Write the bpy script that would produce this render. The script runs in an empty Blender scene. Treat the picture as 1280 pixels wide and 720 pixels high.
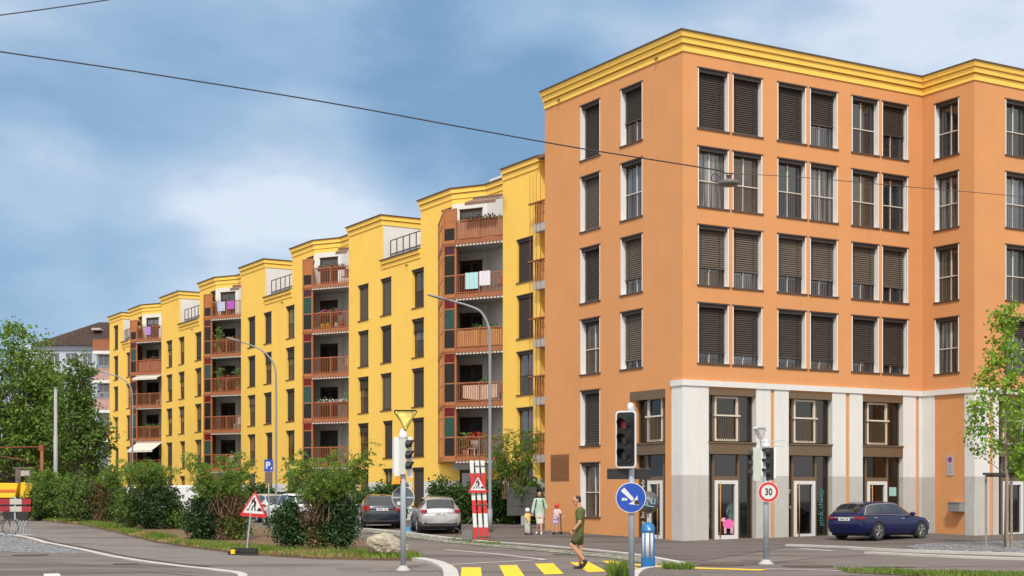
import bpy, bmesh, math, random
import numpy as np
from mathutils import Vector, Matrix
random.seed(7); rng = np.random.default_rng(11)
scene = bpy.context.scene
col = scene.collection
R = math.radians
FOC = 1864.0          # focal length in pixels of the 1280 px wide photograph
CH = 1.75             # eye height
HOR = 620.0

# ---------------------------------------------------------------- layout helpers
def gz(Y):            # the street rises gently towards the yellow block
    return 0.35*min(max((Y-56)/14.0, 0), 1)
def P(px, py, Y):
    return ((px-640)/FOC*Y, Y, CH+(HOR-py)/FOC*Y)
def GY(py):
    lo, hi = 5.0, 3000.0
    for _ in range(60):
        m = (lo+hi)/2
        if CH-gz(m)-(py-HOR)*m/FOC > 0: lo = m
        else: hi = m
    return (lo+hi)/2
def G(px, py):
    Y = GY(py); return ((px-640)/FOC*Y, Y)
DL = Vector((-.508, .861, 0)).normalized()     # along the receding facades
DR = Vector((.861, .508, 0)).normalized()      # along the street front
C0 = Vector(((853.5-640)/FOC*57, 57, 0))
ANG = math.atan2(DR.y, DR.x)

# ---------------------------------------------------------------- materials
MATS = {}
def mat(name, colr, rough=.7, var=.06, scale=3, bump=0, bscale=40, metal=0, spec=.5, coat=0, fine=0, emit=None, island=0, trans=0, ior=None, streak=0, worn=None):
    if name in MATS: return MATS[name]
    m = bpy.data.materials.new(name); m.use_nodes = True
    nt = m.node_tree; N = nt.nodes; L = nt.links
    b = N['Principled BSDF']
    b.inputs['Roughness'].default_value = rough
    b.inputs['Metallic'].default_value = metal
    b.inputs['Specular IOR Level'].default_value = spec
    b.inputs['Coat Weight'].default_value = coat
    b.inputs['Coat Roughness'].default_value = .05
    if ior: b.inputs['IOR'].default_value = ior
    tc = N.new('ShaderNodeTexCoord')
    out = None
    c = (*colr, 1)
    if var > 0:
        n1 = N.new('ShaderNodeTexNoise'); n1.inputs['Scale'].default_value = scale; n1.inputs['Detail'].default_value = 6
        n1.inputs['Roughness'].default_value = .65
        L.new(tc.outputs['Object'], n1.inputs['Vector'])
        mr = N.new('ShaderNodeMapRange'); mr.inputs[1].default_value = .3; mr.inputs[2].default_value = .7
        mr.inputs[3].default_value = 1-var; mr.inputs[4].default_value = 1+var
        L.new(n1.outputs['Fac'], mr.inputs[0])
        vm = N.new('ShaderNodeVectorMath'); vm.operation = 'SCALE'; vm.inputs[0].default_value = colr
        L.new(mr.outputs[0], vm.inputs['Scale']); out = vm.outputs[0]
        if fine > 0:
            n2 = N.new('ShaderNodeTexNoise'); n2.inputs['Scale'].default_value = 60; n2.inputs['Detail'].default_value = 3
            L.new(tc.outputs['Object'], n2.inputs['Vector'])
            m2 = N.new('ShaderNodeMapRange'); m2.inputs[1].default_value = .3; m2.inputs[2].default_value = .7
            m2.inputs[3].default_value = 1-fine; m2.inputs[4].default_value = 1+fine
            L.new(n2.outputs['Fac'], m2.inputs[0])
            v2 = N.new('ShaderNodeVectorMath'); v2.operation = 'SCALE'
            L.new(out, v2.inputs[0]); L.new(m2.outputs[0], v2.inputs['Scale']); out = v2.outputs[0]
        if streak > 0:      # rain streaks and patchy fading of painted render
            mp = N.new('ShaderNodeMapping'); mp.inputs['Scale'].default_value = (2.6, 2.6, .16); L.new(tc.outputs['Object'], mp.inputs[0])
            n5 = N.new('ShaderNodeTexNoise'); n5.inputs['Scale'].default_value = 1.6; n5.inputs['Detail'].default_value = 5; n5.inputs['Roughness'].default_value = .7; L.new(mp.outputs[0], n5.inputs['Vector'])
            m5 = N.new('ShaderNodeMapRange'); m5.inputs[1].default_value = .50; m5.inputs[2].default_value = .78; m5.inputs[3].default_value = 1; m5.inputs[4].default_value = 1-streak; L.new(n5.outputs['Fac'], m5.inputs[0])
            v5 = N.new('ShaderNodeVectorMath'); v5.operation = 'SCALE'; L.new(out, v5.inputs[0]); L.new(m5.outputs[0], v5.inputs['Scale']); out = v5.outputs[0]
        if worn:            # paint rubbed through to the surface below
            n6 = N.new('ShaderNodeTexNoise'); n6.inputs['Scale'].default_value = 5; n6.inputs['Detail'].default_value = 8; n6.inputs['Roughness'].default_value = .8; L.new(tc.outputs['Object'], n6.inputs['Vector'])
            m6 = N.new('ShaderNodeMapRange'); m6.inputs[1].default_value = .55; m6.inputs[2].default_value = .66; L.new(n6.outputs['Fac'], m6.inputs[0])
            x6 = N.new('ShaderNodeMix'); x6.data_type = 'RGBA'; L.new(m6.outputs[0], x6.inputs['Factor']); L.new(out, x6.inputs['A']); x6.inputs['B'].default_value = (*worn, 1); out = x6.outputs['Result']
        if island > 0:
            g = N.new('ShaderNodeNewGeometry')
            m3 = N.new('ShaderNodeMapRange'); m3.inputs[3].default_value = 1-island; m3.inputs[4].default_value = 1+island
            L.new(g.outputs['Random Per Island'], m3.inputs[0])
            v3 = N.new('ShaderNodeVectorMath'); v3.operation = 'SCALE'
            L.new(out, v3.inputs[0]); L.new(m3.outputs[0], v3.inputs['Scale']); out = v3.outputs[0]
        L.new(out, b.inputs['Base Color'])
    else:
        b.inputs['Base Color'].default_value = c
    if bump > 0:
        nb = N.new('ShaderNodeTexNoise'); nb.inputs['Scale'].default_value = bscale; nb.inputs['Detail'].default_value = 4
        L.new(tc.outputs['Object'], nb.inputs['Vector'])
        bp = N.new('ShaderNodeBump'); bp.inputs['Strength'].default_value = bump; bp.inputs['Distance'].default_value = .02
        L.new(nb.outputs['Fac'], bp.inputs['Height']); L.new(bp.outputs[0], b.inputs['Normal'])
    if emit:
        b.inputs['Emission Color'].default_value = (*emit[0], 1); b.inputs['Emission Strength'].default_value = emit[1]
    if trans > 0:      # thin leaves / cloth let some light through
        t = N.new('ShaderNodeBsdfTranslucent'); mx = N.new('ShaderNodeMixShader'); mx.inputs[0].default_value = trans
        if out: L.new(out, t.inputs['Color'])
        else: t.inputs['Color'].default_value = c
        L.new(b.outputs[0], mx.inputs[1]); L.new(t.outputs[0], mx.inputs[2])
        L.new(mx.outputs[0], N['Material Output'].inputs['Surface'])
    MATS[name] = m
    return m
def shop_glass(name, tint, gloss):
    m = bpy.data.materials.new(name); m.use_nodes = True
    N = m.node_tree.nodes; L = m.node_tree.links; N.remove(N['Principled BSDF'])
    tr = N.new('ShaderNodeBsdfTransparent'); tr.inputs[0].default_value = (*tint, 1)
    gl = N.new('ShaderNodeBsdfGlossy'); gl.inputs['Roughness'].default_value = .03
    lw = N.new('ShaderNodeLayerWeight'); pw = N.new('ShaderNodeMath'); pw.operation = 'POWER'; L.new(lw.outputs['Facing'], pw.inputs[0]); pw.inputs[1].default_value = 4.5
    fr = N.new('ShaderNodeMapRange'); L.new(pw.outputs[0], fr.inputs[0]); fr.inputs[3].default_value = gloss; fr.inputs[4].default_value = .9
    mx = N.new('ShaderNodeMixShader')
    L.new(fr.outputs[0], mx.inputs[0]); L.new(tr.outputs[0], mx.inputs[1]); L.new(gl.outputs[0], mx.inputs[2])
    L.new(mx.outputs[0], N['Material Output'].inputs['Surface'])
    MATS[name] = m; return m

# ---------------------------------------------------------------- mesh builder
class Fr:            # a wall frame: a along the wall, d inwards, z up
    def __init__(s, ox, oy, dx, dy, nx, ny, oz=0): s.v = (ox, oy, dx, dy, nx, ny, oz)
    def __call__(s, a, d, z):
        ox, oy, dx, dy, nx, ny, oz = s.v
        return (ox+a*dx+d*nx, oy+a*dy+d*ny, z+oz)
ID = lambda x, y, z: (x, y, z)
class MB:
    def __init__(s, f=ID): s.V = []; s.F = []; s.M = []; s.f = f; s.m = 0
    def face(s, pts, m=None):
        n = len(s.V); s.V += [s.f(*p) for p in pts]; s.F.append(tuple(range(n, n+len(pts)))); s.M.append(s.m if m is None else m)
    def box(s, x0, x1, y0, y1, z0, z1, m=None):
        n = len(s.V)
        for z in (z0, z1):
            for x, y in ((x0, y0), (x1, y0), (x1, y1), (x0, y1)): s.V.append(s.f(x, y, z))
        for q in ((0,3,2,1), (4,5,6,7), (0,1,5,4), (1,2,6,5), (2,3,7,6), (3,0,4,7)):
            s.F.append(tuple(n+i for i in q)); s.M.append(s.m if m is None else m)
    def prism(s, pts, z0, z1, m=None, top=None):       # plan polygon extruded up
        n = len(s.V); k = len(pts)
        for z in (z0, z1):
            for x, y in pts: s.V.append(s.f(x, y, z))
        mm = s.m if m is None else m
        s.F.append(tuple(range(n+k-1, n-1, -1))); s.M.append(mm)
        s.F.append(tuple(range(n+k, n+2*k))); s.M.append(mm if top is None else top)
        for i in range(k):
            j = (i+1) % k
            s.F.append((n+i, n+j, n+k+j, n+k+i)); s.M.append(mm)
    def xprism(s, pts, y0, y1, m=None):                # (x,z) outline extruded along y
        n = len(s.V); k = len(pts); mm = s.m if m is None else m
        for y in (y0, y1):
            for x, z in pts: s.V.append(s.f(x, y, z))
        s.F.append(tuple(range(n, n+k))); s.M.append(mm)
        s.F.append(tuple(range(n+2*k-1, n+k-1, -1))); s.M.append(mm)
        for i in range(k):
            j = (i+1) % k
            s.F.append((n+i, n+k+i, n+k+j, n+j)); s.M.append(mm)
    def tube(s, path, rad, seg=8, ratio=1.0, side=None, cap=True, m=None):
        pts = [Vector(p) for p in path]
        if not hasattr(rad, '__len__'): rad = [rad]*len(pts)
        n0 = len(s.V); mm = s.m if m is None else m
        ref = None
        for i, p in enumerate(pts):
            a = pts[max(i-1, 0)]; b = pts[min(i+1, len(pts)-1)]
            t = (b-a).normalized()
            if side is not None: u = Vector(side)
            elif ref is not None: u = ref
            else: u = Vector((0, 0, 1)) if abs(t.z) < .9 else Vector((1, 0, 0))
            u = (u - t*u.dot(t))
            if u.length < 1e-4: u = t.orthogonal()
            u.normalize(); ref = u
            w = t.cross(u)
            for k in range(seg):
                an = 2*math.pi*k/seg
                q = p + u*math.cos(an)*rad[i] + w*math.sin(an)*rad[i]*ratio
                s.V.append(s.f(*q))
        for i in range(len(pts)-1):
            for k in range(seg):
                k2 = (k+1) % seg
                s.F.append((n0+i*seg+k, n0+i*seg+k2, n0+(i+1)*seg+k2, n0+(i+1)*seg+k)); s.M.append(mm)
        if cap:
            s.F.append(tuple(n0+k for k in reversed(range(seg)))); s.M.append(mm)
            e = n0+(len(pts)-1)*seg
            s.F.append(tuple(e+k for k in range(seg))); s.M.append(mm)
    def ell(s, c, r, seg=12, rings=8, m=None, rot=None):
        n0 = len(s.V); mm = s.m if m is None else m
        for i in range(rings+1):
            th = math.pi*i/rings
            for k in range(seg):
                ph = 2*math.pi*k/seg
                v = Vector((r[0]*math.sin(th)*math.cos(ph), r[1]*math.sin(th)*math.sin(ph), r[2]*math.cos(th)))
                if rot is not None: v = rot @ v
                s.V.append(s.f(c[0]+v.x, c[1]+v.y, c[2]+v.z))
        for i in range(rings):
            for k in range(seg):
                k2 = (k+1) % seg
                s.F.append((n0+i*seg+k, n0+(i+1)*seg+k, n0+(i+1)*seg+k2, n0+i*seg+k2)); s.M.append(mm)
    def disc(s, c, axis, r, th, seg=24, m=None, hole=0):
        c = Vector(c); ax = Vector(axis).normalized()
        u = ax.cross(Vector((0, 0, 1)));
        if u.length < .01: u = Vector((1, 0, 0))
        u.normalize(); w = ax.cross(u); mm = s.m if m is None else m
        n0 = len(s.V)
        rr = [r] if not hole else [r, hole]
        for q in rr:
            for o in (-th/2, th/2):
                for k in range(seg):
                    an = 2*math.pi*k/seg
                    s.V.append(s.f(*(c+ax*o+u*math.cos(an)*q+w*math.sin(an)*q)))
        for k in range(seg):
            k2 = (k+1) % seg
            s.F.append((n0+k, n0+k2, n0+seg+k2, n0+seg+k)); s.M.append(mm)
            if hole:
                h = n0+2*seg
                s.F.append((h+k2, h+k, h+seg+k, h+seg+k2)); s.M.append(mm)
                s.F.append((n0+k2, n0+k, h+k, h+k2)); s.M.append(mm)
                s.F.append((n0+seg+k, n0+seg+k2, h+seg+k2, h+seg+k)); s.M.append(mm)
        if not hole:
            s.F.append(tuple(n0+k for k in reversed(range(seg)))); s.M.append(mm)
            s.F.append(tuple(n0+seg+k for k in range(seg))); s.M.append(mm)
    def build(s, name, mats, parent=None, smooth=False):
        if not isinstance(mats, (list, tuple)): mats = [mats]
        me = bpy.data.meshes.new(name); me.from_pydata(s.V, [], s.F)
        for m in mats: me.materials.append(m)
        if len(mats) > 1: me.polygons.foreach_set('material_index', s.M)
        if smooth: me.polygons.foreach_set('use_smooth', [True]*len(s.F))
        me.update()
        o = bpy.data.objects.new(name, me); col.objects.link(o)
        if parent: o.parent = parent
        return o
def tag(o, label=None, cat=None, group=None, kind=None):
    if label: o['label'] = label
    if cat: o['category'] = cat
    if group: o['group'] = group
    if kind: o['kind'] = kind
    return o
def thing(name, label, cat, loc=(0,0,0), rz=0, group=None):
    o = bpy.data.objects.new(name, None); col.objects.link(o); o.empty_display_size = .3
    o.location = loc; o.rotation_euler = (0, 0, rz)
    return tag(o, label, cat, group)
def smooth_some(o, ang=40):
    try:
        o.data.shade_auto_smooth(angle=R(ang))
    except Exception: pass
def text_mesh(name, body, size, m, parent, matrix, extrude=.002, font_scale_x=1.0, align='CENTER', bold=0):
    cu = bpy.data.curves.new(name, 'FONT'); cu.body = body; cu.size = size; cu.extrude = extrude
    cu.align_x = align; cu.align_y = 'CENTER'; cu.offset = bold; cu.resolution_u = 3
    t = bpy.data.objects.new(name+'_tmp', cu); col.objects.link(t)
    dg = bpy.context.evaluated_depsgraph_get(); dg.update()
    me = bpy.data.meshes.new_from_object(t.evaluated_get(dg)); me.name = name
    bpy.data.objects.remove(t)
    sx = Matrix.Diagonal((font_scale_x, 1, 1, 1))
    me.transform(matrix @ sx)
    me.materials.clear(); me.materials.append(m)
    o = bpy.data.objects.new(name, me); col.objects.link(o); o.parent = parent
    return o
def basis(origin, xdir, ydir):
    x = Vector(xdir).normalized(); y = Vector(ydir).normalized(); z = x.cross(y)
    return Matrix(((x.x, y.x, z.x, origin[0]), (x.y, y.y, z.y, origin[1]), (x.z, y.z, z.z, origin[2]), (0, 0, 0, 1)))

def curtain_mat(name, c1, c2, s):
    m = mat(name, c1, .08, .01, 1, spec=.8, ior=1.55); N = m.node_tree.nodes; L = m.node_tree.links; b = N['Principled BSDF']
    tc = N.new('ShaderNodeTexCoord'); mp = N.new('ShaderNodeMapping'); mp.inputs['Scale'].default_value = (s, s, .12); L.new(tc.outputs['Object'], mp.inputs[0])
    n = N.new('ShaderNodeTexNoise'); n.inputs['Scale'].default_value = 2; n.inputs['Detail'].default_value = 3; L.new(mp.outputs[0], n.inputs['Vector'])
    r = N.new('ShaderNodeMapRange'); r.inputs[1].default_value = .42; r.inputs[2].default_value = .6; L.new(n.outputs['Fac'], r.inputs[0])
    x = N.new('ShaderNodeMix'); x.data_type = 'RGBA'; L.new(r.outputs[0], x.inputs['Factor']); x.inputs['A'].default_value = (*c1, 1); x.inputs['B'].default_value = (*c2, 1)
    L.new(x.outputs['Result'], b.inputs['Base Color']); return m
# colours -----------------------------------------------------------------
M_or = mat('orange_render', (.65,.302,.125), .85, .045, .5, .25, 60, spec=.2, fine=.035, streak=.055)
M_ye = mat('yellow_render', (.94,.605,.125), .85, .04, .5, .2, 60, spec=.2, fine=.03, streak=.045)
M_co = mat('yellow_cornice_paint', (.94,.60,.12), .7, .04, 1.5, spec=.25, streak=.06)
M_wh = mat('white_render', (.70,.69,.67), .8, .04, .8, .15, 60, spec=.2, fine=.02, streak=.10)
M_rv = mat('white_reveal_panel', (.85,.845,.83), .5, .02, 2)
M_gp = mat('grey_plinth_paint', (.49,.475,.45), .8, .06, 1.2, .15, 60, spec=.2, fine=.03, streak=.12)
M_br = mat('brown_metal_trim', (.085,.05,.035), .5, .1, 3)
M_bz = mat('bronze_metal', (.165,.11,.062), .45, .06, 2, metal=.25)
M_fr = mat('cream_frame', (.64,.57,.47), .45, .03, 5)
M_bl = mat('dark_blind_slats', (.050,.036,.028), .55, .12, 2)
M_bl2 = mat('brown_blind_slats', (.125,.095,.072), .5, .1, 2)
M_gl = mat('dark_window_glass', (.018,.022,.028), .04, .5, .35, spec=.8, ior=1.6)
M_gl2 = mat('blue_window_glass', (.05,.065,.085), .04, .6, .5, spec=.9, ior=1.7)
M_gl3 = mat('curtained_window_glass', (.16,.15,.14), .06, .5, .8, spec=.7, ior=1.6)
M_gl5 = curtain_mat('net_curtain_glass', (.03,.03,.03), (.24,.24,.23), 3.2)
M_gl4 = mat('warm_window_glass', (.07,.05,.035), .05, .6, .7, spec=.7, ior=1.6)
M_roof = mat('grey_roof_sheet', (.22,.22,.22), .6, .08, 2)
M_wood = mat('rust_brown_balcony_wood', (.34,.115,.045), .6, .15, 6)
M_wood2 = mat('orange_bay_wood', (.42,.15,.05), .6, .08, 3)
M_reed = mat('bamboo_screen', (.50,.25,.09), .7, .25, 9)
M_conc = mat('pale_concrete', (.46,.44,.42), .8, .06, 2, .1, 30)
M_lgrey = mat('light_grey_wall', (.42,.41,.40), .8, .05, 1)
M_steel = mat('galvanised_pole', (.36,.42,.48), .5, .06, 4, metal=.1)
M_black = mat('matt_black_plastic', (.015,.015,.017), .5, .1, 5)
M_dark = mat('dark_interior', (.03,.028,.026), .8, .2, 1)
M_sgl = shop_glass('clear_shop_glass', (.60,.63,.62), .085)
M_white = mat('white_paint', (.66,.66,.65), .5, .03, 4)
M_red = mat('red_sign_paint', (.60,.018,.022), .45, .05, 4)
M_blue = mat('blue_sign_paint', (.012,.07,.42), .4, .04, 4)
M_yel = mat('signal_yellow_paint', (.88,.55,.02), .5, .05, 4)
# ================================================================ camera, world, sun
cd = bpy.data.cameras.new('camera'); cam = bpy.data.objects.new('camera', cd); col.objects.link(cam)
cam.location = (0, 0, CH); cam.rotation_euler = (R(90), 0, 0)
cd.sensor_width = 36; cd.lens = FOC/1280*36; cd.shift_y = (HOR-360)/1280; cd.clip_start = .5; cd.clip_end = 5000
scene.camera = cam
SUN_H = Vector((-.06, -.998)); SUN_EL = 47
w = bpy.data.worlds.new('World'); scene.world = w; w.use_nodes = True
nt = w.node_tree; N = nt.nodes; L = nt.links; N.clear()
outw = N.new('ShaderNodeOutputWorld'); bg = N.new('ShaderNodeBackground'); bg.inputs[1].default_value = .1
L.new(bg.outputs[0], outw.inputs[0])
sky = N.new('ShaderNodeTexSky'); sky.sky_type = 'NISHITA'; sky.sun_disc = False
sky.sun_elevation = R(SUN_EL); sky.sun_rotation = math.atan2(SUN_H.x, SUN_H.y)
sky.air_density = 1.0; sky.dust_density = .6; sky.ozone_density = 1.5
tc = N.new('ShaderNodeTexCoord')
def noise(scale, detail, rough, stretch=(1,1,1), off=(0,0,0), dist=0):
    mp = N.new('ShaderNodeMapping'); mp.inputs['Scale'].default_value = stretch; mp.inputs['Location'].default_value = off
    L.new(tc.outputs['Generated'], mp.inputs['Vector'])
    n = N.new('ShaderNodeTexNoise'); n.inputs['Scale'].default_value = scale; n.inputs['Detail'].default_value = detail
    n.inputs['Roughness'].default_value = rough; n.inputs['Distortion'].default_value = dist
    L.new(mp.outputs[0], n.inputs['Vector']); return n.outputs['Fac']
def mth(op, a, b=None, clamp=False):
    m = N.new('ShaderNodeMath'); m.operation = op; m.use_clamp = clamp
    for i, v in enumerate((a, b)):
        if v is None: continue
        if isinstance(v, (int, float)): m.inputs[i].default_value = v
        else: L.new(v, m.inputs[i])
    return m.outputs[0]
def mrange(v, a, b, c, d, smooth=True):
    m = N.new('ShaderNodeMapRange'); m.interpolation_type = 'SMOOTHSTEP' if smooth else 'LINEAR'
    L.new(v, m.inputs[0])
    for i, q in enumerate((a, b, c, d)): m.inputs[i+1].default_value = q
    return m.outputs[0]
def blob(px, py, rad_deg, k=1.0):      # a soft patch of sky around one compass direction
    d = Vector(((px-640)/FOC, 1, (HOR-py)/FOC)).normalized()
    dp = N.new('ShaderNodeVectorMath'); dp.operation = 'DOT_PRODUCT'
    L.new(tc.outputs['Generated'], dp.inputs[0]); dp.inputs[1].default_value = d
    return mrange(dp.outputs['Value'], math.cos(R(rad_deg)), 1, 0, k)
n_big = noise(3.2, 5, .5, (1,1,2.4), (3.1,0,1.7), .3)
n_mid = noise(7, 10, .54, (1,1,2.3), (1.3,2,0.2), .15)
# cover: 1 = pale bright cloud, 0 = slate blue thick cloud / gap
cov = mth('ADD', mth('MULTIPLY', n_big, 1.25), mth('MULTIPLY', n_mid, 1.1))
cov = mth('SUBTRACT', cov, .61)
for (px, py, rd, k) in ((600,110,6,-.42), (700,170,4.5,-.35), (490,60,4,-.22), (420,230,5,.12), (120,60,6,-.1),
                        (40,210,3,.22), (180,400,6,.20), (60,330,4,-.22), (1230,30,7,.35), (1000,20,6,.22), (180,330,3,-.16), (330,300,5,.12), (520,190,3,.0)):
    if k: cov = mth('ADD', cov, blob(px, py, rd, k))
cl = N.new('ShaderNodeValToRGB'); L.new(cov, cl.inputs[0])
e = cl.color_ramp.elements
e[0].position = .05; e[0].color = (1.25, 2.3, 3.65, 1)
e[1].position = .92; e[1].color = (4.9, 5.4, 6.15, 1)
x = cl.color_ramp.elements.new(.42); x.color = (2.15, 3.25, 4.6, 1)
x = cl.color_ramp.elements.new(.68); x.color = (3.1, 4.0, 5.15, 1)
mix = N.new('ShaderNodeMix'); mix.data_type = 'RGBA'
L.new(sky.outputs[0], mix.inputs['A']); L.new(cl.outputs[0], mix.inputs['B'])
mix.inputs['Factor'].default_value = .88
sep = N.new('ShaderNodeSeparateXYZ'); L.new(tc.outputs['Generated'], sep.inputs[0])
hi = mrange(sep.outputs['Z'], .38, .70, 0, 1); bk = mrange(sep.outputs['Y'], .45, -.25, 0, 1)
sky_fill = mth('MAXIMUM', hi, bk)  # bright sky added out of view, overhead and behind, to lift and neutralise the walls
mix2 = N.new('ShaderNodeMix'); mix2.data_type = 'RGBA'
L.new(mth('MULTIPLY', sky_fill, .88), mix2.inputs['Factor']); L.new(mix.outputs['Result'], mix2.inputs['A']); mix2.inputs['B'].default_value = (8.4, 8.1, 7.7, 1)
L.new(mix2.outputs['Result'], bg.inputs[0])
sd = bpy.data.lights.new('sun', 'SUN'); so = bpy.data.objects.new('sun', sd); col.objects.link(so)
sd.energy = 1.9; sd.angle = R(6); sd.color = (1, .95, .87)
v = Vector((SUN_H.x*math.cos(R(SUN_EL)), SUN_H.y*math.cos(R(SUN_EL)), math.sin(R(SUN_EL))))
so.rotation_euler = v.to_track_quat('Z', 'Y').to_euler()
scene.view_settings.view_transform = 'Standard'; scene.view_settings.look = 'None'
scene.view_settings.exposure = .60; scene.view_settings.gamma = 1

# ================================================================ ground
def surf_mat(name, c1, c2, kind, rough=.9):
    m = bpy.data.materials.new(name); m.use_nodes = True
    N = m.node_tree.nodes; L = m.node_tree.links; b = N['Principled BSDF']; b.inputs['Roughness'].default_value = rough
    b.inputs['Specular IOR Level'].default_value = .25
    tc = N.new('ShaderNodeTexCoord')
    def nz(s, d=5, r=.6, st=(1,1,1)):
        mp = N.new('ShaderNodeMapping'); mp.inputs['Scale'].default_value = st; L.new(tc.outputs['Object'], mp.inputs[0])
        n = N.new('ShaderNodeTexNoise'); n.inputs['Scale'].default_value = s; n.inputs['Detail'].default_value = d
        n.inputs['Roughness'].default_value = r; L.new(mp.outputs[0], n.inputs['Vector']); return n.outputs['Fac']
    def ramp(v, a, b_):
        r = N.new('ShaderNodeMapRange'); L.new(v, r.inputs[0]); r.inputs[1].default_value = a; r.inputs[2].default_value = b_; return r.outputs[0]
    def mixc(f, A, B):
        x = N.new('ShaderNodeMix'); x.data_type = 'RGBA'
        L.new(f, x.inputs['Factor'])
        for s_, c in (('A', A), ('B', B)):
            if isinstance(c, tuple): x.inputs[s_].default_value = (*c, 1)
            else: L.new(c, x.inputs[s_])
        return x.outputs['Result']
    h = None
    if kind == 'asphalt':
        c = mixc(ramp(nz(.35, 6, .7), .35, .65), c1, c2)
        dk = tuple(v*.72 for v in c1)
        c = mixc(ramp(nz(.12, 4, .6, (1, 3, 1)), .53, .60), c, dk)
        sp = nz(55, 2, .5); c = mixc(ramp(sp, .62, .75), c, tuple(min(v*1.7, 1) for v in c2))
        c = mixc(ramp(nz(38, 2, .5), .66, .76), c, tuple(v*.5 for v in c1))
        h = sp
    elif kind == 'gravel':
        v = N.new('ShaderNodeTexVoronoi'); v.inputs['Scale'].default_value = 9; L.new(tc.outputs['Object'], v.inputs['Vector'])
        c = mixc(ramp(v.outputs['Color'], 0, 1), c1, c2)
        c = mixc(ramp(v.outputs['Distance'], .35, .6), c, tuple(q*.35 for q in c1)); h = v.outputs['Distance']
    elif kind == 'cobble':
        v = N.new('ShaderNodeTexVoronoi'); v.feature = 'DISTANCE_TO_EDGE'; v.inputs['Scale'].default_value = 4.5; L.new(tc.outputs['Object'], v.inputs['Vector'])
        v2 = N.new('ShaderNodeTexVoronoi'); v2.inputs['Scale'].default_value = 4.5; L.new(tc.outputs['Object'], v2.inputs['Vector'])
        c = mixc(ramp(v2.outputs['Color'], .1, .9), c1, c2)
        c = mixc(ramp(v.outputs['Distance'], .16, .04), c, (.07,.085,.04)); h = v.outputs['Distance']
    elif kind == 'soil':
        c = mixc(ramp(nz(1.6, 6, .7), .42, .58), c1, c2)
        c = mixc(ramp(nz(.7, 5, .7), .56, .68), c, (.32,.22,.10))
        c = mixc(ramp(nz(30, 3, .7), .5, .75), c, tuple(q*.4 for q in c1)); h = nz(20, 4)
    L.new(c, b.inputs['Base Color'])
    bp = N.new('ShaderNodeBump'); bp.inputs['Strength'].default_value = .5; bp.inputs['Distance'].default_value = .02
    L.new(h, bp.inputs['Height']); L.new(bp.outputs[0], b.inputs['Normal'])
    return m
M_asp = surf_mat('road_asphalt', (.150,.128,.118), (.185,.160,.146), 'asphalt')
M_pave = surf_mat('footway_asphalt', (.125,.105,.097), (.155,.134,.122), 'asphalt')
M_path = surf_mat('cycle_path_asphalt', (.175,.155,.142), (.205,.182,.168), 'asphalt')
M_tar = surf_mat('dark_tar_seam', (.075,.065,.06), (.095,.083,.075), 'asphalt')
M_grav = surf_mat('grey_gravel', (.23,.24,.26), (.46,.47,.48), 'gravel')
M_cob = surf_mat('granite_setts', (.26,.25,.22), (.42,.40,.35), 'cobble')
M_soil = surf_mat('bark_mulch', (.14,.085,.055), (.20,.135,.075), 'soil')
M_kerb = mat('granite_kerb', (.50,.48,.45), .8, .12, 1.2, .2, 30, fine=.1)
M_line = mat('worn_white_marking', (.60,.59,.57), .7, .18, 2.5, fine=.12, worn=(.26,.235,.22))
M_yline = mat('worn_yellow_marking', (.88,.56,.015), .7, .12, 2.5, fine=.12, worn=(.35,.26,.12))
M_bline = mat('blue_bay_marking', (.05,.28,.55), .7, .15, 2.5, fine=.1)

gm = MB()
ys = [-60, 20, 56, 70, 110, 300, 1500, 4000]
xs = [-3000, -200, -60, 0, 60, 200, 3000]
for j in range(len(ys)-1):
    for i in range(len(xs)-1):
        gm.face([(xs[i], ys[j], gz(ys[j])), (xs[i+1], ys[j], gz(ys[j])), (xs[i+1], ys[j+1], gz(ys[j+1])), (xs[i], ys[j+1], gz(ys[j+1]))])
g = gm.build('ground', M_asp); tag(g, kind='structure')

def sheet(name, pts, m, h, thick=0, px=True, label=None):
    """flat area given by outline; follows the rise of the street"""
    pl = [G(*p) for p in pts] if px else pts
    bm = bmesh.new()
    vs = [bm.verts.new((x, y, 0)) for x, y in pl]
    f = bm.faces.new(vs)
    bm.normal_update()
    if f.normal.z < 0: f.normal_flip()
    bmesh.ops.triangulate(bm, faces=bm.faces[:])
    for yy in (56, 70):
        bmesh.ops.bisect_plane(bm, geom=bm.verts[:]+bm.edges[:]+bm.faces[:], plane_co=(0, yy, 0), plane_no=(0, 1, 0))
    bm.normal_update()
    for f in bm.faces:
        if f.normal.z < 0: f.normal_flip()
    for v in bm.verts: v.co.z = gz(v.co.y)+h
    if thick:
        ret = bmesh.ops.extrude_face_region(bm, geom=bm.faces[:])
        for v in [e_ for e_ in ret['geom'] if isinstance(e_, bmesh.types.BMVert)]: v.co.z -= thick
        bmesh.ops.recalc_face_normals(bm, faces=bm.faces[:])
    me = bpy.data.meshes.new(name); bm.to_mesh(me); bm.free(); me.materials.append(m)
    o = bpy.data.objects.new(name, me); col.objects.link(o); tag(o, kind='structure')
    return o
def smoothline(pl, n=6):
    out = []
    P_ = [pl[0]]+pl+[pl[-1]]
    for i in range(1, len(P_)-2):
        for k in range(n):
            t = k/n; a, b, c, d = [np.array(q, float) for q in P_[i-1:i+3]]
            out.append(tuple(.5*((2*b)+(-a+c)*t+(2*a-5*b+4*c-d)*t*t+(-a+3*b-3*c+d)*t**3)))
    out.append(tuple(pl[-1])); return out
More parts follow.
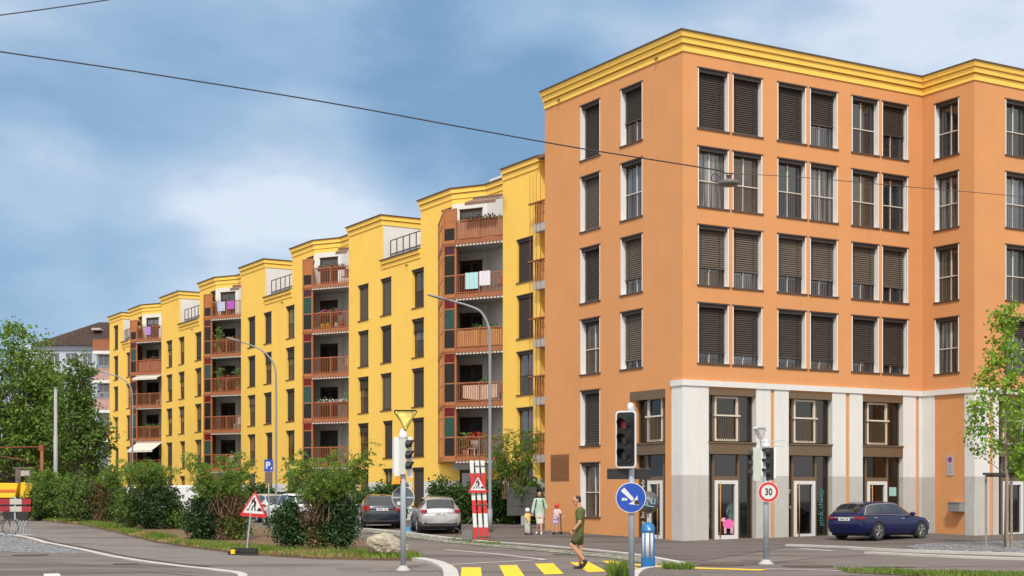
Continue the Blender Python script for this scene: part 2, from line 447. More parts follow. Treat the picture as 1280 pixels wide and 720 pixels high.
def strip(name, line, width, m, h, thick=0, px=True, curve=True):
    pl = [G(*p) for p in line] if px else list(line)
    if curve and len(pl) > 2: pl = smoothline(pl)
    # split at the slope breaks
    q = [pl[0]]
    for a, b in zip(pl[:-1], pl[1:]):
        for yy in (sorted((56, 70)) if b[1] > a[1] else (70, 56)):
            if (a[1]-yy)*(b[1]-yy) < 0:
                t = (yy-a[1])/(b[1]-a[1]); q.append((a[0]+(b[0]-a[0])*t, yy))
        q.append(b)
    mb = MB(); L_, R_ = [], []
    for i, p in enumerate(q):
        a = Vector(q[max(i-1, 0)]); b = Vector(q[min(i+1, len(q)-1)])
        t = (b-a).normalized(); nn = Vector((-t.y, t.x))*width/2
        L_.append((p[0]+nn.x, p[1]+nn.y)); R_.append((p[0]-nn.x, p[1]-nn.y))
    for i in range(len(q)-1):
        z = lambda pt, o=0: (pt[0], pt[1], gz(pt[1])+h-o)
        mb.face([z(R_[i]), z(R_[i+1]), z(L_[i+1]), z(L_[i])])
        if thick:
            mb.face([z(L_[i]), z(L_[i+1]), z(L_[i+1], thick), z(L_[i], thick)])
            mb.face([z(R_[i+1]), z(R_[i]), z(R_[i], thick), z(R_[i+1], thick)])
    if thick:
        for i in (0, len(q)-1): mb.face([z(L_[i]), z(R_[i]), z(R_[i], thick), z(L_[i], thick)])
    o = mb.build(name, m); tag(o, kind='structure'); return o

# footway along the buildings (behind the sett strip)
front = [(440,662), (500,667), (560,674), (640,681), (740,690), (800,697), (862,705), (985,683.5), (1100,688), (1330,695)]
fp = [G(*p) for p in front[:6]]
sheet('footway', fp+[G(880,701), G(985,684), G(1100,688), G(1330,694), (45, 70), (20, 95), (-6, 84), G(560,652)], M_pave, .010, px=False)
strip('sett_gutter', [(420,659), (500,668), (560,676), (640,684), (740,693), (800,699.5), (850,707)], 1.15, M_cob, .014)
strip('kerb_line', [(438,660), (500,665.5), (560,673), (640,680), (740,688.5), (800,695.5), (852,705)], .22, M_kerb, .05, .05)
strip('front_kerb', [(985,683), (1040,685), (1100,688.5), (1180,691.5), (1330,696)], .28, M_kerb, .08, .09)
strip('lower_kerb', [(1085,692), (1180,696.5), (1330,702)], .30, M_kerb, .06, .07)
sheet('tree_gravel_bed', [(1132,684), (1150,681), (1190,678), (1290,676.5), (1340,676.5), (1340,692), (1230,690), (1150,688)], M_grav, .03, .03)
# planting bed on the left
bedf = [(15,648), (60,652), (170,672), (250,686), (300,693), (400,699), (470,700.5), (528,701)]
bedb = [(520,690), (470,684), (450,676), (330,660), (200,650), (60,643), (15,640)]
sheet('planting_bed', bedf+bedb, M_soil, .06, .07)
sheet('cycle_path', [(15,650), (60,653.5), (170,673.5), (250,687.5), (300,694.5), (400,700), (470,701.5), (525,702.5), (545,708), (548,726), (302,726), (298,716.5), (215,708), (150,698.5), (40,673.5), (0,668), (-60,660)], M_path, .008)
strip('white_kerb_line', [(-60,659), (0,667.5), (40,673.5), (95,686), (150,697.5), (215,707), (270,713), (300,717.5), (303,724)], .20, M_kerb, .03, .03)
strip('tar_seam', [(-20,664.5), (40,671.5), (100,684), (150,694.5), (215,704), (262,709)], .28, M_tar, .012)
sheet('gravel_patch', [(-60,663), (0,669.5), (40,675.5), (90,687), (118,692), (60,691.5), (-60,688)], M_grav, .006)
strip('island_kerb', [(522,701), (542,705), (556,711), (563,718), (564,730)], .32, M_kerb, .09, .10)
sheet('island_surface', [(528,703), (542,707), (553,713), (558,720), (558,735), (540,735), (542,715)], M_path, .012)
# markings
strip('white_marking', [(556,687), (620,692.5), (681,699.5)], .14, M_line, .006, curve=False)
strip('white_marking', [(556,706.5), (620,703), (681,699.8)], .14, M_line, .010, curve=False)
strip('white_marking', [(455,679.5), (480,681)], .14, M_line, .006, curve=False)
strip('bay_marking', [(446,662), (452,655)], .35, M_bline, .006, curve=False)
strip('bay_marking', [(508,666.5), (513,658.5)], .35, M_bline, .018, curve=False)
sheet('white_mark', [(54,717.5), (74,717), (80,726), (58,726)], M_line, .006)
for q in (((577,709.5), (601,709.5), (603,727), (575,727)), ((623.8,706.9), (646,706.4), (660,727), (634,727)),
          ((668.5,705), (691.5,704.2), (704.5,717.5), (680.5,718.3)), ((712,703), (736,702.6), (758,714.5), (735,715.3)),
          ((752,701.5), (768,701), (800,711), (779,712))):
    sheet('crosswalk_bar', q, M_yline, .006)
strip('yellow_lane_line', [(770,704.5), (800,706.5), (860,710), (955,713)], .55, M_yline, .008, curve=False)
strip('white_lane_line', [(958,711), (1050,713.5), (1110,716)], .14, M_line, .006, curve=False)
strip('white_lane_line', [(1000,686), (1040,689)], .2, M_line, .012, curve=False)
def manhole(px, py, r):
    x, y = G(px, py); mb = MB(); mb.disc((x, y, gz(y)+.012), (0, 0, 1), r, .012); mb.disc((x, y, gz(y)+.008), (0,0,1), r+.08, .008, m=1)
    tag(mb.build('manhole_cover', [M_br, M_tar]), kind='structure')
manhole(902, 706.5, .5); manhole(1010, 708, .55); manhole(38, 694, .45)
sheet('tar_patch', [(140,704.5), (172,704), (176,705.6), (144,706.2)], M_tar, .005)
strip('tar_seam', [(940,706), (1010,699), (1085,694)], .10, M_tar, .004)
strip('tar_seam', [(880,716), (1000,713), (1160,709), (1330,706)], .08, M_tar, .004)
strip('tar_seam', [(60,712), (160,713), (260,722)], .09, M_tar, .004)
_r = random.Random(4)
for (a, b_, n_) in (((330,706), (520,712), 6), ((600,697), (760,706), 5), ((880,692), (1040,696), 7), ((1080,704), (1290,712), 7), ((20,700), (240,716), 6), ((850,684), (1010,690), 6)):
    pts_ = [(a[0]+(b_[0]-a[0])*i/n_, a[1]+(b_[1]-a[1])*i/n_+_r.gauss(0, .7)) for i in range(n_+1)]
    strip('road_crack', pts_, .035, M_tar, .0125, curve=False)
for (x_, y_, w2, h2) in ((420,711,40,2.2), (690,692.8,30,1.2), (1080,708,60,1.6), (905,688,46,1.4), (1180,713,50,1.4), (300,722,60,3)):
    sheet('asphalt_patch', [(x_, y_), (x_+w2, y_+.3), (x_+w2+5, y_+h2), (x_+2, y_+h2-.2)], M_tar if w2 == 30 else M_pave, .0115)
sheet('traffic_island', [(760,722), (800,715.5), (835,714), (860,715), (876,721), (880,745), (740,745)], M_pave, .10, .11)
strip('island_edge_kerb', [(790,730), (798,719), (812,714.6), (835,713.8), (862,715.4)], .18, M_kerb, .11, .12)
# ================================================================ the orange corner building
def uR(px):   # along the street front (v = 0)
    p = px-640; return (FOC*C0.x-p*C0.y)/(p*DR.y-FOC*DR.x)
def vL(px):   # along the left facade (u = 0)
    p = px-640; return (FOC*C0.x-p*C0.y)/(p*DL.y-FOC*DL.x)
OB = thing('corner_building', 'orange six storey corner building with yellow cornice and white pillared shop fronts', 'building', (C0.x, C0.y, 0), ANG)
UC = uR(1152.5)          # inner corner
VL_ = 10.0               # length of left facade
def uW(px, u, ):         # along the return wing wall: v for pixel column at fixed u
    p = px-640; bx = C0.x+u*DR.x; by = C0.y+u*DR.y
    return (FOC*bx-p*by)/(p*DL.y-FOC*DL.x)
VW = uW(1218, UC)        # outer corner of the wing (negative)
def uF(px, v):
    p = px-640; bx = C0.x+v*DL.x; by = C0.y+v*DL.y
    return (FOC*bx-p*by)/(p*DR.y-FOC*DR.x)
UE = UC+16
TOPZ = 19.45
F_left = Fr(0, 0, 0, 1, 1, 0)            # a = v, inward +u
F_right = Fr(0, 0, 1, 0, 0, 1)           # a = u, inward +v
F_wing = Fr(UC, 0, 0, -1, 1, 0)          # a = -v, inward +u
F_far = Fr(UC, VW, 1, 0, 0, 1)           # a = u-UC
def wall_cells(mb, F, a0, a1, z0, z1, holes, m=0, depth=0):
    A = sorted({a0, a1, *[h[0] for h in holes], *[h[1] for h in holes]}); Z = sorted({z0, z1, *[h[2] for h in holes], *[h[3] for h in holes]})
    A = [a for a in A if a0-1e-6 <= a <= a1+1e-6]; Z = [z for z in Z if z0-1e-6 <= z <= z1+1e-6]
    old = mb.f; mb.f = F
    for i in range(len(A)-1):
        for j in range(len(Z)-1):
            ca = (A[i]+A[i+1])/2; cz = (Z[j]+Z[j+1])/2
            if any(h[0] < ca < h[1] and h[2] < cz < h[3] for h in holes): continue
            mb.face([(A[i], depth, Z[j]), (A[i+1], depth, Z[j]), (A[i+1], depth, Z[j+1]), (A[i], depth, Z[j+1])], m)
    mb.f = old
def slats(mb, a0, a1, z0, z1, d, pitch, m=0):
    z = z1
    while z-pitch > z0:
        mb.face([(a0, d, z-pitch*.92), (a1, d, z-pitch*.92), (a1, d+.035, z), (a0, d+.035, z)], m)
        z -= pitch
    mb.box(a0-.005, a1+.005, d-.012, d+.04, z0, z0+.045, m)
GLS = [M_gl, M_gl2, M_gl5, M_gl, M_gl4, M_gl2, M_gl5]
def window(root, F, a0, a1, z0, z1, blind=0.0, reveal=.31, m_rev=M_rv, m_frame=M_fr, lintel=True, m_blind=M_bl, rail=True, trim=.035, gl=None, pitch=.085, stile=True, label=None):
    """french window in a wall opening: lining, glass, frame, blind, sill, blind box, bars"""
    w = a1-a0; b = MB(F)
    d = reveal
    b.face([(a0, 0, z0), (a0, d, z0), (a0, d, z1), (a0, 0, z1)]); b.face([(a1, d, z0), (a1, 0, z0), (a1, 0, z1), (a1, d, z1)])
    b.face([(a0, 0, z1), (a0, d, z1), (a1, d, z1), (a1, 0, z1)]); b.face([(a0, 0, z0), (a1, 0, z0), (a1, d, z0), (a0, d, z0)])
    b.face([(a0, d, z0), (a1, d, z0), (a1, d, z1), (a0, d, z1)], 1)
    if trim:
        b.box(a0, a0+trim, -.006, .02, z0, z1); b.box(a1-trim, a1, -.006, .02, z0, z1)
    win = b.build('window', [m_rev, M_br], root)
    if label: win['label'] = label
    p = MB(F); ai0, ai1 = a0+.06, a1-.06
    p.face([(ai0, d-.012, z0+.05), (ai1, d-.012, z0+.05), (ai1, d-.012, z1-.14), (ai0, d-.012, z1-.14)])
    p.build('pane', gl or random.choice(GLS), win)
    f = MB(F); am = (a0+a1)/2
    f.box(a0+.002, a0+.06, d-.04, d-.006, z0, z1-.1, 1); f.box(a1-.06, a1-.002, d-.04, d-.006, z0, z1-.1, 1)
    f.box(ai0, ai1, d-.04, d-.006, z0, z0+.06, 1); f.box(ai0, ai1, d-.04, d-.006, z1-.18, z1-.1, 1)
    if stile: f.box(am-.028, am+.028, d-.045, d-.008, z0+.06, z1-.18)
    f.build('frame', [m_frame, M_br], win)
    s = MB(F); s.box(a0-.05, a1+.05, -.05, .06, z0-.055, z0+.004); s.build('sill', M_br, win)
    s = MB(F); s.box(a0-.04, a1+.04, -.028, .05, z1-.03, z1+.02); s.build('head_trim', M_br, win)
    if lintel:
        l = MB(F); l.box(a0+trim, a1-trim, .05, d-.11, z1-.16, z1-.032); l.build('blind_box', M_bl, win)
    if rail and blind < .93:
        r = MB(F); zr = z0+(z1-z0)*.45
        ztop = min(zr, z1-.12-(z1-z0)*blind) if blind > .4 else zr
        if blind <= .45: r.box(a0+.03, a1-.03, d-.075, d-.048, zr-.018, zr+.018, 1)
        n = max(5, int((w-.1)/.11))
        for i in range(1, n):
            a = a0+.04+(w-.08)*i/n
            r.box(a-.007, a+.007, d-.068, d-.054, z0+.04, min(zr, ztop))
        r.build('railing', [M_br, m_frame], win)
    if blind > 0.02:
        q = MB(F); zb = z1-.15-(z1-z0-.2)*blind
        bd = d-.115; slats(q, a0+trim+.01, a1-trim-.01, zb, z1-.12, bd, pitch)
        q.face([(a0+trim+.01, bd+.05, zb), (a1-trim-.01, bd+.05, zb), (a1-trim-.01, bd+.05, z1-.1), (a0+trim+.01, bd+.05, z1-.1)], 1)
        for t in (.2, .8):
            a = a0+(a1-a0)*t; q.box(a-.006, a+.006, bd-.012, bd-.002, zb, z1-.12, 1)
        q.build('blind', [m_blind, M_black], win)
    return win
rowZ = [(15.93, 18.26), (12.91, 15.24), (9.89, 12.22), (6.88, 9.21)]
holesR, holesL, holesW, holesF = [], [], [], []
colsR = []
for k in range(3):
    u0 = .73+3.97*k; colsR += [(u0, u0+1.49), (u0+1.70, u0+3.18)]
bl = [[1, 1, .98, .60, 0, .57], [0, 0, 0, 0, 0, 0], [.70, .71, .70, .72, .71, .73], [.83, .84, .84, .85, .83, .86]]
wins = []
for r_, (z0, z1) in enumerate(rowZ):
    for c_, (a0, a1) in enumerate(colsR):
        holesR.append((a0, a1, z0, z1)); wins.append((F_right, a0, a1, z0, z1, bl[r_][c_], {0: M_bl, 2: M_bl2, 3: M_bl}.get(r_, M_bl)))
vB = (vL(803), vL(776)); vA = (vL(750), vL(725.7))
for r_, (z0, z1) in enumerate(rowZ+[(3.87, 6.20), (.88, 3.16)]):
    holesL.append((vA[0], vA[1], z0, z1)); wins.append((F_left, vA[0], vA[1], z0, z1, [1, 1, 1, .05, 1, 0][r_], [M_bl, M_bl2, M_bl, M_bl, M_bl, M_bl][r_]))
    if r_ < 4:
        holesL.append((vB[0], vB[1], z0, z1)); wins.append((F_left, vB[0], vB[1], z0, z1, [.60, 0, .74, .87][r_], [M_bl, M_bl, M_bl2, M_bl2][r_]))
wa = (-uW(1168.5, UC), -uW(1198.5, UC)); wa = (min(wa), max(wa))
fa0 = uF(1257, VW)-UC
for r_, (z0, z1) in enumerate(rowZ):
    holesW.append((wa[0], wa[1], z0, z1)); wins.append((F_wing, wa[0], wa[1], z0, z1, [0, 0, 0, 0][r_], M_bl))
    for q in (0, 3.4, 7.4, 10.8):
        holesF.append((fa0+q, fa0+q+1.49, z0, z1)); wins.append((F_far, fa0+q, fa0+q+1.49, z0, z1, [0, 0, 0, .3][r_] if q == 0 else .4, M_bl))
# shop openings
shopsR = [(uR(885), uR(944.3)), (uR(985), uR(1039.5)), (uR(1077.5), uR(1128))]
shopL = (vL(831.5), vL(793.5))
shopF = (uF(1247.5, VW)-UC, uF(1247.5, VW)-UC+2.5)
SZ = 5.92
for a in shopsR: holesR.append((a[0], a[1], 0, SZ))
holesL.append((shopL[0], shopL[1], 0, SZ)); holesF.append((shopF[0], shopF[1], 0, SZ))
vent = (vL(711.5), vL(689), 2.42, 3.55)
wb = MB()
wall_cells(wb, F_left, 0, VL_, -.3, 18.78, holesL); wall_cells(wb, F_right, 0, UC, -.3, 18.78, holesR)
wall_cells(wb, F_wing, 0, -VW, -.3, 18.78, holesW); wall_cells(wb, F_far, 0, 16, -.3, 18.78, holesF)
wb.face([(0, VL_, -.3), (UE, VL_, -.3), (UE, VL_, 18.78), (0, VL_, 18.78)]); wb.face([(UE, VW, -.3), (UE, VL_, -.3), (UE, VL_, 18.78), (UE, VW, 18.78)])
wall = wb.build('wall', M_or, OB)
rf = MB(); rf.prism([(0, 0), (UC, 0), (UC, VW), (UE, VW), (UE, VL_), (0, VL_)], 19.2, 19.3); rf.build('roof', M_roof, OB)
def offset_outline(o):      # outline pushed outwards by o
    return [(-o, VL_), (-o, -o), (UC-o, -o), (UC-o, VW-o), (UE, VW-o)]
def cornice_band(name, z0, z1, o0, o1, m, root, pts=None, back=.0):
    mb = MB(); A = offset_outline(o0); B = offset_outline(o1); I = offset_outline(-.3)
    for i in range(len(A)-1):
        a, b_, c, d, e_, f = A[i], A[i+1], B[i], B[i+1], I[i], I[i+1]
        mb.face([(*a, z0), (*b_, z0), (*d, z1), (*c, z1)]); mb.face([(*c, z1), (*d, z1), (*f, z1), (*e_, z1)])
        mb.face([(*e_, z0), (*f, z0), (*b_, z0), (*a, z0)])
    mb.face([(*A[0], z0), (*B[0], z1), (*I[0], z1), (*I[0], z0)])
    return mb.build(name, m, root)
cornice_band('cornice', 18.76, 19.02, .05, .05, M_co, OB)
cornice_band('cornice', 19.02, 19.05, .02, .02, M_br, OB)
cornice_band('cornice', 19.05, 19.25, .14, .16, M_co, OB)
cornice_band('cornice', 19.25, 19.27, .12, .12, M_br, OB)
cornice_band('cornice', 19.27, 19.46, .22, .26, M_co, OB)
cornice_band('coping', 19.46, 19.52, .30, .30, M_br, OB)
mb = MB()
pp = offset_outline(-.55)
for a, b_ in zip(pp[:-1], pp[1:]):
    mb.face([(*a, 19.5), (*b_, 19.5), (*b_, 19.78), (*a, 19.78)])
    mb.face([(*a, 19.78), (*b_, 19.78), (b_[0]+.2, b_[1]+.2, 19.78), (a[0]+.2, a[1]+.2, 19.78)])
mb.build('roof_upstand', mat('pale_roof_edge', (.42,.46,.50), .5, .05, 2), OB)
for w_ in wins:
    window(OB, w_[0], w_[1], w_[2], w_[3], w_[4], blind=w_[5], m_blind=w_[6])
# spouts under the cornice on the left facade
for px in (823, 701):
    v_ = vL(px); s = MB(); s.tube([(-.02, v_, 18.45+.42), (-.14, v_, 18.45+.42), (-.16, v_, 18.36+.42)], .035); s.build('overflow_spout', M_br, OB)
v_ = vent
s = MB(F_left); s.box(v_[0], v_[1], -.03, .0, v_[2], v_[3]);
z = v_[2]+.05
while z < v_[3]-.08: s.box(v_[0]+.04, v_[1]-.04, -.045, -.03, z, z+.05); z += .08
s.build('vent_grille', mat('rust_brown_grille', (.25,.105,.035), .6, .06, 3), OB)
# white band over the shops and pillars
bandz = (5.98, 6.20)
mb = MB()
def band_seg(mb, pts_out, pts_in, z0, z1):
    for i in range(len(pts_out)-1):
        a, b_, c, d = pts_out[i], pts_out[i+1], pts_in[i], pts_in[i+1]
        mb.face([(*a, z0), (*b_, z0), (*b_, z1), (*a, z1)]); mb.face([(*a, z1), (*b_, z1), (*d, z1), (*c, z1)]); mb.face([(*c, z0), (*d, z0), (*b_, z0), (*a, z0)])
vE = vL(840.5)
po = [(-.10, vE), (-.10, -.10), (UC-.10, -.10), (UC-.10, VW-.10), (UE, VW-.10)]; pi_ = [(.0, vE), (.0, 0), (UC, 0), (UC, VW), (UE, VW)]
band_seg(mb, po, pi_, *bandz); mb.face([(-.1, vE, bandz[0]), (0, vE, bandz[0]), (0, vE, bandz[1]), (-.1, vE, bandz[1])])
mb.build('string_course', M_wh, OB)
GZ = 2.55
def pillar(F, a0, a1, label=None, t=.045):
    mb = MB(F)
    mb.box(a0, a1, -t, .0, -.3, GZ, 1); mb.box(a0, a1, -t, .0, GZ, bandz[0], 0)
    o = mb.build('pillar', [M_wh, M_gp], OB); return o
mb = MB()     # corner pillar wraps the corner
for (z0, z1, m_) in ((-.3, GZ, 1), (GZ, bandz[0], 0)):
    mb.prism([(-.045, vE), (-.045, -.045), (shopsR[0][0], -.045), (shopsR[0][0], 0), (0, 0), (0, vE)], z0, z1, m_)
mb.build('pillar', [M_wh, M_gp], OB)
for a, b_ in ((944.3, 962.5), (967, 985), (1039.5, 1056.5), (1061, 1077.5), (1128, 1144), (1148, 1152.4)): pillar(F_right, uR(a), uR(b_))
def wv(px): return -uW(px, UC)
pillar(F_wing, .05, wv(1168.5))
mb = MB()
a_ = wv(1206.5); b_ = uF(1236, VW)
for (z0, z1, m_) in ((-.3, GZ, 1), (GZ, bandz[0], 0)):
    mb.prism([(UC-.045, -a_), (UC, -a_), (UC, VW), (b_, VW), (b_, VW-.045), (UC-.045, VW-.045)], z0, z1, m_)
mb.build('pillar', [M_wh, M_gp], OB)
pillar(F_far, uF(1240.5, VW)-UC, shopF[0]); pillar(F_far, shopF[1], shopF[1]+.7); 

def shop(root, F, a0, a1, kind='R', right_door=False, rd=.24, rev=M_wh):
    w = a1-a0
    b = MB(F)
    for a, s_ in ((a0, 1), (a1, -1)):
        b.face([(a, 0, -.1), (a, rd, -.1), (a, rd, GZ), (a, 0, GZ)], 2 if rev is M_wh else 1)
        b.face([(a, 0, GZ), (a, rd, GZ), (a, rd, SZ), (a, 0, SZ)], 1)
    d = rd
    # bronze structure
    b.box(a0+.003, a1-.003, -.03, d+.05, SZ-.26, SZ-.003, 0)                 # head box
    b.box(a0+.003, a1-.003, -.03, d+.05, 3.38, 3.86, 0)             # spandrel
    b.box(a0-.02, a1+.02, -.07, -.03, 3.80, 3.86, 0)
    b.box(a0+.003, a1-.003, d-.05, d+.05, -.05, .10, 0)
    m0, m1 = a0+w*.20, a0+w*.80-.0
    m0, m1 = a0+w*.17, a0+w*.70
    for m_ in (m0, m1):
        b.box(m_-.05, m_+.05, d-.06, d+.04, .1, 3.36, 0); b.box(m_-.05, m_+.05, d-.06, d+.04, 3.90, SZ-.26, 0)
    b.box(m0+.05, m1-.05, d-.06, d+.04, 2.36, 2.52, 0)
    b.box(a0+.003, a0+.05, d-.05, d+.03, .1, SZ-.26, 0); b.box(a1-.05, a1-.003, d-.05, d+.03, .1, SZ-.26, 0)
    sf = b.build('shop_front', [M_bz, rev, M_gp if rev is M_wh else rev], root)
    p = MB(F)
    for x0, x1 in ((a0+.05, m0-.05), (m1+.05, a1-.05)):
        p.face([(x0, d, .1), (x1, d, .1), (x1, d, 3.36), (x0, d, 3.36)]); p.face([(x0, d, 3.9), (x1, d, 3.9), (x1, d, SZ-.26), (x0, d, SZ-.26)])
    p.face([(m0+.05, d, 2.52), (m1-.05, d, 2.52), (m1-.05, d, 3.36), (m0+.05, d, 3.36)]); p.face([(m0+.05, d, 3.9), (m1-.05, d, 3.9), (m1-.05, d, SZ-.26), (m0+.05, d, SZ-.26)])
    p.face([(m0+.05, d-.005, .1), (m1-.05, d-.005, .1), (m1-.05, d-.005, 2.36), (m0+.05, d-.005, 2.36)])
    p.build('pane', M_sgl, sf)
    u = MB(F)
    for x0, x1, z0, z1 in ((m0+.05, m0+.13, 3.90, SZ-.28), (m1-.13, m1-.05, 3.90, SZ-.28), (m0+.13, m1-.13, 3.90, 3.98), (m0+.13, m1-.13, SZ-.36, SZ-.28)):
        u.box(x0, x1, d-.09, d-.01, z0, z1)
    u.build('upper_window_frame', M_fr, sf)
    r = MB(F); r.box(m0-.03, m1+.03, d-.16, d-.11, 4.86, 4.92, 1)
    n = 9
    for i in range(1, n):
        a = m0+.1+(m1-m0-.2)*i/n; r.box(a-.011, a+.011, d-.145, d-.12, 3.93, 4.87, 0)
    r.build('railing', [M_bz, M_fr], sf)
    q = MB(F)
    for x0, x1, z0, z1 in ((m0+.05, m0+.20, .04, 2.36), (m1-.20, m1-.05, .04, 2.36), (m0+.20, m1-.20, .04, .22), (m0+.20, m1-.20, 2.22, 2.36)):
        q.box(x0, x1, d-.10, d-.012, z0, z1)
    q.build('door', M_white, sf)
    h = MB(F); h.tube([(m0+.27, d-.16, .12), (m0+.27, d-.16, 2.28)], .022, m=0)
    for zz in (.3, 2.1): h.tube([(m0+.27, d-.16, zz), (m0+.2, d-.1, zz)], .012)
    h.build('door_handle', mat('oak_handle', (.50,.24,.07), .5, .1, 8), sf, True)
    return sf, m0, m1, d
sfs = [shop(OB, F_right, *a) for a in shopsR]
sfL = shop(OB, F_left, *shopL, rev=M_or); sfF = shop(OB, F_far, *shopF)
mb = MB(F_left); mb.box(shopL[0]-.0, vL(788.5), -.05, .02, SZ-.36, SZ-.0); mb.build('lintel', M_bz, OB)
# rooms behind the shop fronts
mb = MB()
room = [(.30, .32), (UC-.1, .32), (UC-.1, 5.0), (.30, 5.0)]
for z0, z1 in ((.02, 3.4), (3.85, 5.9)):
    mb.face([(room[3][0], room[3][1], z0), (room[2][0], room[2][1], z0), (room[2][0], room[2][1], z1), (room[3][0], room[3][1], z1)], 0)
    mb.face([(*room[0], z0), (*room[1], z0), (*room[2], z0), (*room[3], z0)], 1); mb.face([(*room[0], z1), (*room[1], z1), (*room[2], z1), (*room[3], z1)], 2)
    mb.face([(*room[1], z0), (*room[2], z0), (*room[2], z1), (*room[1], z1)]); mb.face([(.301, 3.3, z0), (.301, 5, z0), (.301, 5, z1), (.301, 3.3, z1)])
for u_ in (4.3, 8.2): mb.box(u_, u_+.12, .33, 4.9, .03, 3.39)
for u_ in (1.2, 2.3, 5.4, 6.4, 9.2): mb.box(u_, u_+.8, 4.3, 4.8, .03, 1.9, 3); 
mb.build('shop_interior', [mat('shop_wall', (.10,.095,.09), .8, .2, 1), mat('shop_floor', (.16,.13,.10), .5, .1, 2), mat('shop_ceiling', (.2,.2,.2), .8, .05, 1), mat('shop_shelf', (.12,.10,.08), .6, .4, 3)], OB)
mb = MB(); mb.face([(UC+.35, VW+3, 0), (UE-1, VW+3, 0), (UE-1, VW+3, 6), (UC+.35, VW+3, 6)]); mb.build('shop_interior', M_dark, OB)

# lettering on the glass: runs upwards
def vtext(F, a, zmid, body, size, m, root, d, name='lettering'):
    o = Vector(F(a, d, zmid)); along = Vector(F(a+1, d, zmid))-o
    # text x axis = up, text y axis = towards the viewer's left
    return text_mesh(name, body, size, m, root, basis(o, (0, 0, 1), -along), .003)
M_teal = mat('teal_lettering', (.06,.22,.21), .5, .4, 6)
sf, m0, m1, d = sfs[1]
vtext(F_right, m1+.33, 1.30, 'pink.sheep', .36, M_teal, sf, d-.01)
sf, m0, m1, d = sfs[0]
mbs = MB(F_right)        # pink sheep on the door glass
cx, cz = (m0+m1)/2+.14, .56
def blobm(cx_, cz_, rx, rz, m=0, n=18, dd=.0):
    pts = []
    for i in range(n):
        a = 2*math.pi*i/n; k = 1+.05*math.cos(a*5)
        pts.append((cx_+rx*k*math.cos(a), d-.014-dd, cz_+rz*k*math.sin(a)))
    mbs.face(pts, m)
blobm(cx+.02, cz+.10, .29, .185); blobm(cx-.24, cz+.27, .085, .075, 1, dd=.002); blobm(cx-.30, cz+.24, .05, .04, 1, dd=.003)
blobm(cx-.15, cz+.32, .05, .025, 0, dd=.004)
for lx in (-.17, -.11, .15, .21): mbs.face([(cx+lx-.022, d-.0135, cz-.28), (cx+lx+.018, d-.0135, cz-.28), (cx+lx+.03, d-.0135, cz-.02), (cx+lx-.03, d-.0135, cz-.02)], 1)
mbs.build('sheep_sticker', [mat('pink_vinyl', (.80,.14,.42), .5, .12, 14), mat('pale_pink_vinyl', (.80,.42,.52), .5, .05, 9)], sf)
sf, m0, m1, d = sfL
vtext(F_left, m1+.33, 1.35, 'the pink sheep', .36, mat('cream_lettering', (.66,.62,.55), .5, .05, 4), sf, d-.01)
sf, m0, m1, d = sfs[2]
mb = MB(F_right); mb.box(m1+.16, m1+.56, d-.012, d-.006, 1.75, 2.12); mb.build('notice', mat('pale_teal_paper', (.30,.55,.50), .7, .1, 4), sf)
sf, m0, m1, d = sfs[1]
mb = MB(F_right); mb.box(a0:=shopsR[1][0]+.10, a0+.26, d-.012, d-.006, 1.95, 2.0); mb.box(a0, a0+.2, d-.012, d-.006, 1.86, 1.90); mb.box(a0+.2, a0+.25, d-.012, d-.006, 1.25, 1.36); mb.build('notice', M_lgrey, sf)

# dresses on stands behind the glass
def dress(u, v_, label, h=1.55, c=0):
    o = C0+DR*u+DL*v_
    t = thing('dress_stand', label, 'dress', (o.x, o.y, .03), ANG, 'dresses shown behind the shop glass')
    mb = MB(); prof = [(.42, .30), (.40, .32), (.33, .24), (.62-.4, .13), (1.0, .13)]
    path = [(0, 0, .42), (0, 0, .7), (0, 0, 1.0), (0, 0, 1.12), (0, 0, 1.3), (0, 0, 1.42), (0, 0, 1.50)]
    mb.tube(path, [.31, .25, .17, .13, .17, .15, .06], 14, .62, (1, 0, 0))
    for s_ in (-1, 1): mb.tube([(s_*.13, 0, 1.42), (s_*.21, .01, 1.15), (s_*.24, 0, .9)], [.06, .05, .055], 8)
    mb.build('dress', mat('pale_green_cloth%d' % c, [(.30,.42,.33), (.22,.40,.36), (.42,.44,.40), (.14,.3,.24)][c], .9, .15, 6), t, True)
    s_ = MB(); s_.tube([(0, 0, 0), (0, 0, .6)], .015); s_.disc((0, 0, .01), (0, 0, 1), .16, .02); s_.build('stand', M_black, t)
a0, a1 = shopsR[0]
dress(a0+.42, .75, 'light green dress on a stand behind the narrow glass left of the sheep door', c=0)
dress(a0+.98, 1.0, 'green dress seen through the glass door just above the pink sheep', c=0)
dress(a0+1.85, .85, 'teal dress behind the right glass beside the sheep door', c=1)
dress(shopsR[2][0]+1.1, 1.0, 'pale top on a stand behind the glass door over the blue wagon', c=2)
o = C0+DR*1.0+DL*((shopL[0]+shopL[1])/2-.35)
t = thing('dress_stand', 'dark green dress behind the glass door on the side facade', 'dress', (o.x, o.y, .1), ANG+R(90))
mb = MB(); mb.tube([(0,0,.4), (0,0,1.0), (0,0,1.3), (0,0,1.5)], [.26,.16,.16,.06], 12, .6, (1,0,0)); mb.build('dress', MATS['pale_green_cloth3'] if 'pale_green_cloth3' in MATS else mat('pale_green_cloth3', (.14,.3,.24), .9, .1, 5), t, True)
s_ = MB(); s_.tube([(0, 0, 0), (0, 0, .6)], .015); s_.disc((0,0,.01), (0,0,1), .16, .02); s_.build('stand', M_black, t)

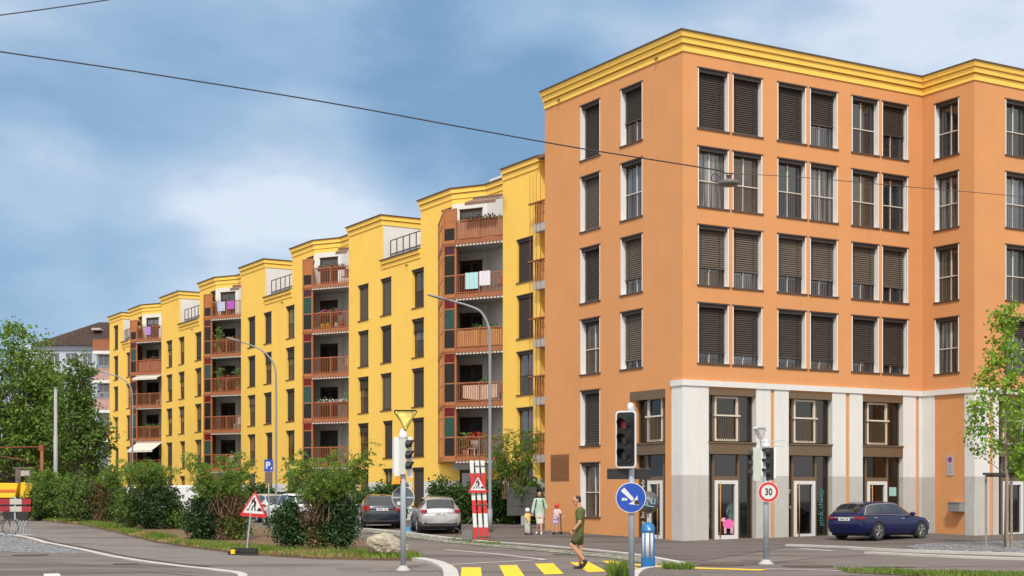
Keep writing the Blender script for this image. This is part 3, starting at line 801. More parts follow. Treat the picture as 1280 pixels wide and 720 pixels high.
# wall sign and metal box on the wing wall
wp = lambda a, dd, z: tuple(OB_M @ Vector(F_wing(a, dd, z)))
OB_M = Matrix.Translation((C0.x, C0.y, 0)) @ Matrix.Rotation(ANG, 4, 'Z')
F_ww = lambda a, d_, z: wp(a, d_, z)
a = wv(1188); zc = 1.75+(620-582)/FOC*62.3
t = thing('parking_sign', 'small grey wall sign with a round no parking mark on the orange wall', 'sign', wp(a, -.01, zc-.6))
loc = Vector(t.location)
def WF(a_, d_, z_):
    q = Vector(wp(a_, d_, z_))-loc; return tuple(q)
mb = MB(WF); mb.box(a-.17, a+.17, -.03, -.004, zc-.42, zc+.42); mb.build('panel', mat('sign_grey', (.42,.42,.44), .5, .05, 5), t)
mb = MB(WF)
for r_, m_, dd in ((.125, 0, -.032), (.095, 1, -.034)):
    mb.face([(a+r_*math.cos(k*math.pi/10), dd, zc+.24+r_*math.sin(k*math.pi/10)) for k in range(20)], m_)
mb.face([(a-.085, -.036, zc+.17), (a-.065, -.036, zc+.155), (a+.085, -.036, zc+.31), (a+.065, -.036, zc+.325)], 0)
mb.build('round_mark', [M_red, M_blue], t)
mb = MB(WF)
for k in range(5): mb.box(a-.12, a+.12-.03*(k % 2), -.033, -.03, zc-.02-.07*k, zc+.0-.07*k)
mb.build('print_lines', mat('sign_print', (.22,.22,.24), .5, .05, 5), t)
a = wv(1200.5); zc = CH-(633.5-620)/FOC*61.6
t = thing('letter_box', 'grey metal letter box fixed low on the orange wing wall', 'letter box', wp(a, 0, zc-.2)); loc = Vector(t.location)
mb = MB(WF); mb.box(a-.34, a+.28, -.36, -.002, zc-.19, zc+.17); mb.build('box', mat('brushed_steel', (.42,.43,.44), .3, .05, 3, metal=.6), t)
mb = MB(WF); mb.box(a-.37, a+.31, -.40, -.0, zc+.17, zc+.19); mb.build('lid', mat('brushed_steel', ()), t)
# ================================================================ the long yellow block
YO = C0 + DR*4.9
YB = thing('apartment_block', 'long yellow zigzag apartment block with rust brown balconies behind the orange building', 'building', (YO.x, YO.y, 0), ANG)
YTOP = 18.95; FL = [.95+2.9*k for k in range(6)]           # floor levels
TZ = 16.15                                                 # terrace parapet
class FrT:     # local frame between two plan points (o, t); inward chosen so that it faces away from the street
    pass
def seg_frame(p, q, inward):
    d = Vector((q[0]-p[0], q[1]-p[1])); L_ = d.length; d /= L_
    n = Vector((-d.y, d.x));
    if n.dot(Vector(inward)) < 0: n = -n
    return Fr(p[0], p[1], d.x, d.y, n.x, n.y), L_
M_yrev = M_ye
ywall = MB(); wwall = MB(); ycorn = MB(); ydark = MB(); plinth = MB()
def ysegment(p, q, z0, z1, holes=[], white_to=None, inward=(1, 0)):
    F, L_ = seg_frame(p, q, inward)
    lo = max(z0, 2.6)
    if white_to is None:
        if z0 < 2.6: wall_cells(plinth, F, 0, L_, z0, 2.6, [h for h in holes], depth=0)
        wall_cells(ywall, F, 0, L_, lo, z1, holes)
    else:
        wall_cells(wwall, F, 0, L_, z0, white_to, holes)
        wall_cells(ywall, F, 0, L_, white_to, z1, holes)
    return F, L_
def ycornice(pts, ztop, h=.62):
    """pts ordered with the street on the left-hand side"""
    def off(o):
        out = []
        for i, p in enumerate(pts):
            ns = []
            for a, b_ in ((i-1, i), (i, i+1)):
                if a < 0 or b_ >= len(pts): continue
                d = Vector((pts[b_][0]-pts[a][0], pts[b_][1]-pts[a][1])).normalized(); ns.append(Vector((-d.y, d.x)))
            n = sum(ns, Vector((0, 0))); n.normalize(); k = o/max(n.dot(ns[0]), .5)
            out.append((p[0]+n.x*k, p[1]+n.y*k))
        return out
    for mbx, z0, z1, o in ((ycorn, ztop-h, ztop-h*.55, .05), (ydark, ztop-h*.55, ztop-h*.50, .02), (ycorn, ztop-h*.50, ztop-.06, .13), (ydark, ztop-.06, ztop, .2)):
        A = off(o); I = off(-.35)
        for i in range(len(A)-1):
            a, b_, c, d = A[i], A[i+1], I[i], I[i+1]
            mbx.face([(*a, z0), (*b_, z0), (*b_, z1), (*a, z1)]); mbx.face([(*a, z1), (*b_, z1), (*d, z1), (*c, z1)]); mbx.face([(*c, z0), (*d, z0), (*b_, z0), (*a, z0)])
        for i in (0, len(A)-1): mbx.face([(*A[i], z0), (*I[i], z0), (*I[i], z1), (*A[i], z1)])
ywins = []
def ywin(F, a0, a1, k, blind, z0=None, z1=None, **kw):
    z0 = FL[k]+.22 if z0 is None else z0; z1 = FL[k]+2.45 if z1 is None else z1
    ywins.append((F, a0, a1, z0, z1, blind, kw)); return (a0, a1, z0, z1)
rb = random.Random(5)
blindpat = {0: [(1, 0, 1), (.45, 0, .9), (1, 1, 0), (.3, .95, 1), (0, 0, .9)]}
modules = []
T0 = 22.1; ML = 19.6
F_y = Fr(0, 0, 0, 1, 1, 0)
def seeded_blind(): return rb.choice([0, 0, 0, .3, 1, 1, 1, .95, .55])
# --- near piece (k = -1): plain wall from t 18.4 to 22.1, end balconies beyond
h = []
for k in range(5):
    h.append(ywin(F_y, 19.05, 20.65, k, [0, 0, 0, 1, 1][k]))
h.append(ywin(F_y, 19.0, 20.3, 0, 1, z0=.35, z1=2.2)) if False else None
h = [q for q in h if q]
wall_cells(plinth, F_y, 18.4, T0, -.2, 2.6, h); wall_cells(ywall, F_y, 18.4, T0, 2.6, YTOP-.3, h)
ysegment((1.3, 18.4), (0, 18.4), -.2, YTOP-.3, inward=(0, 1)); ysegment((1.3, 10), (1.3, 18.4), -.2, YTOP-.3)
ysegment((0, T0), (1.15, T0), -.2, YTOP-.3, inward=(0, -1))
RW = []  # windows of recess
def module(t0, last=False, idx=0):
    tb = lambda s: t0+s
    end = 16.3 if last else ML
    holes = []
    cols = [(9.1, 10.6), (13.4, 14.85)] + ([] if last else [(16.65, 18.15)])
    for c, (a0, a1) in enumerate(cols):
        for k in range(5):
            sh = (.35 if (k in (1, 0) and c == 1) else 0)
            if idx == 0: bd = [[1, 0, 0], [1, 1, .25], [1, 1, .28], [.3, 1, 1], [.0, 1, 1]][k][c]
            else: bd = seeded_blind()
            holes.append(ywin(F_y, tb(a0+sh*.6-.0)-sh, tb(a1)-sh, k, bd))
        if rb.random() < .8 and c != 1: holes.append(ywin(F_y, tb(a0)+.2, tb(a1)-.1, 0, 1, z0=.3, z1=.3+.0) ) if False else None
    holes = [q for q in holes if q]
    for a0 in (6.2,):
        for k in range(1, 5): pass
    F, L_ = ysegment((0, tb(5.6)), (0, tb(end)), -.2, FL[5], [(a-tb(5.6), b_-tb(5.6), c, d) for a, b_, c, d in holes])
    # top floor
    ta, tz = (9.5, 12.0) if last else (9.5, 14.7)
    hh = [ywin(F_y, tb(5.75), tb(6.85), 5, .2)]
    wall_cells(ywall, F_y, tb(5.6), tb(ta), FL[5], YTOP-.3, hh)
    hh = []
    if last: hh = [ywin(F_y, tb(13.4), tb(14.85), 5, 1)]
    wall_cells(ywall, F_y, tb(tz), tb(end), FL[5], YTOP-.3, hh)
    wall_cells(ywall, F_y, tb(ta), tb(tz), FL[5], TZ-.3, [])
    # terrace return walls: white with a yellow frieze
    for (p, q, inw) in (((0, tb(tz)), (3, tb(tz)), (0, 1)), ((3, tb(ta)), (3, tb(tz)), (1, 0)), ((0, tb(ta)), (3, tb(ta)), (0, -1))):
        ysegment(p, q, TZ-.6, YTOP-.3, white_to=18.35, inward=inw)
    ydark.face([(0, tb(ta), TZ-.35), (3, tb(ta), TZ-.35), (3, tb(tz), TZ-.35), (0, tb(tz), TZ-.35)])
    # jambs where yellow returns
    wall_cells(ywall, Fr(0, tb(tz)-.02, 1, 0, 0, 1), 0, .10, TZ, YTOP-.3, [])
    ycornice([(0, tb(ta)-.0), (0, tb(tz)+.0)], TZ, .55)
    # recess walls
    W0, W1, W2 = (1.15, tb(0)), (1.15, tb(3.7)), (0, tb(5.6))
    F1, L1 = seg_frame(W1, W2, (1, 1))
    hs = []
    for k in range(6):
        hs.append((.30, 1.75, FL[k]+.1, FL[k]+2.25))
        RW.append((F1, .30, 1.75, FL[k]+.1, FL[k]+2.25, k))
    ysegment(W1, W2, 3.2, YTOP-.3, hs, white_to=18.05, inward=(1, 1))
    ysegment(W0, W1, 3.2, YTOP-.3, [], white_to=18.05)
    ysegment(W1, W2, -.2, 3.2, hs[:1], inward=(1, 1)); ysegment(W0, W1, -.2, 3.2)
    if not last: ysegment((0, tb(end)), (1.15, tb(end)), -.2, YTOP-.3, inward=(0, -1))
    else: ysegment((0, tb(end)), (12, tb(end)), -.2, YTOP-.3, inward=(0, -1))
    # cornice following the zigzag
    ycornice([(3, tb(ta)), (0, tb(ta)), (0, tb(5.6))][::-1][0:1]+[(0, tb(ta)), (3, tb(ta))] if False else [(1.15, tb(0)), (1.15, tb(3.7)), (0, tb(5.6)), (0, tb(ta)), (3, tb(ta)), (3, tb(tz)), (0, tb(tz)), (0, tb(end))]+([(12, tb(end))] if last else [(1.15, tb(end))]), YTOP)
    balconies(t0, idx)
M_col = [mat('bay_panel_%s' % n, c, .3, .2, 3, spec=.25) for n, c in (('dark_red', (.13,.008,.008)), ('violet', (.06,.018,.03)), ('teal', (.02,.075,.065)), ('smoke', (.016,.016,.014)))]
M_bayglass = mat('bay_glass', (.05,.06,.055), .05, .5, 1, spec=.8, ior=1.6)
M_aw = mat('brown_awning_cloth', (.20,.12,.085), .8, .1, 4); M_awl = mat('cream_awning_stripe', (.68,.62,.55), .8, .05, 4)
M_soff = mat('balcony_soffit', (.42,.42,.41), .8, .05, 1)
def balconies(t0, idx):
    tb = lambda s: t0+s
    W0, W1, W2 = (1.15, tb(0.0)), (1.15, tb(3.7)), (0, tb(5.6))
    Q0, Q1, Q2, Q3 = (.12, tb(.06)), (-1.38, tb(2.65)), (-1.72, tb(3.35)), (-.03, tb(7.2))
    FQ, LQ = seg_frame(Q0, Q1, (1, .5)); FB, LB = seg_frame(Q1, Q2, (1, .5)); FS, LS = seg_frame(Q2, Q3, (1, 0))
    for k in range(1, 6) if True else []:
        z = FL[k]
        poly = [Q0, (W0[0], W0[1]+.0), W1, W2, Q3, Q2, Q1]
        b = MB(); b.prism(poly, z-.20, z-.0, 0)
        bal = b.build('balcony', [M_soff], YB)
        # timber fascia, rail and bars
        e_ = MB(FQ); e_.box(0, LQ, -.06, -.0, z-.22, z+.02)
        e_.box(0, LQ, -.05, .0, z+1.02, z+1.08); e_.box(0, LQ, -.04, -.0, z+.08, z+.12)
        n = int(LQ/.135)
        for i in range(n+1):
            a = LQ*i/n; e_.box(a-.014, a+.014, -.042, -.018, z, z+1.05)
        for a in (0.03, LQ*.5, LQ-.03): e_.box(a-.035, a+.035, -.06, .01, z-.1, z+1.1)
        e_.build('railing', M_wood, bal)
        s_ = MB(FQ)      # retracted awning valance, striped
        n = 14
        for i in range(n):
            s_.box(LQ*(i+.05)/n, LQ*(i+.6)/n, -.13, -.09, z-.33, z-.24, 1)
            s_.box(LQ*(i+.6)/n, LQ*(i+1.05)/n, -.13, -.09, z-.33, z-.24, 0)
        s_.box(0, LQ, -.14, -.05, z-.24, z-.20, 0)
        s_.build('awning_valance', [M_aw, M_awl], bal)
    for k in range(1, 6):
        z0 = FL[k]; z1 = FL[k+1]-.12 if k < 5 else z0+2.35
        if k == 5: z1 = z0+1.75
        b = MB()
        # posts at the corners
        for (fx, a) in ((FB, 0), (FB, LB), (FS, LS-.1)):
            b.f = fx; b.box(a-.05, a+.05, -.05, .05, z0-.25, z1)
        b.f = FB
        hts = [z0-.22, z0+.0, z0+.08]
        b.box(0, LB, -.03, .05, z0-.25, z0+.06); b.box(0, LB, -.03, .05, z1-.08, z1)
        zz = [z0+.06, z0+1.05, z1-.62, z1-.08]
        for zq in zz[1:3]: b.box(.05, LB-.05, -.02, .04, zq-.03, zq+.03)
        b.f = FS
        b.box(0, LS, -.03, .04, z0-.25, z0+.06); b.box(0, LS, -.03, .04, z1-.08, z1)
        for q in range(1, 4): b.box(LS*q/4-.04, LS*q/4+.04, -.03, .04, z0, z1)
        for zq in zz[1:3]: b.box(.05, LS-.05, -.02, .03, zq-.03, zq+.03)
        b.f = ID; b.prism([Q1, Q2, Q3, (-.02, tb(5.7)), (-.85, tb(3.5))], z1-.06, z1-.01)
        bay = b.build('bay_window', M_wood2, YB)
        g = MB(FB)
        if k == 5:
            g.box(.05, LB-.05, -.012, .012, z0+.7, z1-.08, 4); g.box(.05, LB-.05, -.01, .01, z0+.06, z0+.7, 3)
        else:
            g.box(.05, LB-.05, -.01, .01, zz[0], zz[1], 3); g.box(.05, LB-.05, -.01, .01, zz[1], zz[2], 2 if (k+idx) % 2 else 3)
            g.box(.05, LB-.05, -.01, .01, zz[2], zz[3], 0 if k < 4 else 1)
        g.f = FS
        g.box(.05, LS-.1, -.008, .008, zz[0], zz[3], 5)
        g.build('pane', [M_col[0], M_col[1], M_col[2], M_col[3], M_wood2, M_reed if False else mat('bay_side_glass', (.24,.15,.07), .1, .3, 1.5, spec=.6)], bay)
for k_ in range(4): module(T0+ML*k_, last=(k_ == 3), idx=k_)
yw = ywall.build('wall', M_ye, YB); wwall.build('recess_wall', M_lgrey if False else M_wh, YB); plinth.build('plinth', M_wh, YB)
ycorn.build('cornice', M_co, YB); ydark.build('coping', M_br, YB)
rmesh = MB(); TE = T0+ML*3+16.3
rmesh.face([(3.05, 8, 18.6), (13, 8, 18.6), (13, TE, 18.6), (3.05, TE, 18.6)])
rmesh.build('roof', M_roof, YB)
mb = MB()
for k in range(4):
    t = T0+ML*k
    mb.face([(1.2, t, 18.6), (3.05, t, 18.6), (3.05, t+5.6, 18.6), (1.2, t+5.6, 18.6)])
    mb.face([(0.02, t+5.6, 18.6), (3.05, t+5.6, 18.6), (3.05, t+9.48, 18.6), (0.02, t+9.48, 18.6)])
    e9 = (12.02, 16.3) if k == 3 else (14.72, 19.58)
    mb.face([(.02, t+e9[0], 18.6), (3.05, t+e9[0], 18.6), (3.05, t+e9[1], 18.6), (.02, t+e9[1], 18.6)])
mb.build('roof', M_roof, YB)
mb = MB()          # low white roof boxes set back on the roof
for k in range(2): mb.box(2.5, 7, T0+ML*k+2.2, T0+ML*k+5.8, 18.6, 19.75)
mb.build('roof_box', M_wh, YB)
for (F, a0, a1, z0, z1, bd, kw) in ywins:
    window(YB, F, a0, a1, z0, z1, bd, reveal=.22, m_rev=M_ye, m_frame=M_bz, trim=0, pitch=.11, lintel=True, m_blind=rb.choice([M_bl, M_bl, M_bl2]), gl=rb.choice([M_gl, M_gl4, M_gl2, M_gl5]))
for (F, a0, a1, z0, z1, k) in RW:
    window(YB, F, a0, a1, z0, z1, 0, reveal=.12, m_rev=M_bz, m_frame=M_bz, trim=0, rail=False, lintel=False, gl=rb.choice([M_gl, M_gl, M_gl2]))
# terrace screens
for k in range(4):
    t = T0+ML*k; e0, e1 = (9.7, 12.0) if k == 3 else (9.7, 14.0)
    mb = MB(F_y); n = 5
    for i in range(n+1):
        a = t+e0+(e1-e0)*i/n; mb.box(a-.025, a+.025, .22, .27, TZ-.02, TZ+1.15)
    mb.box(t+e0, t+e1, .22, .27, TZ+1.1, TZ+1.15); mb.box(t+e0, t+e1, .22, .27, TZ+.28, TZ+.32)
    tr = mb.build('terrace_railing', M_br, YB)
    mb = MB(F_y); mb.face([(t+e0, .245, TZ), (t+e1, .245, TZ), (t+e1, .245, TZ+.3), (t+e0, .245, TZ+.3)]); mb.build('pane', mat('rail_mesh', (.35,.35,.36), .5, .05, 5), tr)
    # small spout under the terrace cornice
    mb = MB(F_y); mb.tube([(t+11.2, 0, TZ-.75), (t+11.2, -.12, TZ-.75), (t+11.2, -.14, TZ-.85)], .035); mb.build('overflow_spout', M_br, YB)
# end balconies next to the orange building (k -1)
for k in range(1, 6):
    z = FL[k]
    b = MB(F_y); b.box(12.5, 18.42, -.32, 1.28, z-.42, z-.0)
    bal = b.build('balcony', M_conc, YB)
    r = MB(F_y); r.box(12.5, 18.42, -.36, -.31, z+1.0, z+1.05)
    for i in range(46):
        a = 12.6+i*.125; r.box(a-.014, a+.014, -.35, -.32, z-.02, z+1.0)
    for i in range(9): r.box(18.38, 18.41, -.28+i*.16, -.26+i*.16, z-.02, z+1.0)
    r.box(18.08, 18.14, -.3, 1.1, z+1.0, z+1.05)
    for a, d_ in ((18.6, -.46), (18.3, -.46), (18.0, -.46), (17.6, -.46)):      # tall wires for climbing plants
        r.box(a-.008, a+.008, d_, d_+.016, z-.6, z+2.5)
    r.box(17.0, 18.7, -.52, -.36, z+.98, z+1.04)
    r.build('railing', M_wood, bal)
mb = MB(F_y); mb.box(12.5, 18.2, -.3, 1.3, YTOP-.25, YTOP-.1); mb.build('awning_box', M_aw, YB)
ycornice([(0, 18.4), (0, T0), (1.15, T0)], YTOP); 
ycorn2 = [o for o in YB.children if o.name.startswith('cornice')]
c1 = MB(); c2 = MB(); ycorn, ydark = c1, c2
ycornice([(1.3, 10), (1.3, 18.4), (0, 18.4), (0, T0)], YTOP)
c1.build('cornice', M_co, YB); c2.build('coping', M_br, YB)

# --- things on the balconies
def ybal(k, s, d, z, idx):       # world point on balcony front
    t0 = T0+ML*idx
    Q0, Q1 = (.12, t0+.06), (-1.38, t0+2.65)
    F, L_ = seg_frame(Q0, Q1, (1, .5)); x, y, z_ = F(s, d, FL[k]+z)
    q = YO+DR*x+DL*y; return (q.x, q.y, z_)
BA = ANG+math.atan2(-2.59, 1.5)     # direction of balcony front, world
def on_balcony(name, label, cat, k, s, d, z, idx, group=None):
    return thing(name, label, cat, ybal(k, s, d, z, idx), BA, group)
flo = ['third', 'x']
def flower_box(k, idx, s0, s1, cc, label, cat='flower box'):
    t = on_balcony('flower_box', label, cat, k, (s0+s1)/2, 0, 1.0, idx, 'flower boxes on the balconies')
    w_ = (s1-s0)/2; mb = MB(); mb.box(-w_, w_, .03, .22, -.12, .07); mb.build('planter', mat('brown_planter', (.16,.06,.035), .7, .1, 4), t)
    r_ = random.Random(k*7+idx); pl = MB()
    for i in range(int(70*w_*2)):
        c = (r_.uniform(-w_, w_), r_.uniform(.0, .26), r_.gauss(.17, .07)); s = .06
        v = [Vector((r_.gauss(0, 1), r_.gauss(0, 1), r_.gauss(0, 1))).normalized()*s for _ in range(2)]
        pts = [Vector(c)-v[0], Vector(c)+v[1], Vector(c)+v[0], Vector(c)-v[1]]
        pl.face([tuple(q) for q in pts], 0 if r_.random() < .45 else 1)
    pl.build('plants', [M_leafd, mat('petals_%s' % cc[0], cc[1], .7, .2, 20)], t)
M_leafd = mat('planter_leaves', (.05,.10,.025), .7, .3, 12)
RED = ('red', (.45,.03,.02)); PNK = ('pink', (.55,.12,.25)); GRN = ('green', (.06,.16,.03)); WHT = ('white', (.7,.62,.6)); ORG = ('rust', (.25,.08,.04))
fb = [(5, 0, .6, 2.6, ORG, 'dry rust flower box on the rail of the topmost balcony of the nearest stack'),
      (3, 0, .5, 2.0, GRN, 'flower box with low greenery on the nearest stack, middle balcony with the bamboo screen'),
      (1, 0, .8, 2.3, RED, 'red geranium box on the lowest balcony of the nearest stack'),
      (5, 1, .5, 2.6, ORG, 'dark empty flower box on the top balcony of the second stack'),
      (4, 1, .8, 2.5, PNK, 'flower box with a pink bush on the second stack, one below its top balcony'),
      (2, 1, .4, 2.7, WHT, 'lush red and white flower box on the second lowest balcony of the second stack'),
      (5, 3, .5, 1.4, RED, 'red flower box on the top balcony of the farthest stack'),
      (4, 2, .3, 2.5, ORG, 'pale long flower box one below the top of the third stack'),
      (3, 2, .3, 2.3, RED, 'red geranium box in the middle of the third stack'),
      (4, 3, .3, 2.5, ORG, 'dry flower box one below the top of the farthest stack'),
      (2, 3, .4, 2.4, GRN, 'bright green box hedge on the second lowest balcony of the farthest stack'),
      (2, 0, .9, 1.6, GRN, 'flower box with a spiky green plant above the beige cloth screen')]
for a in fb: flower_box(*a)
def cloth(name, k, idx, s0, s1, z0, z1, m, label, cat, d=-.075, sag=.0):
    t = on_balcony(name, label, cat, k, (s0+s1)/2, d, z0, idx)
    mb = MB(); n = 10; w_ = (s1-s0)
    top, bot = [], []
    for i in range(n+1):
        x = -w_/2+w_*i/n; y = -.015*math.sin(i*1.9)
        top.append((x, y, z1-z0)); bot.append((x, y*1.6, sag*math.sin(math.pi*i/n)*-1))
    for i in range(n): mb.face([bot[i], bot[i+1], top[i+1], top[i]])
    for i in range(n): mb.face([(bot[i][0], bot[i][1]-.012, bot[i][2]), (bot[i+1][0], bot[i+1][1]-.012, bot[i+1][2]), (top[i+1][0], top[i+1][1]-.012, top[i+1][2]), (top[i][0], top[i][1]-.012, top[i][2])])
    for i in range(n): mb.face([(top[i][0], top[i][1]-.012, top[i][2]), (top[i+1][0], top[i+1][1]-.012, top[i+1][2]), (top[i+1][0], .12, top[i+1][2]+.01), (top[i][0], .12, top[i][2]+.01)])
    o = mb.build('cloth', m, t, True); return t
cloth('towel', 4, 0, 1.55, 2.35, .25, 1.12, mat('pale_blue_towel', (.42,.66,.70), .9, .08, 3), 'pale turquoise towel hung over the balcony rail, left of the white one', 'towel')
cloth('towel', 4, 0, .80, 1.48, .38, 1.15, mat('white_towel', (.70,.68,.74), .9, .06, 3), 'white towel hung over the balcony rail, right of the turquoise one', 'towel')
cloth('privacy_screen', 3, 0, .05, 2.95, .05, .98, mat('bamboo_screen', ()), 'bamboo privacy screen behind the bars of the nearest stack, middle balcony', 'screen', d=.02)
cloth('privacy_screen', 5, 0, .05, 2.95, .05, .98, mat('brown_reed_screen', (.42,.21,.13), .8, .22, 9), 'brown reed privacy screen on the top balcony of the nearest stack', 'screen', d=.02)
cloth('privacy_screen', 2, 0, .45, 2.55, .25, .92, mat('beige_cloth', (.66,.48,.38), .9, .12, 2), 'beige cloth sagging behind the bars of the second lowest balcony, nearest stack', 'screen', d=.03, sag=.12)
cloth('privacy_screen', 4, 3, .2, 2.8, .05, .95, mat('pink_brown_screen', (.36,.16,.10), .9, .3, 7), 'reddish privacy screen one below the top of the farthest stack', 'screen', d=.02)
cloth('towel', 5, 2, 1.6, 2.3, .35, 1.05, mat('lilac_cloth', (.45,.5,.7), .9, .3, 9), 'white and blue cloth on the top balcony rail of the third stack', 'towel')
cloth('towel', 5, 2, .7, 1.4, .45, 1.05, mat('purple_cloth', (.40,.10,.50), .9, .3, 9), 'purple cloth on the top balcony rail of the third stack', 'towel')
cloth('towel', 5, 3, 1.3, 1.9, .35, 1.05, mat('violet_cloth', (.45,.2,.6), .9, .3, 9), 'violet cloth on the top balcony rail of the farthest stack', 'towel')
# extended awnings
def awning(k, idx, z, drop, out, s0, s1, m, label, mount=-.05):
    t = on_balcony('awning', label, 'awning', k, (s0+s1)/2, 0, z, idx)
    w_ = (s1-s0)/2; mb = MB(); n = 12
    for i in range(n):
        x0 = -w_+2*w_*i/n; x1 = -w_+2*w_*(i+.97)/n
        mb.face([(x0, 0, 0), (x1, 0, 0), (x1, -out, -drop), (x0, -out, -drop)]); mb.face([(x0, -out, -drop), (x1, -out, -drop), (x1, -out, -drop-.16), (x0, -out, -drop-.16)])
    mb.build('cloth', m, t)
    mb = MB(); mb.box(-w_, w_, -.06, .06, 0, .1); mb.tube([(-w_+.1, 0, -.1), (-w_+.1, -out, -drop)], .02); mb.tube([(w_-.1, 0, -.1), (w_-.1, -out, -drop)], .02)
    mb.build('arms', M_aw, t)
awning(2, 3, -.3, .75, 1.3, 0, 2.9, M_awl, 'pale striped awning let down over the lowest balcony of the farthest stack')
awning(5, 0, 2.15, .35, -.0-.9 if False else .9, -.0, 1.9, M_aw, 'dark brown awning over the top balcony of the nearest stack')
awning(4, 3, -.3, .25, .7, 0, 2.9, M_awl, 'short pale awning in the upper part of the farthest stack')
for idx_ in (1, 2): awning(5, idx_, 2.15, .2, .35, -.0, .9, M_aw, 'rolled brown awning high on the top balcony of the %s stack' % ['', 'second', 'third'][idx_])
LV = {5: 'top', 4: 'second highest', 3: 'middle', 2: 'second lowest', 1: 'lowest'}; STK = ['nearest', 'second', 'third', 'farthest']
def chair(k, idx, s, c, nm):
    t = on_balcony('balcony_chair', '%s chair on the %s balcony of the %s stack' % (nm, LV[k], STK[idx]), 'chair', k, s, .45, .01, idx, 'chairs on the balconies')
    m_ = mat('chair_'+nm.replace(' ', '_'), c, .6, .1, 6)
    b = MB(); b.box(-.22, .22, -.2, .22, .42, .46); b.build('seat', m_, t)
    b = MB()
    for q in range(5): b.box(-.21+q*.09, -.15+q*.09, .2, .23, .46, .95)
    b.box(-.22, .22, .195, .235, .92, .98); b.build('backrest', m_, t)
    for lx_ in (-.2, .2):
        for ly_ in (-.17, .2):
            b = MB(); b.box(lx_-.018, lx_+.018, ly_-.018, ly_+.018, 0, .42); b.build('leg', m_, t)
for a in ((4, 0, .5, (.40,.12,.05), 'rust brown'), (2, 0, .4, (.35,.1,.05), 'red brown'), (3, 1, .6, (.45,.28,.15), 'light wood'), (5, 1, .7, (.45,.2,.1), 'orange brown'), (2, 1, .5, (.5,.3,.18), 'light wood'),
          (2, 2, .8, (.55,.5,.42), 'cream'), (1, 2, 1.6, (.6,.58,.55), 'white'), (1, 0, 2.2, (.6,.58,.55), 'white'), (3, 3, .7, (.55,.5,.42), 'cream')): chair(a[0], a[1], a[2], a[3], a[4])
def bushy(k, idx, s, h_, label, d=.35, n=260, z0=0):
    t = on_balcony('balcony_plant', label, 'plant', k, s, d, .01, idx, 'tall plants on the balconies')
    b = MB(); b.tube([(0,0,z0), (0,0,z0+.35)], [.14,.19], 12); b.build('pot', mat('terracotta', (.35,.13,.06), .8, .1, 5), t, True)
    r_ = random.Random(k*31+idx); b = MB()
    for q in range(n):
        f = r_.random(); c0 = Vector((r_.gauss(0, .22*(1-.3*f)), r_.gauss(0, .15), z0+.4+f*h_)); v0 = Vector((r_.gauss(0,1), r_.gauss(0,1), r_.gauss(0,1))).normalized()*.07; v1 = v0.orthogonal()
        b.face([tuple(c0-v0), tuple(c0+v1*.5), tuple(c0+v0), tuple(c0-v1*.5)])
    b.build('leaves', mat('balcony_leaves', (.09,.17,.04), .7, .35, 6), t)
bushy(4, 2, 2.5, 1.7, 'tall climbing plant at the left of the second highest balcony, third stack', n=420)
bushy(3, 2, 2.4, 1.5, 'leafy tall plant at the left of the middle balcony, third stack', n=320)
bushy(3, 2, .7, 1.4, 'leafy plant at the right of the middle balcony, third stack', n=260)
bushy(2, 1, .2, 1.3, 'plant at the right end of the second lowest balcony, second stack', n=200)
bushy(1, 0, 2.6, .9, 'potted plant at the left of the lowest balcony, nearest stack', n=200)
bushy(1, 3, 1.9, .9, 'potted plant on the lowest balcony of the farthest stack', n=200)
bushy(5, 0, .5, .8, 'potted shrub at the right end of the top balcony, nearest stack', n=160)
# pots on the second stack
for i, (s, c, nm) in enumerate(((2.3, (.75,.42,.03), 'yellow'), (.75, (.5,.03,.02), 'red'), (1.9, (.75,.42,.03), 'yellow'), (1.2, (.7,.66,.6), 'white'))):
    t = on_balcony('plant_pot', '%s plant pot on the second stack, balcony with the pink bush%s' % (nm, ['', '', ', nearer the middle', ''][i]), 'plant pot', 4, s, .2, .01, 1, 'plant pots on one balcony')
    mb = MB(); mb.tube([(0,0,0), (0,0,.32), (0,0,.34)], [.12,.17,.18], 12); mb.build('pot', mat('pot_'+nm, c, .5, .05, 5), t, True)
    mb = MB()
    r_ = random.Random(i)
    for q in range(30):
        c0 = Vector((r_.gauss(0, .09), r_.gauss(0, .09), .42+r_.gauss(0, .08))); v0 = Vector((r_.gauss(0,1), r_.gauss(0,1), r_.gauss(0,1))).normalized()*.05; v1 = v0.orthogonal()
        mb.face([tuple(c0-v0), tuple(c0+v1*.5), tuple(c0+v0), tuple(c0-v1*.5)])
    mb.build('leaves', M_leafd, t)

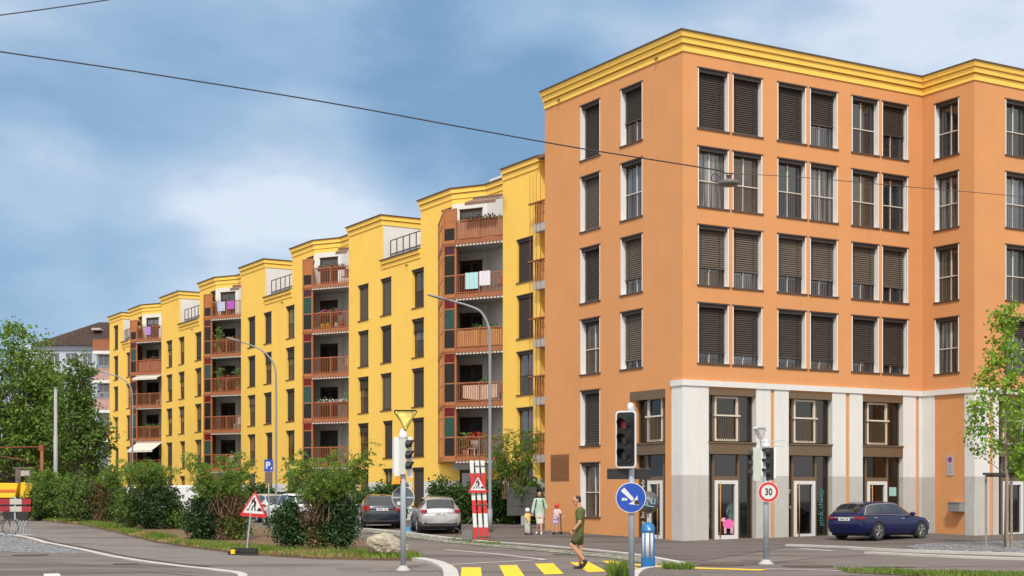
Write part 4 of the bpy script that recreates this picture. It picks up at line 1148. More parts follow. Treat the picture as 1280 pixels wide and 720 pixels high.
# ================================================================ grey house far left
def far_house():
    Y = 168; x0, x1 = P(30, 0, Y)[0], P(160, 0, Y)[0]
    t = thing('grey_house', 'pale blue grey apartment house with a brown tiled hip roof behind the trees', 'building', ((x0+x1)/2, Y, gz(Y)))
    w_ = (x1-x0)/2; M_b = mat('blue_grey_render', (.45,.50,.60), .85, .05, .4)
    zt = P(0, 432, Y)[2]-gz(Y)
    H = []
    for f in range(6):
        z = 1.3+f*2.95
        for i in range(6):
            a = -w_+1.0+i*1.85; H.append((a, a+1.15, z, z+1.45))
    F = Fr(0, 0, 1, 0, 0, 1); mb = MB(); wall_cells(mb, F, -w_, w_, -.5, zt, H)
    mb.face([(-w_, 0, -.5), (-w_, 12, -.5), (-w_, 12, zt), (-w_, 0, zt)])
    mb.box(-w_, w_, -.18, 0.02, zt-.5, zt+.02)
    for z in (4.0, 6.95, 9.9, 12.85): mb.box(-w_, w_, -.04, .0, z-.3, z-.18)
    mb.build('wall', M_b, t)
    for h_ in H:
        q = MB(F); q.face([(h_[0], .12, h_[2]), (h_[1], .12, h_[2]), (h_[1], .12, h_[3]), (h_[0], .12, h_[3])], 1)
        for a in (h_[0], (h_[0]+h_[1])/2-.03, h_[1]-.06): q.box(a, a+.06, .06, .12, h_[2], h_[3])
        q.box(h_[0], h_[1], .06, .12, h_[2], h_[2]+.06); q.box(h_[0], h_[1], .06, .12, h_[3]-.06, h_[3]); q.box(h_[0]-.05, h_[1]+.05, -.06, .06, h_[2]-.08, h_[2])
        q.build('window', [M_white, M_gl2], t)
    r = MB(); e_ = .7; zr = P(0, 405, Y)[2]-gz(Y)+.9
    rx0 = P(105, 0, Y)[0]-t.location.x
    A = (-w_-e_+1.6, -e_, zt); B = (w_+8, -e_, zt); C = (w_+8, 13, zt); D = (-w_-e_+1.6, 13, zt); E = (rx0, 6, zr); G_ = (w_+8, 6, zr)
    r.face([A, B, G_, E]); r.face([D, A, E]); r.face([C, D, E, G_]); r.face([A, D, C, B])
    rr = r.build('roof', surf_mat('brown_roof_tiles', (.075,.045,.035), (.12,.075,.06), 'gravel'), t)
    s = MB(); xs_ = P(113, 0, Y)[0]-t.location.x; s.box(xs_-.5, xs_+.5, 2.2, 3.4, zt+2.0, zt+2.25); s.build('skylight', M_lgrey, rr)
    # timber balconies at the right-hand side
    bx = P(121, 0, Y)[0]-t.location.x
    for i, py in enumerate((440, 476, 513, 549)):
        z = P(0, py, Y)[2]-gz(Y); ex = .0 if i else .2
        b = MB(); b.box(bx, w_+4, -1.6, -.05, z-.35, z); bb = b.build('balcony', M_wh, t)
        r2 = MB()
        a = bx
        while a < w_+4: r2.box(a, a+.13, -1.62, -1.58, z, z+1.25); a += .16
        r2.box(bx, w_+4, -1.66, -1.56, z+1.2, z+1.27)
        r2.build('railing', M_wood if i in (0, 3) else mat('pink_wood', (.48,.28,.24), .7, .15, 5), bb)
    cx_ = P(106, 0, Y)[0]-t.location.x
    b = MB(); b.tube([(cx_, -1.0, -.5), (cx_, -1.0, 5.2)], 1.5, 20); b.build('stair_tower', M_b, t, True)
    b = MB(); b.box(-w_, cx_, -2.2, 0, 4.6, 4.9); b.build('canopy', M_wh, t)
far_house()
# ================================================================ vegetation
def leafmat(name, c, v=.35, isl=.35, tr=.25, sc=1.2):
    return mat(name, c, .6, v, sc, spec=.3, island=isl, trans=tr)
ML_tree = leafmat('broad_leaves', (.13,.225,.033)); ML_tree2 = leafmat('darker_broad_leaves', (.095,.17,.03))
ML_young = leafmat('young_maple_leaves', (.22,.38,.035), .3, .35, .35)
ML_dark = leafmat('dark_shrub_leaves', (.036,.082,.026), .35, .4, .15)
ML_mid = leafmat('shrub_leaves', (.10,.165,.032), .4, .4, .2)
ML_feath = leafmat('feathery_leaves', (.15,.26,.04), .3, .35, .35)
ML_red = leafmat('reddish_dry_leaves', (.16,.10,.045), .4, .5, .2)
ML_hedge = leafmat('hedge_leaves', (.06,.12,.026), .4, .4, .2)
M_bark = mat('grey_brown_bark', (.14,.11,.085), .9, .25, 5, .5, 15)
M_twig = mat('brown_twigs', (.16,.10,.06), .9, .2, 6)
def leaves_obj(name, centers, size, m, parent, upbias=.4, aspect=.6, szvar=.4):
    C_ = np.asarray(centers, float); n = len(C_)
    if n == 0: return
    nrm = rng.normal(size=(n, 3)); nrm[:, 2] += upbias*np.sign(rng.random(n)-.2); nrm /= np.linalg.norm(nrm, axis=1)[:, None]
    a = rng.normal(size=(n, 3)); a -= nrm*(a*nrm).sum(1)[:, None]; a /= np.linalg.norm(a, axis=1)[:, None]
    b = np.cross(nrm, a); s = (size*(1+szvar*rng.uniform(-1, 1, n)))[:, None]
    V = np.empty((n, 4, 3)); V[:, 0] = C_-a*s; V[:, 1] = C_-b*s*aspect+nrm*s*.15; V[:, 2] = C_+a*s; V[:, 3] = C_+b*s*aspect+nrm*s*.15
    me = bpy.data.meshes.new(name); me.vertices.add(4*n); me.vertices.foreach_set('co', V.reshape(-1))
    me.loops.add(4*n); me.loops.foreach_set('vertex_index', np.arange(4*n, dtype=np.int32))
    me.polygons.add(n); me.polygons.foreach_set('loop_start', np.arange(0, 4*n, 4, dtype=np.int32)); me.polygons.foreach_set('loop_total', np.full(n, 4, dtype=np.int32))
    me.materials.append(m); me.update(calc_edges=True); me.validate()
    o = bpy.data.objects.new(name, me); col.objects.link(o); o.parent = parent; return o
def clumps(c, r, nclump, per, sig, shell=.55, seed=0, flat=.7):
    """leaf positions gathered in clumps through an ellipsoid"""
    g_ = np.random.default_rng(seed); out = []; cc = []
    while len(cc) < nclump:
        p = g_.uniform(-1, 1, 3); d = np.linalg.norm(p)
        if d > 1 or d < shell*g_.random(): continue
        lump = 1+.18*math.sin(p[0]*5+seed)*math.cos(p[1]*4+p[2]*6+seed*2)
        cc.append(np.array(c)+p*np.array(r)*lump)
    for q in cc:
        s_ = sig*g_.uniform(.6, 1.35)
        pts = g_.normal(size=(int(per*g_.uniform(.6, 1.4)), 3))*s_; pts[:, 2] *= flat
        out.append(q+pts)
    return np.concatenate(out), cc
def tree(name, label, x, y, h, lobes, nclump, per, sig, leaf, m, trunk_r=.28, seed=1, crown0=2.5):
    t = thing(name, label, 'tree', (x, y, gz(y)), 0, 'big broadleaf trees on the left')
    allp = []; br = MB()
    br.tube([(0, 0, -.1), (.05, 0, crown0), (.1, .1, h*.5), (.0, .1, h*.8)], [trunk_r, trunk_r*.8, trunk_r*.5, trunk_r*.12], 10)
    for i, (c, r) in enumerate(lobes):
        p, cc = clumps(c, r, nclump, per, sig, seed=seed*10+i); allp.append(p)
        for q in cc[::4]:
            s = Vector((.05, .05, min(max(q[2]*.45, crown0*.8), h*.6))); e_ = Vector(q); md = (s+e_)/2+Vector((0, 0, .3))
            br.tube([s, md, e_], [.09, .05, .015], 5)
    br.build('trunk', M_bark, t, True)
    leaves_obj('crown', np.concatenate(allp), leaf, m, t)
    return t
x, y, _ = P(28, 0, 104)
tree('broadleaf_tree', 'tallest leafy green tree at the left edge of the picture', P(22,0,106)[0], 106, 14.5,
     [((0,0,9.6), (2.3,2.2,4.4)), ((-2.9,0,8.0), (2.2,2,3.8)), ((1.5,0,7.4), (1.6,2,3.4)), ((-.8,0,5.0), (3.4,2.4,2.6))], 105, 46, .40, .125, ML_tree, seed=1)
tree('broadleaf_tree', 'darker rounded leafy tree directly in front of the grey house', P(101,0,102)[0], 102, 11.5,
     [((.0,0,8.6), (.9,1.1,2.4)), ((-.5,0,6.0), (1.7,1.8,2.9)), ((.8,0,5.0), (1.1,1.6,2.4))], 70, 46, .33, .12, ML_tree2, seed=2)
tree('broadleaf_tree', 'mid green tree with a pointed top between the tallest tree and the grey house', P(54,0,112)[0], 112, 13.5,
     [((.3,0,9.8), (1.0,1.2,3.6)), ((.3,0,6.5), (1.9,2.0,3.2)), ((-.8,0,4.2), (2.5,2,2.2))], 75, 46, .38, .125, ML_tree, seed=3)
tree('broadleaf_tree', 'low dark tree filling the gap under the tall ones at the far left', P(-10,0,120)[0], 120, 9,
     [((0,0,5.0), (4.5,2,3.6)), ((5,0,3.6), (3.0,2,2.4))], 90, 45, .5, .15, ML_tree2, seed=4)
tree('broadleaf_tree', 'distant dark tree showing low behind the grey house forecourt', P(66,0,122)[0], 122, 6,
     [((0,0,2.8), (4.2,2,2.0))], 80, 30, .5, .2, ML_tree2, seed=5, crown0=1.5)

def shrub(label, px, yd, parts, name='shrub', group='shrubs in the planting bed'):
    """parts: (kind, dx, w, z0, z1) in metres around the root"""
    x = (px-640)/FOC*yd
    t = thing(name, label, 'shrub', (x, yd, gz(yd)+.05), 0, group)
    seed = int(px*3+yd)
    tw = MB(); g_ = random.Random(seed); gg = np.random.default_rng(seed)
    for (kind, dx, w_, z0, z1) in parts:
        c = (dx, 0, (z0+z1)/2); r = (w_/2, w_/2*.85, (z1-z0)/2)
        if kind == 'dark': p, _ = clumps(c, r, int(60*w_*(z1-z0)), 42, .13, .7, seed+1); leaves_obj('foliage', p, .055, ML_dark, t)
        if kind == 'mid': p, _ = clumps(c, r, int(50*w_*(z1-z0)), 36, .16, .5, seed+2); leaves_obj('foliage', p, .055, ML_mid, t)
        if kind == 'red': p, _ = clumps(c, r, int(26*w_*(z1-z0)), 34, .14, .4, seed+3); leaves_obj('foliage', p, .05, ML_red, t)
        if kind in ('red', 'twig'):
            for _ in range(int(45*w_)):
                b0 = (dx+g_.uniform(-.3, .3)*w_, g_.uniform(-.3, .3)*w_, 0); e_ = (dx+g_.uniform(-.6, .6)*w_, g_.uniform(-.5, .5)*w_, g_.uniform(.6, 1)*z1)
                tw.tube([b0, ((b0[0]+e_[0])/2+g_.gauss(0, .08), (b0[1]+e_[1])/2, e_[2]*.5), e_], [.012, .009, .004], 4)
        if kind == 'feather':
            pts = []
            for _ in range(int(14*w_)+5):
                a0 = Vector((dx+g_.uniform(-.25, .25)*w_, g_.uniform(-.25, .25)*w_, z0*.6)); tip = Vector((dx+g_.uniform(-.55, .55)*w_, g_.uniform(-.4, .4)*w_, g_.uniform(z0+(z1-z0)*.35, z1)))
                mid = (a0+tip)/2+Vector((0, 0, .15)); tw.tube([a0, mid, tip], [.02, .013, .005], 5)
                for s_ in range(13):
                    f = g_.uniform(.35, 1); base = a0.lerp(tip, f)+Vector((0, 0, .15*4*f*(1-f)))
                    an = g_.uniform(0, 2*math.pi); ln = g_.uniform(.25, .55); d = Vector((math.cos(an), math.sin(an)*.8, g_.uniform(-.25, .35)))
                    k = int(26*ln/.4)
                    fr = gg.random(k)[:, None]; arr = np.array(base)+fr*ln*np.array(d)+gg.normal(size=(k, 3))*.035; arr[:, 2] -= (fr[:, 0]**2)*.18
                    pts.append(arr)
            leaves_obj('foliage', np.concatenate(pts), .042, ML_feath, t, upbias=.8, aspect=.45)
    if tw.F: tw.build('stems', M_twig, t)
    return t
def m2(px, Y): return px/FOC*Y     # pixel length to metres at depth
# outline positions read off the ground contact of each shrub
S = [('olive green shrub at the far left end of the bed with light leafy tips', 62, 84, [('mid', 0, 2.9, 0, 2.1), ('dark', -.3, 1.4, 0, 1.3), ('twig', 0, 1.2, 0, 1.6), ('feather', .0, 2.2, 1.3, 3.0)]),
     ('second shrub from the left with brown bare middle in the bed', 118, 76, [('mid', -.7, 2.1, 0, 2.3), ('red', .3, 1.6, 0, 2.2), ('mid', 1.3, 1.5, 0, 1.8), ('feather', .7, 1.6, 1.6, 3.0)]),
     ('dense dark ball shaped shrub in front of the white vans', 192, 66, [('dark', .1, 2.2, 0, 2.0), ('mid', -.9, 1.3, 0, 1.7), ('mid', 1.05, 1.1, 0, 1.1), ('feather', -.3, 2.2, 1.9, 3.1)]),
     ('shrub with a dark green left half and reddish right half, left of the triangular sign', 270, 57, [('dark', -.5, 1.35, 0, 1.75), ('red', .55, 1.3, 0, 1.9), ('mid', .7, 1.0, 0, 1.0), ('feather', .2, 2.4, 1.6, 3.4)]),
     ('largest shrub with two dark sides, bare brown middle and feathery crown beside the rock', 394, 47.5, [('dark', -.85, 1.0, 0, 1.5), ('dark', .75, 1.15, 0, 1.75), ('red', 0, .85, 0, 1.9), ('mid', .2, .8, 0, .7), ('feather', .35, 2.7, 1.5, 3.45)])]
for a in S: shrub(*a)
shrub('thin feathery sapling rising between the street lamp and the grey board', 646, 72, [('feather', -.2, 2.4, 2.0, 4.7), ('feather', 0.2, 1.6, .8, 2.6)], name='sapling', group=None)
def hedge(label, px0, px1, Y, h, bumps=.2, d=1.3, m=None):
    x0, x1 = m2(px0-640, Y), m2(px1-640, Y)
    t = thing('hedge', label, 'hedge', ((x0+x1)/2, Y, gz(Y)), 0, 'hedges along the yellow block')
    g_ = np.random.default_rng(int(px0)); out = []
    w_ = x1-x0; n = int(w_*h*42)
    for _ in range(n):
        cx_ = g_.uniform(-w_/2, w_/2); top = h*(1-bumps/2+bumps/2*math.sin(cx_*2.3+px0)+.06*math.sin(cx_*7))
        out.append(np.array((cx_, g_.uniform(0, d) if g_.random() < .4 else g_.normal(0, .12), g_.uniform(0, top)))+g_.normal(size=(34, 3))*.16)
    leaves_obj('foliage', np.concatenate(out), .075, m or ML_hedge, t)
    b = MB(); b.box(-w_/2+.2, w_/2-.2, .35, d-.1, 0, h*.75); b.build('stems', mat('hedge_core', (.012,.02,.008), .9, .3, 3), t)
hedge('tall dark hedge behind the silver hatchback', 540, 641, 74, 2.15)
hedge('green hedge behind the dark hatchback', 440, 506, 78, 2.05)
hedge('low hedge with shrubs behind the white parked cars', 285, 372, 92, 2.2, .4)
hedge('strip of hedge under the far windows of the yellow block', 228, 285, 103, 1.7, .3)
hedge('narrow hedge growing beside the grey board near the orange corner', 640, 678, 75.5, 2.2, .3, .5)
hedge('far hedge below the last balcony stack', 130, 200, 112, 2.0, .5)

# young maple with stakes on the right
Yt = 50.5; xt = m2(1257-640, Yt)
t = thing('young_tree', 'slender bright green young maple held by timber stakes in the gravel bed', 'tree', (xt, Yt, 0.02))
tr = MB(); tr.tube([(0, 0, 0), (.03, 0, 2.4), (-.02, 0, 4.5), (.05, 0, 6.6), (-.1, 0, 8.45)], [.065, .05, .035, .022, .006], 8)
g_ = random.Random(3); pts = []; gg = np.random.default_rng(9)
def tz(z): return (z-2.2)
for i in range(46):
    z0 = 2.3+ (i/46)**.9*5.75; an = i*2.4+g_.uniform(-.4, .4); ln = (1.15*(1-((z0-2.3)/6.8))+.18)*g_.uniform(.55, 1.1)
    if math.cos(an) < -.2 and 3.2 < z0 < 5.6: ln *= 1.25
    e_ = Vector((math.cos(an)*ln, math.sin(an)*ln, z0+ln*g_.uniform(.5, .9))); s = Vector((0, 0, z0))
    mid = (s+e_)/2+Vector((math.cos(an), math.sin(an), 0))*ln*.12
    tr.tube([s, mid, e_], [.016, .01, .004], 5)
    for _ in range(int(6+ln*6)):
        f = g_.uniform(.35, 1.08); c = s.lerp(e_, f); pts.append(np.array(c)+gg.normal(size=(int(g_.uniform(4, 10)), 3))*np.array((.12, .12, .10)))
for (dx, z) in ((-.95, 5.5), (-1.2, 4.6), (-.6, 6.4), (-1.25, 3.9), (-.9, 4.1), (.6, 3.0), (.7, 3.4), (.5, 2.6), (.9, 3.8), (.35, 2.9), (.9, 4.6), (.8, 5.3)):
    tr.tube([(0, 0, z-.7), (dx*.5, .1, z-.25), (dx, 0, z)], [.014, .009, .004], 5)
    for _ in range(9): pts.append(np.array((dx*g_.uniform(.6, 1.1), g_.gauss(0, .15), z+g_.gauss(0, .2)))+gg.normal(size=(12, 3))*.12)
tr.build('trunk', mat('pale_young_bark', (.30,.24,.18), .9, .2, 6), t, True)
leaves_obj('crown', np.concatenate(pts), .062, ML_young, t, aspect=.75)
st = thing('tree_stakes', 'timber stakes tied with a dark cross frame around the young maple', 'tree support', (xt, Yt, 0.02))
mb = MB()
stk = [(m2(1236-1257, Yt), .3), (-.08, -.42), (m2(1265-1257, Yt), .05), (.34, .45)]
for (a, b_) in stk: mb.tube([(a, b_, 0), (a, b_, 2.45)], .042, 8)
mb.build('stake', mat('grey_timber_stake', (.30,.24,.19), .9, .2, 8), st)
mb = MB()
for i in range(4):
    a, b_ = stk[i], stk[(i+1) % 4]; mb.tube([(a[0], a[1], 2.42), (b_[0], b_[1], 2.42)], .04, 6)
mb.box(-.75, .55, .0, .09, 2.44, 2.52); mb.build('cross_frame', mat('dark_timber', (.05,.04,.032), .8, .2, 6), st)

# grass
def in_poly(x, y, poly):
    c = False; j = len(poly)-1
    for i in range(len(poly)):
        if (poly[i][1] > y) != (poly[j][1] > y) and x < (poly[j][0]-poly[i][0])*(y-poly[i][1])/(poly[j][1]-poly[i][1])+poly[i][0]: c = not c
        j = i
    return c
def grass(name, poly, n, h, m, dens=None, dry=0, z=0.05):
    g_ = np.random.default_rng(n); V = []; F_ = []; xs_ = [p[0] for p in poly]; ys_ = [p[1] for p in poly]; k = 0
    while k < n:
        x = g_.uniform(min(xs_), max(xs_)); y = g_.uniform(min(ys_), max(ys_))
        if not in_poly(x, y, poly): continue
        if dens and g_.random() > dens(x, y): continue
        k += 1; a = g_.uniform(0, 6.28); hh = h*g_.uniform(.4, 1.3); wd = .012+.02*g_.random(); lx, ly = g_.normal(0, hh*.35, 2)
        i = len(V); zz = gz(y)+z
        V += [(x-wd*math.cos(a), y-wd*math.sin(a), zz), (x+wd*math.cos(a), y+wd*math.sin(a), zz), (x+lx, y+ly, zz+hh)]; F_.append((i, i+1, i+2))
    me = bpy.data.meshes.new(name); me.from_pydata(V, [], F_); me.materials.append(m); me.update()
    o = bpy.data.objects.new(name, me); col.objects.link(o); tag(o, kind='stuff', cat='grass'); return o
M_g1 = leafmat('grass_blades', (.14,.22,.03), .3, .35, .3); M_g2 = leafmat('dry_grass_blades', (.36,.27,.11), .3, .35, .3)
bp = [G(*p) for p in bedf]; ff = smoothline(bp, 4)
from mathutils import noise as mn
def edge_dist(x, y):
    return min(math.hypot(x-a, y-b) for a, b in ff)
front_poly = [G(*p) for p in bedf]+[G(*p) for p in ((520,694), (470,693.5), (380,689), (300,684), (240,677), (165,663), (110,653), (60,646), (15,644))]
pat = lambda x, y: mn.noise(Vector((x*.9, y*.35, 0)))
o = grass('bed_grass', front_poly, 11000, .15, M_g1, lambda x, y: min(1, max(.03, .35+1.6*pat(x, y)+(.5 if edge_dist(x, y) < .5 else 0))))
o['label'] = 'green grass tufts along the front edge of the planting bed'
o = grass('dry_grass', front_poly, 9000, .09, M_g2, lambda x, y: min(1, max(.05, .5-1.2*pat(x, y)))); o['label'] = 'dry straw coloured grass in the planting bed'; o['category'] = 'dry grass'
verge = [G(*p) for p in ((1046,711.5), (1090,713), (1290,718), (1290,724), (1180,722), (1060,716))]
sheet('verge', verge, M_soil, .012, px=False)
o = grass('verge_grass', verge, 1500, .09, M_g1, lambda x, y: .3+.7*max(0, min(1, .5+1.6*mn.noise(Vector((x*1.3, 0, 0))))), z=.01); o['label'] = 'grass strip at the kerb in the lower right'
isl = [G(*p) for p in ((762,722), (784,722), (786,730), (760,730))]
o = grass('island_grass', isl, 420, .30, M_g1, z=.1); o['label'] = 'tall grass tuft at the foot of the front signal pole'
isl2 = [G(*p) for p in ((828,713), (868,714.5), (868,718), (828,717))]
o = grass('island_weeds', isl2, 400, .13, M_g1, z=.1); o['label'] = 'low weeds on the island edge right of the hydrant'
bar = [G(*p) for p in ((560,675), (625,682), (625,678), (565,672))]
o = grass('gutter_weeds', bar, 500, .05, M_g1, z=.02); o['label'] = 'weeds growing between the setts of the gutter'

# rock
mb = MB(); x, y = G(486, 697.5)
t = tag(None, ) if False else None
bm = bmesh.new(); bmesh.ops.create_icosphere(bm, subdivisions=5, radius=1)
for v in bm.verts:
    p = v.co.copy(); k = 1+.34*mn.noise(p*1.1+Vector((3, 1, 2)))+.20*abs(mn.noise(p*2.3))+.05*mn.noise(p*7)+.03*mn.noise(p*17)
    v.co = Vector((p.x*.50*k, p.y*.42*k, max(p.z*.40*k, -.12)))
    if v.co.x > 0: v.co.z *= 1-.35*v.co.x/.44
    v.co.z += .2+ .09
me = bpy.data.meshes.new('rock'); bm.to_mesh(me); bm.free()
me.materials.append(mat('pale_limestone', (.36,.31,.235), .9, .45, 6, .8, 12, fine=.2))
o = bpy.data.objects.new('rock', me); col.objects.link(o); o.location = (x, y+.1, .0); tag(o, 'pale rough boulder at the right end of the planting bed', 'rock')
# ================================================================ street furniture
def pole(t, h, r, m=M_steel, x=0, y=0, z0=0, name='pole'):
    mb = MB(); mb.tube([(x, y, z0), (x, y, h)], r, 12); return mb.build(name, m, t, True)
def flange(t, r=.16):
    mb = MB(); mb.tube([(0, 0, 0), (0, 0, .03), (0, 0, .10), (0, 0, .13)], [r, r, r*.55, r*.45], 14); mb.build('base', M_conc, t, True)
def hood(mb, c, fwd, r=.10, ln=.18):
    """signal visor: a tube cut open below"""
    f = Vector(fwd).normalized(); side = f.cross(Vector((0, 0, 1))).normalized(); up = Vector((0, 0, 1)); c = Vector(c); n = 12
    for i in range(n):
        a0 = math.radians(-40+260*i/n); a1 = math.radians(-40+260*(i+1)/n)
        p = [c+side*math.cos(a)*r+up*math.sin(a)*r for a in (a0, a1)]
        l0 = ln*(.55+.45*max(0, math.sin(a0))); l1 = ln*(.55+.45*max(0, math.sin(a1)))
        mb.face([tuple(p[0]), tuple(p[1]), tuple(p[1]+f*l1), tuple(p[0]+f*l0)])
        q = [c+side*math.cos(a)*(r-.012)+up*math.sin(a)*(r-.012) for a in (a0, a1)]
        mb.face([tuple(q[0]), tuple(q[1]), tuple(q[1]+f*l1), tuple(q[0]+f*l0)])
M_sigback = mat('signal_grey_housing', (.50,.53,.50), .5, .06, 4)
M_lens = [mat('signal_lens_red', (.30,.012,.02), .2, .1, 9), mat('signal_lens_amber', (.05,.03,.01), .2, .1, 9), mat('signal_lens_green', (.01,.035,.02), .2, .1, 9)]
M_edge = mat('pale_signal_edge', (.72,.73,.74), .5, .04, 3)
def rrect(w_, h_, r, n=5):
    pts = []
    for cx_, cz_, a0 in ((w_/2-r, h_/2-r, 0), (-w_/2+r, h_/2-r, 90), (-w_/2+r, -h_/2+r, 180), (w_/2-r, -h_/2+r, 270)):
        for i in range(n+1):
            a = math.radians(a0+90*i/n); pts.append((cx_+r*math.cos(a), cz_+r*math.sin(a)))
    return pts
def signal_head(t, c, yaw, backboard=True, sc=1.0, back_m=None, red_on=False):
    """three-lamp head; yaw = direction of the lenses"""
    rot = Matrix.Rotation(yaw, 4, 'Z'); base = Vector(c)
    f = lambda x, y, z: tuple(base+(rot @ Vector((x*sc, y*sc, z*sc))))       # local: lenses face -y
    mb = MB(f); mb.xprism(rrect(.27, .86, .05), -.04, .14); 
    hd = mb.build('signal_head', back_m or M_black, t)
    if backboard:
        b = MB(f); b.xprism(rrect(.42, 1.06, .07), -.0, .018, 0); b.xprism(rrect(.36, 1.0, .05), -.008, -.0, 1); b.build('backboard', [M_edge, M_black], hd)
    for i, z in enumerate((.28, 0, -.28)):
        l = MB(f); l.disc((0, -.05, z), (0, 1, 0), .093, .03, 20)
        l.build('lens', M_lens[i], hd)
    v = MB(f)
    for z in (.28, 0, -.28): hood(v, (0, -.05, z), (0, -1, 0), .108, .20)
    v.build('visor', M_black, hd)
    return hd
def round_sign(t, c, yaw, r, face_m, rim_m=M_edge, name='round_sign', back=False):
    rot = Matrix.Rotation(yaw, 4, 'Z'); base = Vector(c); f = lambda x, y, z: tuple(base+(rot @ Vector((x, y, z))))
    mb = MB(f); mb.disc((0, 0, 0), (0, 1, 0), r, .02, 40, 0); mb.disc((0, -.011, 0), (0, 1, 0), r*.955, .006, 40, 1)
    if back: mb.box(-r*.9, r*.9, .012, .03, -.02, .02, 0)
    o = mb.build(name, [rim_m, face_m], t); return o, f
# ---- near signal with the blue keep-right sign
Y1 = 27.2; x1 = m2(789.5-640, Y1)
t = thing('traffic_light', 'nearest traffic light with a pale rimmed signal above a round blue arrow sign', 'traffic light', (x1, Y1, 0), 0, 'traffic lights around the crossing')
Z = lambda py, Y: CH+(HOR-py)/FOC*Y
X = lambda px, Y, x0: (px-640)/FOC*Y-x0
pole(t, Z(508, Y1), .055)
hd = signal_head(t, (X(781.5, Y1, x1), -.14, Z(549.5, Y1)), math.radians(-30), sc=.98)
mb = MB(); mb.tube([(X(788, Y1, x1), 0, Z(516, Y1)), (X(788, Y1, x1), 0, Z(506, Y1)), (X(788, Y1, x1), 0, Z(503.5, Y1))], [.06, .055, .03], 12); mb.build('pole_cap', M_edge, t, True)
mb = MB(); mb.box(X(759, Y1, x1), X(813, Y1, x1), -.01, .05, Z(599, Y1), Z(586.5, Y1)); mb.box(X(759, Y1, x1), X(813, Y1, x1), -.02, .06, Z(586.8, Y1), Z(585.6, Y1), 1); mb.build('direction_board', [M_black, mat('dark_grey_trim', (.08,.08,.085), .4, .1, 4)], t)
o, f = round_sign(t, (X(789.5, Y1, x1)-.02, -.09, Z(622, Y1)), math.radians(-6), .275, M_blue, name='keep_right_sign')
mb = MB(f)     # white arrow pointing down right, small square sticker, dark stud
d = Vector((1, -1)).normalized(); n_ = Vector((1, 1)).normalized()
def pt(a, b_): q = d*a+n_*b_; return (q.x, -.016, q.y)
mb.face([pt(-.215, -.045), pt(.06, -.03), pt(.06, .03), pt(-.215, .045)][::1]); mb.face([pt(.05, -.115), pt(.20, 0), pt(.05, .115), pt(.08, 0)])
mb.build('arrow', M_white, t)
mb = MB(f); mb.box(-.165, -.11, -.018, -.015, -.055, -.005, 0); mb.box(-.105, -.065, -.018, -.015, -.055, -.01, 0); mb.disc((.105, -.02, -.085), (0, 1, 0), .042, .012, 14, 1); mb.build('stickers', [M_white, M_lens[1]], t)
# ---- left signal seen from the side, yellow give-way sign
Y2 = 34.7; x2 = m2(504-640, Y2)
t = thing('traffic_light', 'traffic light topped by a yellow lit give way triangle, left of the crossing', 'traffic light', (x2, Y2, 0), 0, 'traffic lights around the crossing')
pole(t, Z(545, Y2), .065); flange(t, .17)
mb = MB(); mb.tube([(0, 0, Z(548, Y2)), (0, 0, Z(544, Y2)), (0, 0, Z(536, Y2))], [.11, .10, .05], 12); mb.build('pole_cap', M_edge, t, True)
rotf = lambda yaw, c: (lambda x, y, z, r_=Matrix.Rotation(yaw, 4, 'Z'), b_=Vector(c): tuple(b_+(r_ @ Vector((x, y, z)))))
def tri(w_, k): h_ = w_*.866; return [(-w_/2*k, h_/2*k+ (h_/6)*0), (0, -h_/2*k-.0), (w_/2*k, h_/2*k)]
f = rotf(math.radians(10), (X(507, Y2, x2), -.05, Z(526.5, Y2)))
def rtri(w_, r_, up=False, n=5):     # rounded triangle outline
    s = -1 if not up else 1; h_ = w_*.866
    V_ = [Vector((-w_/2, -s*h_/2)), Vector((w_/2, -s*h_/2)), Vector((0, s*h_/2))]; c = sum(V_, Vector((0, 0)))/3; pts = []
    for i in range(3):
        v0 = V_[i]; di = (c-v0).normalized(); q = v0+di*r_*2; a0 = math.atan2(-di.y, -di.x)
        for k in range(n+1):
            a = a0-math.radians(60)+math.radians(120)*k/n; pts.append((q.x+r_*math.cos(a), q.y+r_*math.sin(a)))
    return pts
mb = MB(f); mb.xprism(rtri(.60, .04), -.02, .02, 0); mb.xprism(rtri(.52, .03), -.028, -.02, 1); mb.build('give_way_sign', [M_black, mat('yellow_retro_panel', (.85,.72,.18), .4, .35, 4)], t)
mb = MB()
b0 = X(503.5, Y2, x2); mb.box(X(493, Y2, x2), X(500, Y2, x2), -.02, .04, Z(595, Y2), Z(546, Y2)); mb.box(X(509, Y2, x2), X(515.5, Y2, x2), .0, .05, Z(597, Y2), Z(546, Y2)); mb.build('backboard', M_edge, t)
mb = MB(); mb.box(X(499.5, Y2, x2), X(508, Y2, x2), -.16, -.02, Z(593, Y2), Z(548.5, Y2)); hd = mb.build('signal_head', M_sigback, t)
mb = MB()
for pz in (555.5, 569, 582.5):
    hood(mb, (X(508, Y2, x2), -.09, Z(pz, Y2)), (1, -.15, 0), .10, .19)
    mb.disc((X(508.5, Y2, x2), -.09, Z(pz, Y2)), (1, 0, 0), .09, .03)
mb.build('visor', M_black, hd)
hd2 = signal_head(t, (X(497, Y2, x2), .16, Z(570, Y2)), math.radians(185), backboard=False, back_m=M_sigback)
mb = MB(); mb.box(X(493.5, Y2, x2), X(500.5, Y2, x2), -.12, .02, Z(605, Y2), Z(599, Y2)); mb.tube([(X(498.5, Y2, x2), -.05, Z(601, Y2)), (X(498.5, Y2, x2), -.05, Z(596, Y2))], .055, 10)
mb.box(X(490, Y2, x2), X(494, Y2, x2), -.1, 0, Z(605.5, Y2), Z(601.5, Y2)); mb.build('orange_box', mat('orange_lamp_plastic', (.85,.30,.015), .45, .08, 8), t)
